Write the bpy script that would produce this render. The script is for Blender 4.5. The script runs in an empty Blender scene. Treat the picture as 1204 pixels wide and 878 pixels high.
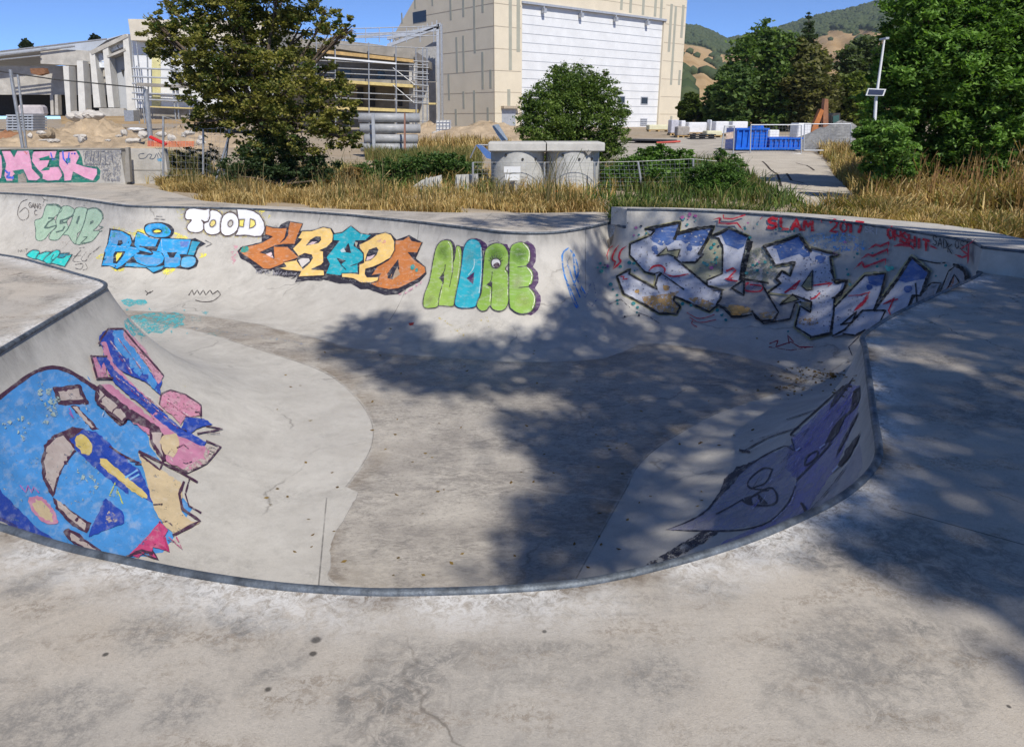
import bpy, math, random
import numpy as np
from mathutils import Vector, Matrix
from mathutils.geometry import delaunay_2d_cdt
from mathutils.bvhtree import BVHTree
random.seed(7); rng = np.random.default_rng(7)
R = math.radians
scn = bpy.context.scene
col = scn.collection
# ------------------------------------------------------------ camera model
W0, H0, F0, PITCH, CH = 1204., 878., 869., R(19.0), 1.65
CX, CY = W0/2, H0/2
cp, sp = math.cos(PITCH), math.sin(PITCH)
def ray(px, py):
    u = (px-CX)/F0; v = (py-CY)/F0
    return Vector((u, cp - v*sp, -(sp + v*cp)))
def G(px, py, z=0.0):
    d = ray(px, py); t = (z-CH)/d.z
    return Vector((d.x*t, d.y*t, z))
def P(px, py, Y):
    d = ray(px, py); t = Y/d.y
    return Vector((d.x*t, Y, CH + d.z*t))
def ss(a, b, x):
    t = np.clip((x-a)/(b-a), 0, 1); return t*t*(3-2*t)
def gz(x, y):   # level of the land behind the skate park
    return -0.05 + 0.75*ss(15, 70, y)
def GG(px, py):
    z = 0.
    for _ in range(30):
        p = G(px, py, z); z = 0.5*z + 0.5*float(gz(p.x, p.y))
    return Vector((p.x, p.y, float(gz(p.x, p.y))))
def pxm(Y):  # metres per photo pixel at forward distance Y
    return Y*cp/F0*1.06
cam = bpy.data.cameras.new('camera'); camo = bpy.data.objects.new('camera', cam); col.objects.link(camo)
cam.sensor_width = 36; cam.lens = 36*F0/W0; cam.clip_end = 6000; cam.clip_start = .05
camo.location = (0, 0, CH); camo.rotation_euler = (R(90)-PITCH, 0, 0)
scn.camera = camo
# ------------------------------------------------------------ light
SUN_AZ, SUN_EL = R(157), R(46)
SUN = Vector((math.sin(SUN_AZ)*math.cos(SUN_EL), math.cos(SUN_AZ)*math.cos(SUN_EL), math.sin(SUN_EL)))
w = bpy.data.worlds.new("World"); scn.world = w; w.use_nodes = True
nt = w.node_tree; nt.nodes.clear()
sky = nt.nodes.new('ShaderNodeTexSky'); sky.sky_type = 'NISHITA'; sky.sun_disc = False
sky.sun_elevation = SUN_EL; sky.sun_rotation = SUN_AZ; sky.air_density = .46; sky.dust_density = 0.0; sky.ozone_density = 9.0; sky.altitude = 1500
bg = nt.nodes.new('ShaderNodeBackground'); bg.inputs[1].default_value = 0.15
wo = nt.nodes.new('ShaderNodeOutputWorld')
nt.links.new(sky.outputs[0], bg.inputs[0]); nt.links.new(bg.outputs[0], wo.inputs[0])
sl = bpy.data.lights.new('sun', 'SUN'); sl.energy = 4.2; sl.angle = R(0.9); sl.color = (1, .94, .84)
so = bpy.data.objects.new('sun', sl); col.objects.link(so)
so.rotation_euler = SUN.to_track_quat('Z', 'Y').to_euler()
scn.view_settings.view_transform = 'Standard'; scn.view_settings.look = 'None'
scn.view_settings.exposure = 0.28; scn.view_settings.gamma = 1
scn.render.engine = 'CYCLES'
scn.cycles.max_bounces = 6; scn.cycles.diffuse_bounces = 3; scn.cycles.transparent_max_bounces = 24
# ------------------------------------------------------------ materials
def srgb(r, g, b):
    f = lambda c: ((c/255)/12.92 if c/255 <= .04045 else ((c/255+.055)/1.055)**2.4)
    return (f(r), f(g), f(b), 1)
class N:
    def __init__(s, name):
        s.m = bpy.data.materials.new(name); s.m.use_nodes = True
        s.t = s.m.node_tree; s.t.nodes.clear()
        s.out = s.t.nodes.new('ShaderNodeOutputMaterial')
        s.b = s.t.nodes.new('ShaderNodeBsdfPrincipled'); s.t.links.new(s.b.outputs[0], s.out.inputs[0])
        tc = s.t.nodes.new('ShaderNodeNewGeometry'); s.pos = tc.outputs['Position']; s.nrm = tc.outputs['Normal']
    def put(s, inp, v):
        if isinstance(v, bpy.types.NodeSocket): s.t.links.new(v, inp)
        elif isinstance(v, (int, float)) and inp.type in ('RGBA',): inp.default_value = (v, v, v, 1)
        else: inp.default_value = v
    def noise(s, scale, detail=4, rough=.55, vec=None, dist=0, sc3=None):
        n = s.t.nodes.new('ShaderNodeTexNoise'); n.inputs['Scale'].default_value = scale
        n.inputs['Detail'].default_value = detail; n.inputs['Roughness'].default_value = rough; n.inputs['Distortion'].default_value = dist
        v = vec or s.pos
        if sc3:
            mp = s.t.nodes.new('ShaderNodeMapping'); s.t.links.new(v, mp.inputs[0]); mp.inputs['Scale'].default_value = sc3
            if len(sc3) > 3: pass
            v = mp.outputs[0]
        s.t.links.new(v, n.inputs['Vector']); return n.outputs['Fac']
    def voro(s, scale, feature='F1'):
        n = s.t.nodes.new('ShaderNodeTexVoronoi'); n.inputs['Scale'].default_value = scale; n.feature = feature
        s.t.links.new(s.pos, n.inputs['Vector']); return n.outputs['Distance']
    def ramp(s, f, a, b, lo=0., hi=1.):
        n = s.t.nodes.new('ShaderNodeMapRange'); n.clamp = True
        s.put(n.inputs[0], f); n.inputs[1].default_value = a; n.inputs[2].default_value = b
        n.inputs[3].default_value = lo; n.inputs[4].default_value = hi; return n.outputs[0]
    def mix(s, f, a, b, mode='MIX'):
        n = s.t.nodes.new('ShaderNodeMix'); n.data_type = 'RGBA'; n.blend_type = mode
        s.put(n.inputs[0], f); s.put(n.inputs[6], a); s.put(n.inputs[7], b); return n.outputs[2]
    def math(s, op, a, b=0., c=0.):
        n = s.t.nodes.new('ShaderNodeMath'); n.operation = op
        s.put(n.inputs[0], a); s.put(n.inputs[1], b)
        if op in ('MULTIPLY_ADD',): s.put(n.inputs[2], c)
        return n.outputs[0]
    def attr(s, name, fac=False):
        n = s.t.nodes.new('ShaderNodeAttribute'); n.attribute_name = name; return n.outputs['Fac' if fac else 'Color']
    def sep(s, v):
        n = s.t.nodes.new('ShaderNodeSeparateXYZ'); s.t.links.new(v, n.inputs[0]); return n.outputs
    def bump(s, h, strength=.3, dist=.01):
        n = s.t.nodes.new('ShaderNodeBump'); n.inputs['Strength'].default_value = strength; n.inputs['Distance'].default_value = dist
        s.t.links.new(h, n.inputs['Height']); s.t.links.new(n.outputs[0], s.b.inputs['Normal'])
    def fin(s, c, rough=.8, metal=0., spec=.3):
        s.put(s.b.inputs['Base Color'], c); s.put(s.b.inputs['Roughness'], rough); s.b.inputs['Metallic'].default_value = metal
        s.b.inputs['Specular IOR Level'].default_value = spec
        return s.m
def c4(c): return tuple(c)+(1,) if len(c) == 3 else tuple(c)
def simple(name, c, rough=.7, metal=0., ns=6., var=.25, bump=0., spec=.3, sc3=None):
    n = N(name); c = c4(c)
    f = n.noise(ns, 5, .6, sc3=sc3)
    f2 = n.noise(ns*7, 3, .6)
    a = tuple(x*(1-var) for x in c[:3])+(1,); b = tuple(min(1, x*(1+var)) for x in c[:3])+(1,)
    k = n.mix(n.ramp(f, .3, .7), a, b)
    k = n.mix(n.ramp(f2, .35, .7, 0, .35), k, tuple(x*(1-var*1.2) for x in c[:3])+(1,))
    if bump: n.bump(f2, bump, .02)
    return n.fin(k, rough, metal, spec)
def line_mask(n, segs, wd):
    xyz = n.sep(n.pos); acc = None
    for (x0, y0, x1, y1) in segs:
        L = math.hypot(x1-x0, y1-y0); nx, ny = -(y1-y0)/L, (x1-x0)/L; tx, ty = (x1-x0)/L, (y1-y0)/L
        d = n.math('ABSOLUTE', n.math('ADD', n.math('MULTIPLY_ADD', xyz[0], nx, -(x0*nx+y0*ny)), n.math('MULTIPLY', xyz[1], ny)))
        a = n.math('ADD', n.math('MULTIPLY_ADD', xyz[0], tx, -(x0*tx+y0*ty)), n.math('MULTIPLY', xyz[1], ty))
        m = n.math('MULTIPLY', n.math('LESS_THAN', d, wd), n.math('MULTIPLY', n.math('GREATER_THAN', a, 0.), n.math('LESS_THAN', a, L)))
        acc = m if acc is None else n.math('MAXIMUM', acc, m)
    return acc
# ------------------------------------------------------------ mesh helpers
def tag(o, label=None, cat=None, group=None, kind=None):
    if label: o['label'] = label
    if cat: o['category'] = cat
    if group: o['group'] = group
    if kind: o['kind'] = kind
    return o
def empty(name, loc=(0, 0, 0), rz=0, parent=None):
    o = bpy.data.objects.new(name, None); col.objects.link(o); o.location = loc; o.rotation_euler = (0, 0, rz); o.empty_display_size = .2
    if parent: o.parent = parent
    return o
def mesh_np(name, verts, faces, mat, parent=None, smooth=False, cols=None, attrs=None, wm=None):
    me = bpy.data.meshes.new(name)
    verts = np.asarray(verts, dtype=np.float32); me.vertices.add(len(verts)); me.vertices.foreach_set('co', verts.ravel())
    faces = np.asarray(faces, dtype=np.int32); k = faces.shape[1]
    me.loops.add(faces.size); me.loops.foreach_set('vertex_index', faces.ravel())
    me.polygons.add(len(faces)); me.polygons.foreach_set('loop_start', np.arange(0, faces.size, k, dtype=np.int32))
    me.polygons.foreach_set('loop_total', np.full(len(faces), k, dtype=np.int32))
    if smooth: me.polygons.foreach_set('use_smooth', np.ones(len(faces), dtype=bool))
    me.update(calc_edges=True); me.validate()
    if cols is not None:
        a = me.color_attributes.new('Col', 'FLOAT_COLOR', 'POINT'); cc = np.ones((len(verts), 4), dtype=np.float32); cc[:, :cols.shape[1]] = cols
        a.data.foreach_set('color', cc.ravel())
    for kx, v in (attrs or {}).items():
        a = me.attributes.new(kx, 'FLOAT', 'POINT'); a.data.foreach_set('value', np.asarray(v, dtype=np.float32))
    if mat: me.materials.append(mat)
    o = bpy.data.objects.new(name, me); col.objects.link(o)
    if parent: o.parent = parent; 
    if parent is not None: o.matrix_parent_inverse = Matrix.Identity(4)
    return o
class MB:
    """collects solids given in world space; build() links them as one mesh, local to its parent"""
    def __init__(s): s.v = []; s.f = []; s.sm = []
    def add(s, vs, fs, smooth=False):
        n = len(s.v); s.v += [tuple(v) for v in vs]; s.f += [tuple(i+n for i in f) for f in fs]; s.sm += [smooth]*len(fs); return s
    def box(s, c, size, rz=0, rx=0, ry=0, bev=0):
        m = Matrix.Translation(Vector(c)) @ Matrix.Rotation(rz, 4, 'Z') @ Matrix.Rotation(ry, 4, 'Y') @ Matrix.Rotation(rx, 4, 'X')
        x, y, z = [q/2 for q in size]
        if bev <= 0:
            vs = [m @ Vector((a*x, b*y, c_*z)) for a in (-1, 1) for b in (-1, 1) for c_ in (-1, 1)]
            return s.add(vs, [(0, 1, 3, 2), (4, 6, 7, 5), (0, 4, 5, 1), (2, 3, 7, 6), (0, 2, 6, 4), (1, 5, 7, 3)])
        import bmesh
        bm = bmesh.new(); bmesh.ops.create_cube(bm, size=1)
        for v in bm.verts: v.co = Vector((v.co.x*size[0], v.co.y*size[1], v.co.z*size[2]))
        bmesh.ops.bevel(bm, geom=bm.edges[:], offset=bev, segments=1, affect='EDGES')
        bm.verts.index_update()
        s.add([m @ v.co for v in bm.verts], [[v.index for v in f.verts] for f in bm.faces]); bm.free(); return s
    def cyl(s, a, b, r0, r1=None, n=10, cap=True):
        a = Vector(a); b = Vector(b); r1 = r0 if r1 is None else r1
        z = (b-a).normalized(); x = z.orthogonal().normalized(); y = z.cross(x)
        vs = [a+(x*math.cos(t)+y*math.sin(t))*r0 for t in [2*math.pi*i/n for i in range(n)]] + [b+(x*math.cos(t)+y*math.sin(t))*r1 for t in [2*math.pi*i/n for i in range(n)]]
        s.add(vs, [(i, (i+1) % n, n+(i+1) % n, n+i) for i in range(n)], n > 4)
        if cap: s.add(vs[:n], [tuple(range(n))[::-1]]); s.add(vs[n:], [tuple(range(n))])
        return s
    def tube(s, pts, rad, n=8, closed=False, up=None):
        pts = [Vector(p) for p in pts]; m = len(pts); rings = []
        rr = rad if hasattr(rad, '__len__') else [rad]*m
        prevx = None
        for i, p in enumerate(pts):
            t = (pts[(i+1) % m]-pts[i-1]) if closed else (pts[min(i+1, m-1)]-pts[max(i-1, 0)])
            t.normalize()
            x = Vector((0, 0, 1)).cross(t) if prevx is None else (prevx - t*prevx.dot(t))
            if x.length < 1e-4: x = t.orthogonal()
            x.normalize(); prevx = x; y = t.cross(x)
            rings += [p+(x*math.cos(a)+y*math.sin(a))*rr[i] for a in [2*math.pi*k/n for k in range(n)]]
        fs = []
        for i in range(m if closed else m-1):
            j = (i+1) % m
            fs += [(i*n+k, i*n+(k+1) % n, j*n+(k+1) % n, j*n+k) for k in range(n)]
        s.add(rings, fs, True)
        if not closed: s.add(rings[:n], [tuple(range(n))[::-1]]); s.add(rings[-n:], [tuple(range(n))])
        return s
    def lathe(s, c, prof, n=24):
        c = Vector(c); vs = []
        for r, z in prof: vs += [c+Vector((r*math.cos(2*math.pi*k/n), r*math.sin(2*math.pi*k/n), z)) for k in range(n)]
        fs = [(i*n+k, i*n+(k+1) % n, (i+1)*n+(k+1) % n, (i+1)*n+k) for i in range(len(prof)-1) for k in range(n)]
        return s.add(vs, fs, False)
    def prism(s, poly, off):
        """poly: planar list of 3D points, extruded by vector off"""
        poly = [Vector(p) for p in poly]; off = Vector(off); n = len(poly)
        vs = poly+[p+off for p in poly]
        return s.add(vs, [tuple(range(n))[::-1], tuple(range(n, 2*n))]+[(i, (i+1) % n, n+(i+1) % n, n+i) for i in range(n)])
    def pslab(s, pts, Y, th):
        """outline seen at photo points, standing at distance Y with real thickness th"""
        return s.prism([P(x, y, Y) for x, y in pts], (0, th, 0))
    def build(s, name, mat, parent=None, cols=None):
        me = bpy.data.meshes.new(name)
        off = Vector((0, 0, 0)); p = parent
        if parent is not None:
            M = parent.matrix_basis; 
            if parent.parent is not None: M = parent.parent.matrix_basis @ M
            Mi = M.inverted(); vs = [Mi @ Vector(v) for v in s.v]
        else:
            a = np.array(s.v); off = Vector(((a[:, 0].min()+a[:, 0].max())/2, (a[:, 1].min()+a[:, 1].max())/2, a[:, 2].min())); vs = [Vector(v)-off for v in s.v]
        me.from_pydata([tuple(v) for v in vs], [], s.f); me.update()
        import bmesh
        bm = bmesh.new(); bm.from_mesh(me); bmesh.ops.recalc_face_normals(bm, faces=bm.faces); bm.to_mesh(me); bm.free()
        me.polygons.foreach_set('use_smooth', s.sm)
        me.materials.append(mat)
        o = bpy.data.objects.new(name, me); col.objects.link(o)
        if parent is not None: o.parent = parent
        else: o.location = off
        return o
def copy_tree(o, loc=None, rz=None, label=None, parent=None):
    c = o.copy(); col.objects.link(c); c.parent = parent
    if loc is not None: c.location = loc
    if rz is not None: c.rotation_euler = (0, 0, rz)
    if label: c['label'] = label
    for ch in list(o.children): copy_tree(ch, parent=c)
    return c
def catmull(pts, k=6, closed=True):
    pts = [np.array(p, float) for p in pts]; n = len(pts); out = []
    for i in range(n if closed else n-1):
        p0 = pts[i-1] if closed or i > 0 else pts[0]; p1 = pts[i]; p2 = pts[(i+1) % n]; p3 = pts[(i+2) % n] if closed or i+2 < n else pts[n-1]
        for j in range(k):
            t = j/k; out.append(.5*((2*p1)+(-p0+p2)*t+(2*p0-5*p1+4*p2-p3)*t*t+(-p0+3*p1-3*p2+p3)*t**3))
    if not closed: out.append(pts[-1])
    return np.array(out)
def resample(pts, step, closed=True):
    pts = np.array(pts); q = np.vstack([pts, pts[:1]]) if closed else pts
    d = np.hypot(*np.diff(q, axis=0).T[:2]); s = np.concatenate([[0], np.cumsum(d)]); n = max(3, int(s[-1]/step))
    t = np.linspace(0, s[-1], n, endpoint=not closed)
    return np.stack([np.interp(t, s, q[:, i]) for i in range(q.shape[1])], 1)
def inside(pts, poly):
    pts = np.asarray(pts); poly = np.asarray(poly); c = np.zeros(len(pts), bool); x, y = pts[:, 0], pts[:, 1]
    x0, y0 = poly[:, 0], poly[:, 1]; x1, y1 = np.roll(x0, -1), np.roll(y0, -1)
    for i in range(len(poly)):
        m = (y0[i] > y) != (y1[i] > y)
        if m.any(): c[m] ^= x[m] < (x1[i]-x0[i])*(y[m]-y0[i])/(y1[i]-y0[i])+x0[i]
    return c
def sdist(pts, poly, closed=True):
    pts = np.asarray(pts, float); a = np.asarray(poly, float); b = np.roll(a, -1, 0)
    if not closed: a, b = a[:-1], b[:-1]
    out = np.full(len(pts), 1e9)
    ab = b-a; L = (ab**2).sum(1)+1e-12
    for i0 in range(0, len(pts), 4000):
        p = pts[i0:i0+4000, None, :]
        t = np.clip(((p-a)*ab).sum(2)/L, 0, 1); d = p-(a+t[..., None]*ab)
        out[i0:i0+4000] = np.sqrt((d**2).sum(2)).min(1)
    return out
def cdt(points, loops):
    """triangulate points with closed constraint loops (index lists)"""
    edges = [(l[i], l[(i+1) % len(l)]) for l in loops for i in range(len(l))]
    v, e, f, *_ = delaunay_2d_cdt([Vector((float(p[0]), float(p[1]))) for p in points], edges, [], 0, 1e-6, False)
    return np.array([(q.x, q.y) for q in v]), np.array([t for t in f if len(t) == 3], dtype=int)
# ============================================================ THE BOWL
D = 1.5; RISE = .28
def g2(l, z=0.): return [tuple(G(x, y, z)[:2]) for x, y in l]
front = g2([(10, 623), (75, 643), (150, 660), (230, 676), (320, 689), (400, 695), (470, 697), (600, 693), (700, 683), (800, 660), (880, 635), (940, 610), (985, 587), (1016, 563), (1032, 540)])
right = g2([(1033, 520), (1028, 490), (1022, 445), (1017, 408)])
hipR = g2([(1014, 397), (1026, 386)])
rfar = g2([(1060, 366), (1110, 343), (1143, 328)])
slam = g2([(1155, 291), (1140, 284), (1100, 277), (1050, 269), (1000, 262), (930, 255), (860, 250), (790, 247), (736, 246)], RISE)
far = g2([(718, 262), (690, 268), (650, 273.5), (600, 273.5), (560, 269), (500, 262), (450, 257), (400, 252), (300, 246), (200, 243.5), (150, 242), (100, 235), (60, 230.5), (0, 227)])
pocket = [(-14.2, 18.2), (-16.0, 16.8), (-16.2, 14.6), (-14.6, 13.0), (-11.5, 11.6), (-9.0, 10.6)]
lfar = g2([(0, 300), (50, 311), (95, 324)])
hipL = g2([(119, 331), (124, 336), (114, 344)])
left = g2([(60, 376), (0, 412)])
corner = [(-3.72, 4.5), (-3.5, 3.85), (-3.1, 3.3), (-2.6, 2.95)]
far_end = g2([(1153, 321)])
outl = catmull(front+right+hipR+rfar+[tuple(np.array(far_end[0])), tuple(slam[0])]+slam[1:]+far+pocket+lfar+hipL+left+corner, 8)
outl = resample(outl, .07)
# reverse to make the inward normal computable: check orientation
area = .5*np.sum(outl[:, 0]*np.roll(outl[:, 1], -1)-np.roll(outl[:, 0], -1)*outl[:, 1])
if area < 0: outl = outl[::-1]
tg = np.roll(outl, -1, 0)-np.roll(outl, 1, 0); tg /= np.linalg.norm(tg, axis=1)[:, None]
inn = np.stack([-tg[:, 1], tg[:, 0]], 1)   # ccw -> inward is left
def Lxy(x, y):
    L = 1.75+.3*ss(0, 1, (-x-.5)/2.0)
    return L-.24*ss(0, 1, (x-1.2)/.8)*ss(0, 1, (y-7.6)/1.2)
def Lvis(x, y):   # foot of the smooth pour, a little beyond the end of the curve on the left
    L = Lxy(x, y)+.28*ss(0, 1, (-x-.5)/2.0)
    return L+.65*np.exp(-(((x+1.6)/1.3)**2+((y-7.0)/1.4)**2))+1.2*ss(0, 1, (-1.38-x)/.14)*(y < 5.9)*(x > -6)
def Hxy(p, d):
    L = Lxy(p[:, 0], p[:, 1]); Rr = (L*L+D*D)/(2*D); q = np.clip(L-d, 0, None)
    return np.where(d >= L, -D, -D+Rr-np.sqrt(np.clip(Rr*Rr-q*q, 0, None))), d/Lvis(p[:, 0], p[:, 1])
ring_d = [.0025, .008, .018, .034, .056, .085, .12, .165, .22, .285, .36, .45, .55, .66, .78, .9, 1.03, 1.17, 1.31, 1.45, 1.6, 1.75, 1.9, 2.05, 2.2, 2.4, 2.6, 2.8]
pts = [outl]
for k, dd in enumerate(ring_d):
    st = 1 if dd < .6 else 2
    p = (outl+inn*dd)[::st]
    if k > 2:
        p = p+0
    ok = inside(p, outl); p = p[ok]; d = sdist(p, outl); p = p[d > dd*.985-.0005]
    pts.append(p)
# fan points around the two hips
for cx_, cy_ in (hipR[0], hipL[1]):
    pass
gx, gy = np.meshgrid(np.arange(-17, 6, .16), np.arange(2, 19, .16)); gp = np.stack([gx.ravel(), gy.ravel()], 1)
gp += rng.uniform(-.02, .02, gp.shape); gp = gp[inside(gp, outl)]; gd = sdist(gp, outl); pts.append(gp[gd > 1.05])
allp = np.vstack(pts)
# fill where fans open (sparse rings): extra grid between .15 and 1.05 only far from existing points
V2, T = cdt(allp, [list(range(len(outl)))])
T = T[inside(V2[T].mean(1), outl)]
d = sdist(V2, outl); ins = inside(V2, outl)
d[d < 1e-4] = 0
z, dl = Hxy(V2, d); z[d == 0] = 0
V3 = np.column_stack([V2, z])
bowl = empty('skate_bowl', (0, 6, -D)); tag(bowl, 'pale concrete skate bowl sunk into the deck, its curved walls covered in graffiti', 'skate bowl')
def loc(v, par=bowl): return np.asarray(v)-np.array(par.location)
# ---- concrete
def spots(n, l, wob=.35):
    """rounded stains of irregular outline at chosen places: l = [(x, y, r)]"""
    acc = None; w_ = n.ramp(n.noise(7, 5, .7), .3, .7, -wob, wob)
    for (x, y, r_) in l:
        d = n.t.nodes.new('ShaderNodeVectorMath'); d.operation = 'DISTANCE'; cmb = n.t.nodes.new('ShaderNodeCombineXYZ'); xyz = n.sep(n.pos); n.put(cmb.inputs[0], xyz[0]); n.put(cmb.inputs[1], xyz[1])
        n.t.links.new(cmb.outputs[0], d.inputs[0]); d.inputs[1].default_value = (x, y, 0)
        m = n.ramp(n.math('ADD', n.math('DIVIDE', d.outputs['Value'], r_), w_), .55, 1.05, 1, 0); acc = m if acc is None else n.math('MAXIMUM', acc, m)
    return acc
def crack(n, scale, lo, hi, wd):
    mp = n.t.nodes.new('ShaderNodeVectorMath'); mp.operation = 'ADD'; nz = n.t.nodes.new('ShaderNodeTexNoise'); nz.inputs['Scale'].default_value = 2.2; nz.inputs['Detail'].default_value = 6; n.t.links.new(n.pos, nz.inputs['Vector'])
    n.t.links.new(n.pos, mp.inputs[0]); sc = n.t.nodes.new('ShaderNodeVectorMath'); sc.operation = 'SCALE'; n.t.links.new(nz.outputs['Color'], sc.inputs[0]); sc.inputs['Scale'].default_value = .55; n.t.links.new(sc.outputs[0], mp.inputs[1])
    v = n.t.nodes.new('ShaderNodeTexVoronoi'); v.feature = 'DISTANCE_TO_EDGE'; v.inputs['Scale'].default_value = scale; n.t.links.new(mp.outputs[0], v.inputs['Vector'])
    return n.math('MULTIPLY', n.ramp(v.outputs['Distance'], 0, wd, 1, 0), n.ramp(n.noise(.8, 3), lo, hi))
def concrete_nodes(n, kind):
    big = n.noise(.7, 5, .6, dist=.6); mid = n.noise(2.6, 6, .65, dist=.5); fine = n.noise(26, 5, .7); grit = n.noise(150, 3, .75)
    scr = n.noise(15, 9, .82, dist=.8); scr2 = n.noise(34, 8, .8, dist=.5)
    if kind == 'deck':
        c = n.mix(n.ramp(big, .38, .62), (.485, .43, .36, 1), (.405, .375, .335, 1))
        c = n.mix(n.ramp(mid, .38, .64, 0, .55), c, (.54, .495, .43, 1))
        m1 = n.ramp(n.noise(1.15, 6, .62, dist=1.0), .47, .62)
        c = n.mix(n.math('MULTIPLY', m1, n.ramp(scr, .42, .56, .10, .95)), c, (.20, .19, .175, 1))
        m2 = n.ramp(n.noise(2.1, 5, .6, sc3=(1.2, 2.6, 1)), .50, .64)
        c = n.mix(n.math('MULTIPLY', m2, n.ramp(scr2, .47, .57, .0, .7)), c, (.21, .165, .12, 1))
        c = n.mix(n.ramp(n.noise(5.5, 8, .75, dist=1.5), .58, .70, 0, .35), c, (.30, .28, .26, 1))
        c = n.mix(n.ramp(scr2, .58, .68, 0, .5), c, (.62, .57, .50, 1))
    else:
        c = n.mix(n.ramp(mid, .3, .7), (.43, .41, .375, 1), (.55, .53, .49, 1))
        c = n.mix(n.ramp(big, .45, .7, 0, .45), c, (.37, .35, .325, 1))
        c = n.mix(n.ramp(n.noise(3.0, 6, .7, sc3=(3, 3, .5)), .52, .75, 0, .4), c, (.3, .29, .27, 1))
        m1 = n.ramp(n.noise(1.3, 6, .62, dist=1.0), .50, .64)
        c = n.mix(n.math('MULTIPLY', m1, n.ramp(scr, .44, .62, .05, .5)), c, (.26, .245, .225, 1))
        c = n.mix(n.ramp(scr2, .62, .70, 0, .3), c, (.25, .235, .21, 1))
    sand = n.noise(60, 8, .92)
    c = n.mix(n.ramp(sand, .52, .66, 0, .6 if kind == 'deck' else .35), c, (.20, .185, .16, 1))
    c = n.mix(n.ramp(sand, .46, .34, 0, .45 if kind == 'deck' else .2), c, (.70, .64, .55, 1))
    c = n.mix(n.ramp(grit, .56, .78, 0, .45), c, (.17, .155, .135, 1))
    c = n.mix(n.ramp(grit, .40, .26, 0, .35), c, (.66, .62, .56, 1))
    return c, fine, grit
def mat_bowl():
    n = N('bowl_concrete'); c, fine, grit = concrete_nodes(n, 'wall')
    dl_ = n.attr('dl', True)
    mid = n.noise(.95, 7, .66, sc3=(1.0, 1.5, 1.0), dist=1.0); st = n.noise(11, 9, .82, sc3=(.8, 1.7, 1.0), dist=.7); st2 = n.noise(30, 8, .82, sc3=(.9, 1.4, 1), dist=.4)
    fl = n.mix(n.ramp(mid, .36, .62), (.35, .32, .285, 1), (.48, .445, .395, 1))
    fl = n.mix(n.math('MULTIPLY', n.ramp(n.noise(1.7, 6, .65, dist=.8), .40, .56, .25, 1), n.ramp(st, .42, .58, 0, .8)), fl, (.20, .185, .17, 1))
    fl = n.mix(n.ramp(st2, .52, .62, 0, .55), fl, (.14, .125, .11, 1))
    fl = n.mix(n.math('MULTIPLY', n.ramp(n.noise(2.3, 5, .6), .52, .64), n.ramp(st2, .36, .50, .7, 0)), fl, (.56, .52, .46, 1))
    fl = n.mix(n.ramp(n.noise(.8, 5, .6, dist=.5), .54, .66, 0, .5), fl, (.50, .46, .40, 1))
    edge = n.math('MULTIPLY', n.ramp(dl_, 1.0, 1.02), n.ramp(dl_, 1.2, 1.0))
    wob = n.noise(1.6, 5, .6)
    fl = n.mix(n.math('MULTIPLY', n.math('MULTIPLY', edge, n.ramp(wob, .42, .62, 0, .9)), n.ramp(st, .35, .6, .3, 1)), fl, (.17, .13, .09, 1))
    fl = n.mix(n.ramp(grit, .55, .75, 0, .3), fl, (.14, .13, .12, 1))
    isfl = n.ramp(n.math('ADD', dl_, n.ramp(n.noise(7, 6, .7), .3, .7, -.012, .012)), .992, 1.010)
    # patches of the smooth pour carry the floor's dirt as well
    soft = n.math('MULTIPLY', n.ramp(dl_, .80, 1.0), n.ramp(n.noise(2.2, 6, .7), .48, .66, 0, .55))
    isfl = n.math('MAXIMUM', isfl, soft)
    c = n.mix(isfl, c, fl)
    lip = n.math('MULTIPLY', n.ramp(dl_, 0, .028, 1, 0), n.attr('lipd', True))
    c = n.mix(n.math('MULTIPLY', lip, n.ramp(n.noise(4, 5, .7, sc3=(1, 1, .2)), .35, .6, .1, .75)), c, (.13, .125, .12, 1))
    jl = n.math('MULTIPLY', n.math('GREATER_THAN', dl_, .996), n.math('LESS_THAN', dl_, 1.003))
    c = n.mix(n.math('MULTIPLY', jl, n.ramp(n.noise(3, 4), .35, .6, .1, .6)), c, (.1, .09, .08, 1))
    segs = [(-1.95, 11.3, -1.35, 13.4), (1.15, 11.3, 1.2, 12.6)]
    A = G(384, 585, -D); B = G(374, 695, -D); segs.append((A.x, A.y, B.x, B.y))
    c = n.mix(n.math('MULTIPLY', line_mask(n, segs, .006), n.ramp(n.noise(6, 4), .35, .6, .25, .7)), c, (.09, .085, .08, 1))
    sg = []
    for a_, b_ in (((455, 530), (640, 578)), ((640, 578), (745, 590)), ((470, 620), (560, 598))):
        A = G(a_[0], a_[1], -D); B = G(b_[0], b_[1], -D); sg.append((A.x, A.y, B.x, B.y))
    c = n.mix(n.math('MULTIPLY', line_mask(n, sg, .014), n.ramp(n.noise(5, 6, .7), .40, .6, .0, .4)), c, (.55, .51, .45, 1))
    c = n.mix(n.math('MULTIPLY', crack(n, .32, .5, .58, .006), .5), c, (.1, .09, .08, 1))
    hgt = n.mix(isfl, n.math('MULTIPLY', fine, .35), n.math('ADD', fine, n.math('MULTIPLY', st, 2.0)))
    n.bump(hgt, .3, .012)
    return n.fin(c, n.ramp(mid, .3, .7, .55, .8), 0, .35)
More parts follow.
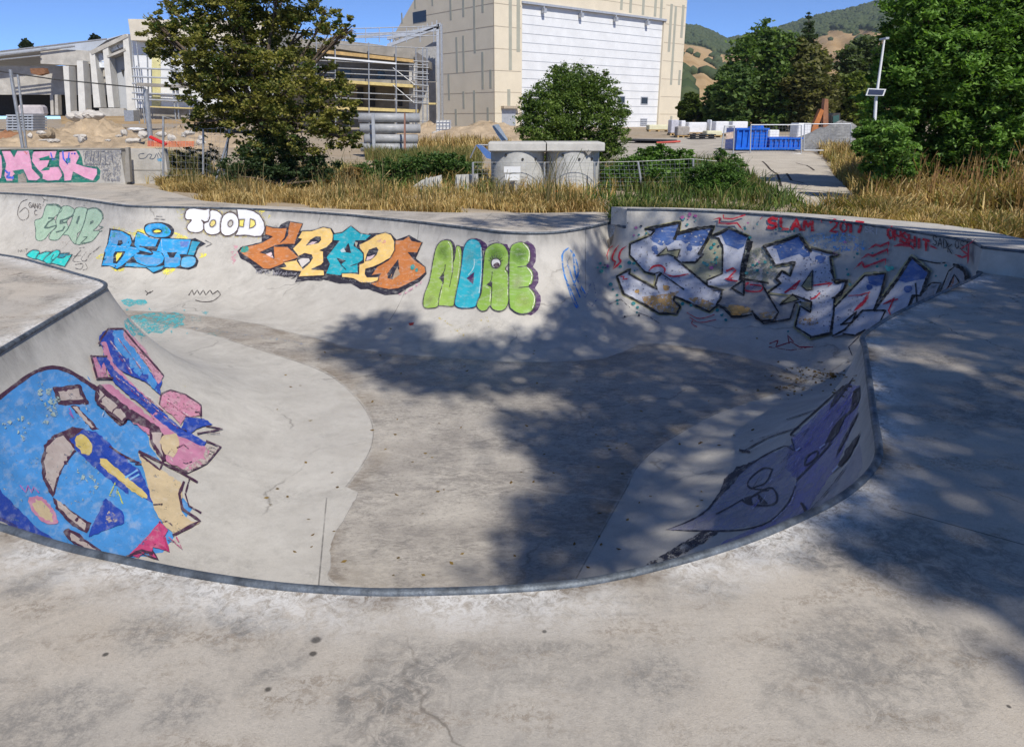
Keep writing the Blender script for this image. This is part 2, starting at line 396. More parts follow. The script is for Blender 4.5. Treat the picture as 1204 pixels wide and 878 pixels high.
def mat_deck():
    n = N('deck_concrete'); c, fine, grit = concrete_nodes(n, 'deck')
    A = G(1048, 597); B = G(1204, 640); dv = (B-A); segs = [(A.x, A.y, A.x+dv.x*4, A.y+dv.y*4)]
    A = G(580, 249); B = G(560, 268); segs.append((A.x, A.y, B.x, B.y))
    c = n.mix(n.math('MULTIPLY', line_mask(n, segs, .004), .7), c, (.06, .055, .05, 1))
    def g3(px, py, r_): q = G(px, py); return (q.x, q.y, r_)
    c = n.mix(n.math('MULTIPLY', spots(n, [g3(775, 795, .13), g3(980, 770, .2), g3(1010, 735, .16), g3(215, 830, .12), g3(180, 740, .15), g3(40, 690, .12), g3(60, 850, .2)]), n.ramp(n.noise(26, 9, .88), .44, .58, .05, .75)), c, (.21, .20, .185, 1))
    c = n.mix(n.math('MULTIPLY', spots(n, [g3(124, 769, .012), g3(640, 742, .01), g3(315, 810, .014), g3(1186, 830, .008), g3(372, 752, .018), g3(368, 768, .014)], .2), .85), c, (.05, .045, .04, 1))
    c = n.mix(n.math('MULTIPLY', crack(n, .42, .44, .52, .0035), .75), c, (.09, .075, .06, 1))
    e = n.attr('edge', True)
    gr = n.math('MULTIPLY', n.ramp(e, .025, .10, 1, 0), n.ramp(n.noise(5, 6, .75), .38, .6, .0, .95))
    c = n.mix(gr, c, (.12, .085, .055, 1))
    wsc = n.math('MULTIPLY', n.ramp(e, .02, .30, 1, 0), n.math('MULTIPLY', n.ramp(n.noise(1.6, 5, .6), .38, .54), n.ramp(n.noise(20, 8, .85, dist=1), .40, .55)))
    c = n.mix(n.math('MULTIPLY', wsc, .95), c, (.76, .75, .73, 1))
    n.bump(n.math('ADD', n.math('MULTIPLY', n.noise(60, 8, .9), 1.6), n.math('MULTIPLY', grit, .8)), .45, .009)
    return n.fin(c, .82, 0, .25)
M_bowl = mat_bowl(); M_deck = mat_deck()
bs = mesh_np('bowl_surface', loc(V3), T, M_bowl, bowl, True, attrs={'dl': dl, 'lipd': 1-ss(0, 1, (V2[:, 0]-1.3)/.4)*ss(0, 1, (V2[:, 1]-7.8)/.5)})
# ---- which stretch of rim carries the raised ledge
slA, slB = np.array(slam[-1]), np.array(slam[0])
iA = np.argmin(((outl-slA)**2).sum(1)); iB = np.argmin(((outl-slB)**2).sum(1))
def arc(i, j):
    n_ = len(outl); k = [(i+q) % n_ for q in range(((j-i) % n_)+1)]; return outl[k]
a1, a2 = arc(iA, iB), arc(iB, iA)
raised = a1 if len(a1) < len(a2) else a2; rest = a2 if len(a1) < len(a2) else a1
# order raised from slB (right end) to slA (left end)
if np.linalg.norm(raised[0]-slB) > np.linalg.norm(raised[0]-slA): raised = raised[::-1]
# ---- coping
M_steel = simple('coping_steel', (.125, .145, .17), .55, .4, 14, .6, .2)
mb = MB(); mb.tube([(p[0], p[1], -.002) for p in rest], .021, 10)
cop = mb.build('coping', M_steel, bowl)
# a cast concrete seat just behind the steel pipe
# ---- ledge
back = g2([(1420, 345), (1300, 305), (1204, 281), (1155, 270.5), (1100, 263), (1000, 254.5), (930, 250), (860, 246.2), (790, 244.2), (719, 243.2)], RISE)
front_r = g2([(1204, 327), (1300, 337), (1420, 352)])[::-1]
poly = front_r+[tuple(p) for p in raised]+back[::-1]
pl = np.array(poly)
ar = .5*np.sum(pl[:, 0]*np.roll(pl[:, 1], -1)-np.roll(pl[:, 0], -1)*pl[:, 1])
if ar < 0: pl = pl[::-1]
V, TT = cdt(pl, [list(range(len(pl)))]); TT = TT[inside(V[TT].mean(1), pl)]
n_ = len(pl)
def build_ledge():
    vs = [(p[0], p[1], RISE) for p in pl]+[(p[0], p[1], 0.0) for p in pl]
    me_v = np.array(vs)
    # map cdt verts back on to pl order
    idx = [int(np.argmin(((pl-q)**2).sum(1))) for q in V]
    fs = [tuple(idx[i] for i in t) for t in TT if len({idx[i] for i in t}) == 3]
    sides = [(i, n_+i, n_+(i+1) % n_, (i+1) % n_) for i in range(n_)]
    m = MB(); m.add(vs, fs); m.add(vs, sides)
    m.add([(p[0], p[1], .001) for p in pl], [tuple(reversed(f)) for f in fs])
    return m
ledge = empty('raised_ledge', (5, 9.5, 0)); tag(ledge, 'low raised concrete ledge along the back right rim above the SLAM piece', 'ledge')
def mat_ledge():
    n = N('ledge_concrete'); c, fine, grit = concrete_nodes(n, 'wall')
    z_ = n.sep(n.pos)[2]
    c = n.mix(n.ramp(n.noise(3, 6, .7), .45, .7, 0, .5), c, (.28, .27, .25, 1))
    n.bump(fine, .25, .01); return n.fin(c, .75)
M_ledge = mat_ledge()
lb = build_ledge().build('ledge_block', M_ledge, ledge)
me = lb.data
m = MB(); m.tube([(p[0], p[1], RISE+.002) for p in list(raised)], .017, 8)
m.tube([(p[0], p[1], RISE+.002) for p in [raised[0]]+front_r[::-1]], .017, 8)
m.build('ledge_edging', M_steel, ledge)
# ---- deck sheet with the bowl cut out
deck_far = g2([(-900, 232), (-300, 220), (0, 216.5), (120, 215), (165, 218), (205, 227), (235, 236), (300, 241.5), (400, 246), (520, 250), (640, 250.5), (719, 249)])
dk_left = [(-40, 20), (-40, -6)]; 
deck_out = [(-40, -6), (14, -6), (14, 5.0)]+[(back[0][0]+.5, back[0][1]-.2)]+back+deck_far[::-1]
deck_out = np.array(deck_out)
dp = resample(deck_out, .5)
gx, gy = np.meshgrid(np.arange(-20, 14, .35), np.arange(-5.5, 20, .35)); g = np.stack([gx.ravel(), gy.ravel()], 1); g += rng.uniform(-.03, .03, g.shape)
# finer points near the rim so the grime attribute resolves
rim = np.vstack([outl-inn*q for q in (.05, .12, .2, .32)])
rim = rim[~inside(rim, outl)]; dr = sdist(rim, outl); rim = rim[dr > .04]
g = g[inside(g, deck_out)]; g = g[~inside(g, outl)]; g = g[sdist(g, outl) > .4]
ap = np.vstack([outl, dp, rim, g]); nO = len(outl); nD = len(dp)
V, TT = cdt(ap, [list(range(nO)), list(range(nO, nO+nD))]); cen = V[TT].mean(1)
TT = TT[inside(cen, dp) & ~inside(cen, outl)]
ed = sdist(V, outl)
dv = np.column_stack([V, np.zeros(len(V))])
deck = mesh_np('concrete_deck', dv, TT, M_deck, None, True, attrs={'edge': ed}); tag(deck, kind='structure')
m = MB(); k = len(dp)
skirt = [(p[0], p[1], 0) for p in dp]+[(p[0], p[1], -.25) for p in dp]
m.add(skirt, [(i, k+i, k+(i+1) % k, (i+1) % k) for i in range(k)])
sk = m.build('deck_edge', M_deck); tag(sk, kind='structure')
# ---- projector for paint on the bowl and ledge
lv = [(v.co+Vector(ledge.location)) for v in lb.data.vertices]; lf = [tuple(p.vertices) for p in lb.data.polygons]
nb = len(V3)
bv_v = [Vector(v) for v in V3]+lv; bv_f = [tuple(int(i) for i in t) for t in T]+[tuple(i+nb for i in f) for f in lf]
BV_BOWL = BVHTree.FromPolygons(bv_v, bv_f)
C0 = Vector((0, 0, CH))
def hit_bowl(px, py):
    d_ = ray(px, py).normalized(); o = C0
    for _ in range(6):
        p, nn, i, ds = BV_BOWL.ray_cast(o, d_)
        if p is None: return None
        if nn.dot(d_) < 0: return p, nn
        o = p+d_*.01
    return None
# ============================================================ GRAFFITI (paint sheets lying on the curved walls)
def prs(s): return [tuple(float(q) for q in t.split(',')) for t in s.split()]
def mat_paint(bright=1.0):
    n = N('spray_paint'); c, fine, grit = concrete_nodes(n, 'wall')
    a = n.t.nodes.new('ShaderNodeAttribute'); a.attribute_name = 'Col'
    pc = a.outputs['Color']; op = a.outputs['Alpha']
    v = n.noise(5, 5, .65); pc2 = n.mix(n.ramp(v, .34, .66, 0, .42), pc, (.45, .45, .45, 1), 'MULTIPLY')
    pc2 = n.mix(n.ramp(n.noise(9, 4, .6, sc3=(1, 1, 3)), .5, .72, 0, .28), pc2, (.62, .61, .58, 1))
    pc2 = n.mix(n.ramp(n.noise(60, 8, .9), .53, .66, 0, .4), pc2, (.25, .24, .22, 1))
    w1 = n.noise(17, 6, .75); w2 = n.noise(70, 3, .7)
    ww = n.math('ADD', n.math('MULTIPLY', w1, .72), n.math('MULTIPLY', w2, .28))
    thr = n.math('SUBTRACT', n.math('ADD', n.math('MULTIPLY', op, .44), .245), ww)   # opacity .5 -> about half covered
    f = n.ramp(thr, -.03, .03)
    soft = n.math('MULTIPLY', n.math('SUBTRACT', op, 2.), n.ramp(n.noise(8, 5, .7), .3, .6, .55, 1.2))
    f = n.mix(n.math('GREATER_THAN', op, 1.9), f, soft)
    n.bump(fine, .2, .008); m = n.fin(pc2, .62, 0, .35)
    tr = n.t.nodes.new('ShaderNodeBsdfTransparent'); mx = n.t.nodes.new('ShaderNodeMixShader')
    n.t.links.new(f, mx.inputs[0]); n.t.links.new(tr.outputs[0], mx.inputs[1]); n.t.links.new(n.b.outputs[0], mx.inputs[2]); n.t.links.new(mx.outputs[0], n.out.inputs[0])
    return m
M_paint = mat_paint()
def hits_bowl(px, py):
    h = hit_bowl(px, py)
    return h
ROUGH = .12; rng_p = np.random.default_rng(3)
def dens(pts, step, closed):
    out = []; n = len(pts)
    for i in range(n if closed else n-1):
        a = np.array(pts[i], float); b = np.array(pts[(i+1) % n], float); k = max(1, int(math.ceil(np.linalg.norm(b-a)/step)))
        out += [tuple(a+(b-a)*j/k) for j in range(k)]
    if not closed: out.append(tuple(pts[-1]))
    return out
def poly_tris(pts, step):
    """photo-space polygon -> vertices + triangles, dense enough to follow the curve of the wall"""
    pts = dens(pts, step*(.6 if ROUGH > .3 else 1), True); q = []
    pts = [(p_[0]+random.gauss(0, ROUGH), p_[1]+random.gauss(0, ROUGH)) for p_ in pts]
    for p in pts:
        if not q or math.dist(p, q[-1]) > .12: q.append(p)
    if len(q) < 3: return np.zeros((0, 2)), np.zeros((0, 3), int)
    q = np.array(q); lo, hi = q.min(0), q.max(0)
    gx, gy = np.meshgrid(np.arange(lo[0]+step/2, hi[0], step), np.arange(lo[1]+step/2, hi[1], step)); g = np.stack([gx.ravel(), gy.ravel()], 1)
    if len(g): g = g[inside(g, q)]
    if len(g): g = g[sdist(g, q) > step*.3]
    allp = np.vstack([q, g]) if len(g) else q
    V, T = cdt(allp, [list(range(len(q)))])
    if len(T): T = T[inside(V[T].mean(1), q)]
    return V, T
def stroke_polys(pts, w, tw, step):
    """a brushed line as a ribbon: vertices and quads split into triangles"""
    pts = np.array(dens(pts, step, False)); n = len(pts)
    t = np.gradient(pts, axis=0); t /= np.linalg.norm(t, axis=1)[:, None]+1e-9; nn = np.stack([-t[:, 1], t[:, 0]], 1)
    ww = np.full(n, w/2.)
    s = np.linspace(0, 1, n)
    if tw: ww = ww*np.clip(np.minimum(s, 1-s)*6, .25, 1)
    ww = ww*(1+.12*np.sin(np.arange(n)*1.9+w))*rng_p.uniform(.78, 1.22, n)
    L = pts+nn*ww[:, None]; Rr = pts-nn*ww[:, None]
    ext = t[-1]*w*.25; L[-1] += ext; Rr[-1] += ext; ext = t[0]*w*.25; L[0] -= ext; Rr[0] -= ext
    V = np.vstack([L, Rr]); T = []
    for i in range(n-1): T += [(i, i+1, n+i+1), (i, n+i+1, n+i)]
    return V, np.array(T)
class Piece:
    def __init__(s, x0, y0, sc, hit=hits_bowl, step=2.6, base=.0022, lift=.0004):
        s.x0, s.y0, s.sc, s.hit, s.step, s.base, s.lift = x0, y0, sc, hit, step, base, lift
        s.v = []; s.f = []; s.c = []; s.k = 0; s.hold = False
    def at(s, x0, y0, sc): s.x0, s.y0, s.sc = x0, y0, sc; return s
    def _emit(s, V, T, c, op):
        off = s.base+s.lift*s.k+(random.uniform(0, .3)*s.lift if s.hold else 0); s.k += 0 if s.hold else 1; idx = {}
        for t in T:
            ok = []
            for i in t:
                i = int(i)
                if i not in idx:
                    h = s.hit(*V[i])
                    if h is None: idx[i] = None
                    else:
                        p, nn = h; q = p+nn*off; idx[i] = len(s.v); s.v.append(tuple(q)); s.c.append(tuple(c)+(op,))
                ok.append(idx[i])
            if None in ok: continue
            a, b, d_ = (Vector(s.v[i]) for i in ok)
            if max((a-b).length, (b-d_).length, (a-d_).length) > 1.2: continue
            s.f.append(tuple(ok))
    def tr(s, pts):
        if isinstance(pts, str): pts = prs(pts)
        return [(s.x0+x/s.sc, s.y0+y/s.sc) for x, y in pts]
    def F(s, c, pts, op=1., sm=0, g=0.0):
        q = s.tr(pts)
        if sm: q = [tuple(p) for p in catmull(q, sm)]
        V, T = poly_tris(q, s.step); s._emit(V, T, srgb(*c)[:3], op); return s
    def S(s, c, w, pts, op=1., sm=0, closed=False, tw=False):
        q = s.tr(pts)
        if sm: q = [tuple(p) for p in catmull(q, sm, closed)]
        if closed: q = q+[q[0], q[1]]
        V, T = stroke_polys(q, w/s.sc, tw, s.step); s._emit(V, T, srgb(*c)[:3], op); return s
    def FO(s, c, pts, oc, ow, op=1., sm=0, spray=True):
        if spray: s.S(oc, ow*3.2, pts, 2.16, sm, True)
        s.F(c, pts, op, sm); return s.S(oc, ow, pts, .93, sm, True)
    def G(s, c, cx, cy, rx, ry, op=.5, n=5):
        for k in range(n):
            t = 1-k/n; s.F(c, [(cx+rx*t*math.cos(a)*(1+.12*math.sin(3*a+cx)), cy+ry*t*math.sin(a)*(1+.1*math.cos(4*a+cy))) for a in [j*math.pi/9 for j in range(18)]], 2+op/n*1.3)
        return s
    def flecks(s, c, poly, n_, r0, r1, op=.8):
        q = np.array(prs(poly) if isinstance(poly, str) else poly); lo, hi = q.min(0), q.max(0); k = 0; s.hold = True
        while k < n_:
            x, y = random.uniform(lo[0], hi[0]), random.uniform(lo[1], hi[1])
            if not inside(np.array([[x, y]]), q)[0]: continue
            r = random.uniform(r0, r1); a0 = random.uniform(0, 6); k += 1
            s.F(c, [(x+r*random.uniform(.4, 1.3)*math.cos(a0+j*1.05), y+r*random.uniform(.4, 1.3)*math.sin(a0+j*1.05)) for j in range(6)], op)
        s.hold = False; s.k += 1
        return s
    def dots(s, c, pts, r, op=.95):
        s.hold = True
        for (x, y) in (prs(pts) if isinstance(pts, str) else pts):
            rr = r*random.uniform(.6, 1.4)
            s.F(c, [(x+rr*math.cos(a), y+rr*math.sin(a)*.9) for a in [k*math.pi/4 for k in range(8)]], op)
        s.hold = False; s.k += 1
        return s
    def text(s, c, w, strokes, x, y, wx, hy, gap=1.25, slope=0., op=1.):
        for ch in strokes:
            for st in FONT.get(ch, []):
                q = [(x+a*wx, y+b*hy+slope*a*wx) for a, b in st]
                s.S(c, w, q, op)
            x += wx*gap; y += slope*wx*gap
        return s
    def build(s, label, parent=bowl, name='graffiti', mat=None):
        v = np.array(s.v)-np.array(parent.location)
        o = mesh_np(name, v, s.f, mat or M_paint, parent, True, cols=np.array(s.c)); o['label'] = label; return o
FONT = {'S': [[(1, .1), (.5, 0), (.05, .2), (.2, .45), (.8, .55), (.95, .8), (.5, 1), (0, .9)]], 'L': [[(.1, 0), (.1, 1), (.9, 1)]], 'A': [[(0, 1), (.5, 0), (1, 1)], [(.2, .65), (.8, .65)]],
 'M': [[(0, 1), (.1, 0), (.5, .6), (.9, 0), (1, 1)]], '2': [[(0, .2), (.5, 0), (.95, .2), (.8, .5), (0, 1), (1, 1)]], '0': [[(.5, 0), (.1, .3), (.1, .7), (.5, 1), (.9, .7), (.9, .3), (.5, 0)]],
 '1': [[(.2, .2), (.55, 0), (.55, 1)]], '7': [[(0, 0), (1, 0), (.5, 1)]], 'O': [[(.5, 0), (.05, .3), (.05, .7), (.5, 1), (.95, .7), (.95, .3), (.5, 0)]], 'H': [[(0, 0), (0, 1)], [(1, 0), (1, 1)], [(0, .5), (1, .5)]],
 'I': [[(.5, .1), (.5, 1)]], 'T': [[(0, 0), (1, 0)], [(.5, 0), (.5, 1)]], 'D': [[(.1, 0), (.1, 1), (.7, .85), (.95, .5), (.7, .1), (.1, 0)]], 'X': [[(0, 0), (1, 1)], [(1, 0), (0, 1)]], 'Y': [[(0, 0), (.5, .5), (1, 0)], [(.5, .5), (.4, 1)]],
 'K': [[(0, 0), (0, 1)], [(1, 0), (0, .5), (1, 1)]], 'N': [[(0, 1), (0, 0), (1, 1), (1, 0)]], 'G': [[(1, .1), (.4, 0), (0, .5), (.4, 1), (1, .9), (1, .5), (.6, .5)]], 'R': [[(0, 1), (0, 0), (.8, .1), (.8, .4), (0, .5), (1, 1)]],
 'E': [[(1, 0), (0, 0), (0, 1), (1, 1)], [(0, .5), (.8, .5)]], 'P': [[(0, 1), (0, 0), (.9, .1), (.9, .45), (0, .55)]], 'C': [[(1, .1), (.4, 0), (0, .5), (.4, 1), (1, .9)]], 'U': [[(0, 0), (.05, .8), (.5, 1), (.95, .8), (1, 0)]], ' ': []}
# ---- TOOD
OUT = (84, 70, 70)
p = Piece(210, 235, 10.033)
hal = (228, 212, 140)
Tt = "110,115 165,100 240,108 310,118 365,105 380,150 372,200 350,250 310,262 272,240 300,285 300,340 262,378 200,388 130,375 100,335 112,292 155,240 92,232 75,195 85,145"
O1 = "375,130 440,128 500,165 527,225 522,320 482,390 410,415 340,400 303,345 305,280 350,258 372,200"
O2 = "605,150 668,168 708,230 712,310 684,372 632,412 566,428 515,400 500,340 508,240 545,175"
Dd = "690,108 800,112 890,135 960,180 1010,260 1022,330 1005,395 975,432 900,434 800,420 670,424 700,370 690,330 715,300 700,200"
for q in (Tt, O1, O2, Dd): p.S(hal, 60, q, .48, 0, True)
p.F((240, 225, 110), "890,95 960,95 1020,130 990,150 930,140", .62, 3).F((240, 225, 110), "1030,190 1080,180 1085,215 1035,220", .5, 3).F((236, 222, 120), "-10,410 60,430 90,480 20,470", .55, 3)
for q in (Tt, O1, O2): p.FO((236, 236, 240), q, OUT, 13, 1.05, 4)
p.FO((236, 236, 240), Dd, OUT, 13, 1.05, 0)
p.FO((236, 236, 240), O2, OUT, 13, 1.05, 4)
p.FO((225, 205, 120), "400,245 430,245 440,275 425,305 395,322 372,300 380,265", OUT, 11, 1, 3)
p.FO((190, 185, 175), "620,245 642,260 638,300 612,322 588,305 592,268", OUT, 11, 1, 3)
p.FO((238, 222, 110), "722,240 780,235 768,322 720,312", OUT, 10)
p.FO((240, 222, 120), "852,228 905,250 912,295 885,325 842,338", OUT, 10)
p.build('white bubble letters TOOD with grey outlines and a yellow glow')
# ---- BST!
p = Piece(110, 240, 8.6)
K = (38, 42, 58)
Y = (240, 228, 90)
p.F(Y, "400,290 480,250 520,270 560,300 420,330", .62, 3).F(Y, "800,290 870,300 960,345 830,350", .62, 3).F(Y, "1070,490 1140,500 1130,530 1060,550 1090,520", .6, 3).F(Y, "20,540 100,500 90,560", .6, 3)
p.F(Y, "180,640 250,650 310,640 300,680 220,680", .6, 3).F(Y, "690,680 760,650 830,660 740,720", .6, 3).F(Y, "840,60 930,40 930,180 860,150", .42, 3)
p.S(Y, 34, "185,240 300,262 400,300 440,270 520,290", .5, 3)
p.F(K, "165,245 290,265 380,315 400,370 420,330 440,275 500,290 540,330 700,330 780,345 990,355 1030,345 1135,400 1060,450 1030,520 1065,580 1040,640 960,665 850,650 740,650 690,680 610,708 530,650 320,640 240,668 160,630 75,635 110,490 140,400", 1.1)
Bc, Bl, Bd = (46, 158, 222), (120, 175, 225), (120, 140, 215)
p.F(Bc, "180,265 285,278 370,325 385,390 370,432 440,440 468,480 380,540 330,590 240,655 160,622 88,622 125,490 108,480 150,400", 1.1)
p.F(Bl, "190,270 270,285 350,340 330,400 230,410 170,380", 2.6).F((40, 160, 140), "190,290 240,295 220,340 185,330", .6).F(Bl, "140,540 220,520 210,600 110,600", 2.6)
p.F(K, "240,420 255,370 290,365 300,400 270,420", 1.1).F(K, "200,600 205,510 225,480 325,480 300,530 240,605", 1.1).F(Y, "232,585 228,520 245,495 295,495 275,530", 1.1)
p.F(Bc, "415,420 430,320 450,285 500,300 560,340 660,355 625,430 470,428 560,470 680,490 715,540 700,590 640,630 540,630 440,590 405,530 440,500 580,515 600,500 470,470", 1.1)
p.F(Bl, "430,545 560,530 690,560 660,610 540,615", 2.6).F((40, 160, 140), "440,300 490,310 470,350 440,340", .6).S(K, 12, "470,430 545,450 600,500 560,515 440,500", 1, 3)
p.F(Bc, "690,350 985,365 955,520 870,510 890,560 880,620 830,645 720,640 720,540 700,500 660,480 640,480", 1.1).F(Bd, "880,380 970,375 950,440 880,430", 2.6).F(Bl, "720,540 870,540 860,600 730,600", 2.6)
p.F(K, "745,490 850,490 815,545 770,545", 1.1).F(K, "870,510 950,510 900,545", 1.1)
p.FO((45, 150, 185), "1000,370 1090,385 1050,440 1020,525 950,520 975,440", K, 9, 1.05).FO((90, 170, 215), "905,540 1000,530 1040,560 1025,620 960,650 895,640 885,600", K, 9, 1.05, 3)
p.F((60, 160, 210), "340,600 420,600 540,640 640,640 720,625 690,660 605,695 540,645 320,632", 1.1)
p.F(K, "530,210 600,188 700,188 780,215 820,270 790,330 740,345 600,345 540,310 512,260", 1.1, 4)
p.F(Bc, "540,225 600,202 690,202 755,235 785,285 760,325 690,338 600,330 545,300 524,260", 1.1, 4).FO(Y, "605,275 650,258 692,270 680,292 625,298", K, 12, 1, 3).F((40, 160, 150), "700,230 760,245 760,300 710,290", .55, 3)
for q in ("330,265 470,300 610,345", "190,430 340,440 445,460", "560,345 690,360 700,470"): p.S((210, 225, 240), 4, q, .6)
for q in ("640,125 700,128", "620,150 730,158", "1135,370 1204,405 1140,435"): p.S((90, 85, 85), 5, q, .7)
p.build('blue outlined letters BST! with an oval halo and yellow sparks')
# ---- ESAR
p = Piece(20, 225, 9.24)
Gp, Go = (168, 196, 172), (88, 112, 104)
E1 = "330,150 430,140 490,185 470,230 400,290 425,330 420,390 360,450 290,530 210,525 205,420 195,320 270,290 300,200"
E2 = "490,170 560,160 630,205 600,260 540,330 560,400 500,470 440,530 350,520 370,450 430,390 420,330 450,250"
E3 = "640,185 740,180 765,220 700,420 660,460 640,575 590,530 560,480 500,470 560,400 600,300"
E4 = "770,200 860,180 930,230 930,300 880,380 830,430 900,430 850,510 790,555 640,575 700,430 740,320"
for q in (E1, E2, E3, E4): p.F(Gp, q, .86, 3)
for q in (E1, E2, E3, E4): p.S(Go, 9, q, .66, 3, True)
p.S(Go, 20, "325,145 430,150 485,180", .7).S(Go, 14, "770,195 860,185 925,240 935,300", .7, 3)
p.F(Go, "800,330 830,315 835,340 790,365", .8).F(Go, "665,275 690,265 660,360 640,345", .8).F(Go, "470,330 500,310 505,335", .8).S(Go, 15, "345,292 405,292 385,310 345,335 300,400 350,396 425,372", .85).S(Go, 15, "615,262 540,300 475,320 470,350 545,335", .85).S(Go, 14, "430,445 500,425 520,385", .85).S(Go, 8, "720,500 770,495 690,570 800,550", .7).S(Go, 12, "880,430 940,390 900,380", .7).S(Go, 8, "930,430 900,440", .7)
tg_ = (92, 84, 82)
p.S(tg_, 6, "115,90 50,120 15,200 15,270 60,315 120,290 130,220 90,180 30,230", .72, 4)
p.text(tg_, 7, 'GANG', 130, 120, 28, 55, 1.25, .15, .75).text(tg_, 7, 'BC', 150, 205, 32, 55, 1.3, 0, .75)
p.S(tg_, 6, "270,60 300,90 285,160", .6).S(tg_, 6, "290,90 345,100", .6).S(tg_, 5, "480,110 600,130", .4).S(tg_, 6, "730,155 765,160 760,120", .5)
for q in ("700,640 650,700 610,760 700,770", "760,660 700,740 750,760 790,690", "640,800 720,790 700,850 640,840", "750,790 770,840 720,860", "790,690 850,650 910,600", "680,620 740,610", "620,710 700,700"): p.S(tg_, 6, q, .62, 3)
p.text(tg_, 5, 'NOT', 20, 640, 28, 26, 1.3, -.1, .6)
p.hold = True
for k in range(26): x = random.uniform(190, 640); y = 545+random.uniform(0, 60); p.S((176, 150, 140), 5, [(x, y), (x+random.uniform(-20, 20), y+random.uniform(5, 30))], .42)
p.hold = False; p.k += 1
p.build('faded pale green bubble letters ESAR with scribbled tags around them')
p = Piece(20, 225, 9.24)
Te = (40, 208, 202); Tk = (44, 84, 96)
p.FO(Te, "105,690 170,640 240,650 235,690 210,740 130,715", Tk, 9, 1, 2).FO(Te, "230,690 320,655 370,660 320,720 290,765 205,730", Tk, 9, 1).FO(Te, "360,680 430,640 470,660 440,720 370,790 285,755", Tk, 10, 1, 2).FO((50, 150, 170), "470,680 570,675 530,720 420,790", Tk, 9, 1).FO(Te, "600,690 520,820 440,800 370,780 430,720 500,730 540,700", Tk, 9, 1)
p.S(Tk, 8, "400,690 370,740 410,750", 1)
p.build('small turquoise lettering low on the far left wall')
# ---- CRAPO
p = Piece(270, 250, 9.26)
K = (44, 42, 56); Or = (196, 122, 66); Ye = (238, 200, 122); Tq = (30, 168, 186)
p.F((224, 150, 170), "20,380 80,350 90,420 60,560 10,520", .48, 3)
# black shadow body
p.F(K, "85,420 120,380 230,350 350,320 352,240 460,255 560,130 640,90 800,120 770,200 900,200 1000,160 1110,170 1160,250 1204,230 1204,740 1100,690 1000,745 850,740 710,760 740,700 600,700 510,670 470,620 380,620 300,640 230,560 120,500", 1.15)
p.S(K, 26, "300,630 350,650 470,625", .6).S(K, 12, "520,680 680,720 720,700", .6)
Cc = "105,420 150,375 260,355 350,330 470,262 388,240 396,145 470,165 560,172 630,165 612,250 660,100 795,122 740,250 710,345 590,345 500,360 420,395 330,435 410,455 485,505 480,370 630,372 760,490 640,530 560,570 440,615 370,612 300,560 230,510 150,460"
p.FO(Or, Cc, K, 8, 1.1)
p.F(K, "322,436 400,400 480,375 490,505 410,460", 1.1).F((224, 196, 196), "395,455 455,430 480,500", 1.1).F(K, "620,180 650,110 640,250 600,300 560,330 545,335 600,270", 1.1).F(K, "352,246 462,262 350,318", 1.1)
p.F((62, 152, 140), "130,400 150,375 205,375 205,420 160,435 120,432", .75, 3)
Rr_ = "790,205 900,200 1020,160 1100,175 1135,240 1120,320 1060,380 980,415 1050,430 1065,500 1000,570 890,620 1050,630 1030,688 750,700 780,640 740,640 620,630 530,605 620,590 590,545 720,520 760,490 690,395 790,290 745,280"
p.FO(Ye, Rr_, K, 8, 1.1)
p.F(K, "830,365 880,300 940,262 995,262 1000,300 970,335 900,350", 1.1).F((214, 190, 192), "850,355 900,318 955,320 920,345", 1.1)
p.F(K, "760,470 820,440 900,460 910,500 880,550 800,620 730,530", 1.1).F((206, 200, 196), "750,520 790,500 870,500 875,530 790,600", 1.1)
p.at(380, 255, 8.777)
p.F(K, "0,360 110,250 200,160 500,190 400,260 480,170 700,170 760,240 890,190 1030,270 960,430 1060,520 1070,590 1000,670 870,740 780,800 640,810 460,745 390,750 290,690 170,690 10,650", 1.15)
p.FO(Tq, "108,180 200,165 290,95 390,175 500,190 440,245 340,250 320,300 380,340 425,390 415,450 360,485 365,580 210,590 180,610 30,590 70,490 35,420 90,350 170,250 108,245", K, 8, 1.1)
p.F(K, "215,350 265,270 295,375 200,370", 1.1).F((180, 200, 206), "180,350 215,320 240,365 195,370", 1.).F(K, "140,425 240,455 185,495", 1.1).S(K, 8, "185,495 240,550", 1.).S(K, 10, "290,510 350,490", .8)
p.F((120, 205, 210), "390,180 415,175 395,220", .7).F((180, 176, 160), "330,260 365,265 345,320", .8)
p.FO(Or, "750,245 830,240 890,200 920,250 1025,268 975,375 880,370 945,445 1055,520 1065,575 990,640 870,700 780,745 680,755 560,730 480,690 560,640 600,590 500,610 560,520 680,450 740,340", K, 8, 1.1)
p.F(K, "880,370 975,380 945,440", 1.1).F(K, "780,440 790,540 720,650 670,640 665,590", 1.1).F((170, 150, 130), "770,520 800,600 720,650 740,580", 1.)
for a in range(14): x = 600+a*30; p.S((222, 170, 120), 4, [(x, 700-abs(a-6)*14), (x+26, 660-abs(a-6)*22)], .55)
p.F((40, 150, 150), "910,515 935,495 955,520 935,550 912,545", 1., 3).F((40, 150, 150), "955,550 980,535 985,565 965,575", 1., 3)
p.FO(Ye, "380,290 470,250 560,190 650,165 710,190 745,260 745,350 700,430 600,490 520,525 445,545 440,600 460,630 580,630 570,668 500,690 400,690 320,645 200,630 200,592 320,590 375,600 380,500 430,480 425,380 385,330", K, 8, 1.1)
p.F(K, "455,400 480,345 560,318 580,345 560,400 500,455 440,470", 1.1).F((214, 190, 192), "450,460 465,420 545,395 510,440", 1.1).F((232, 160, 160), "560,260 620,230 660,270 620,310", .45, 3)
p.S((226, 150, 180), 22, "780,815 870,790 960,720 1060,660", .45)
p.hold = True
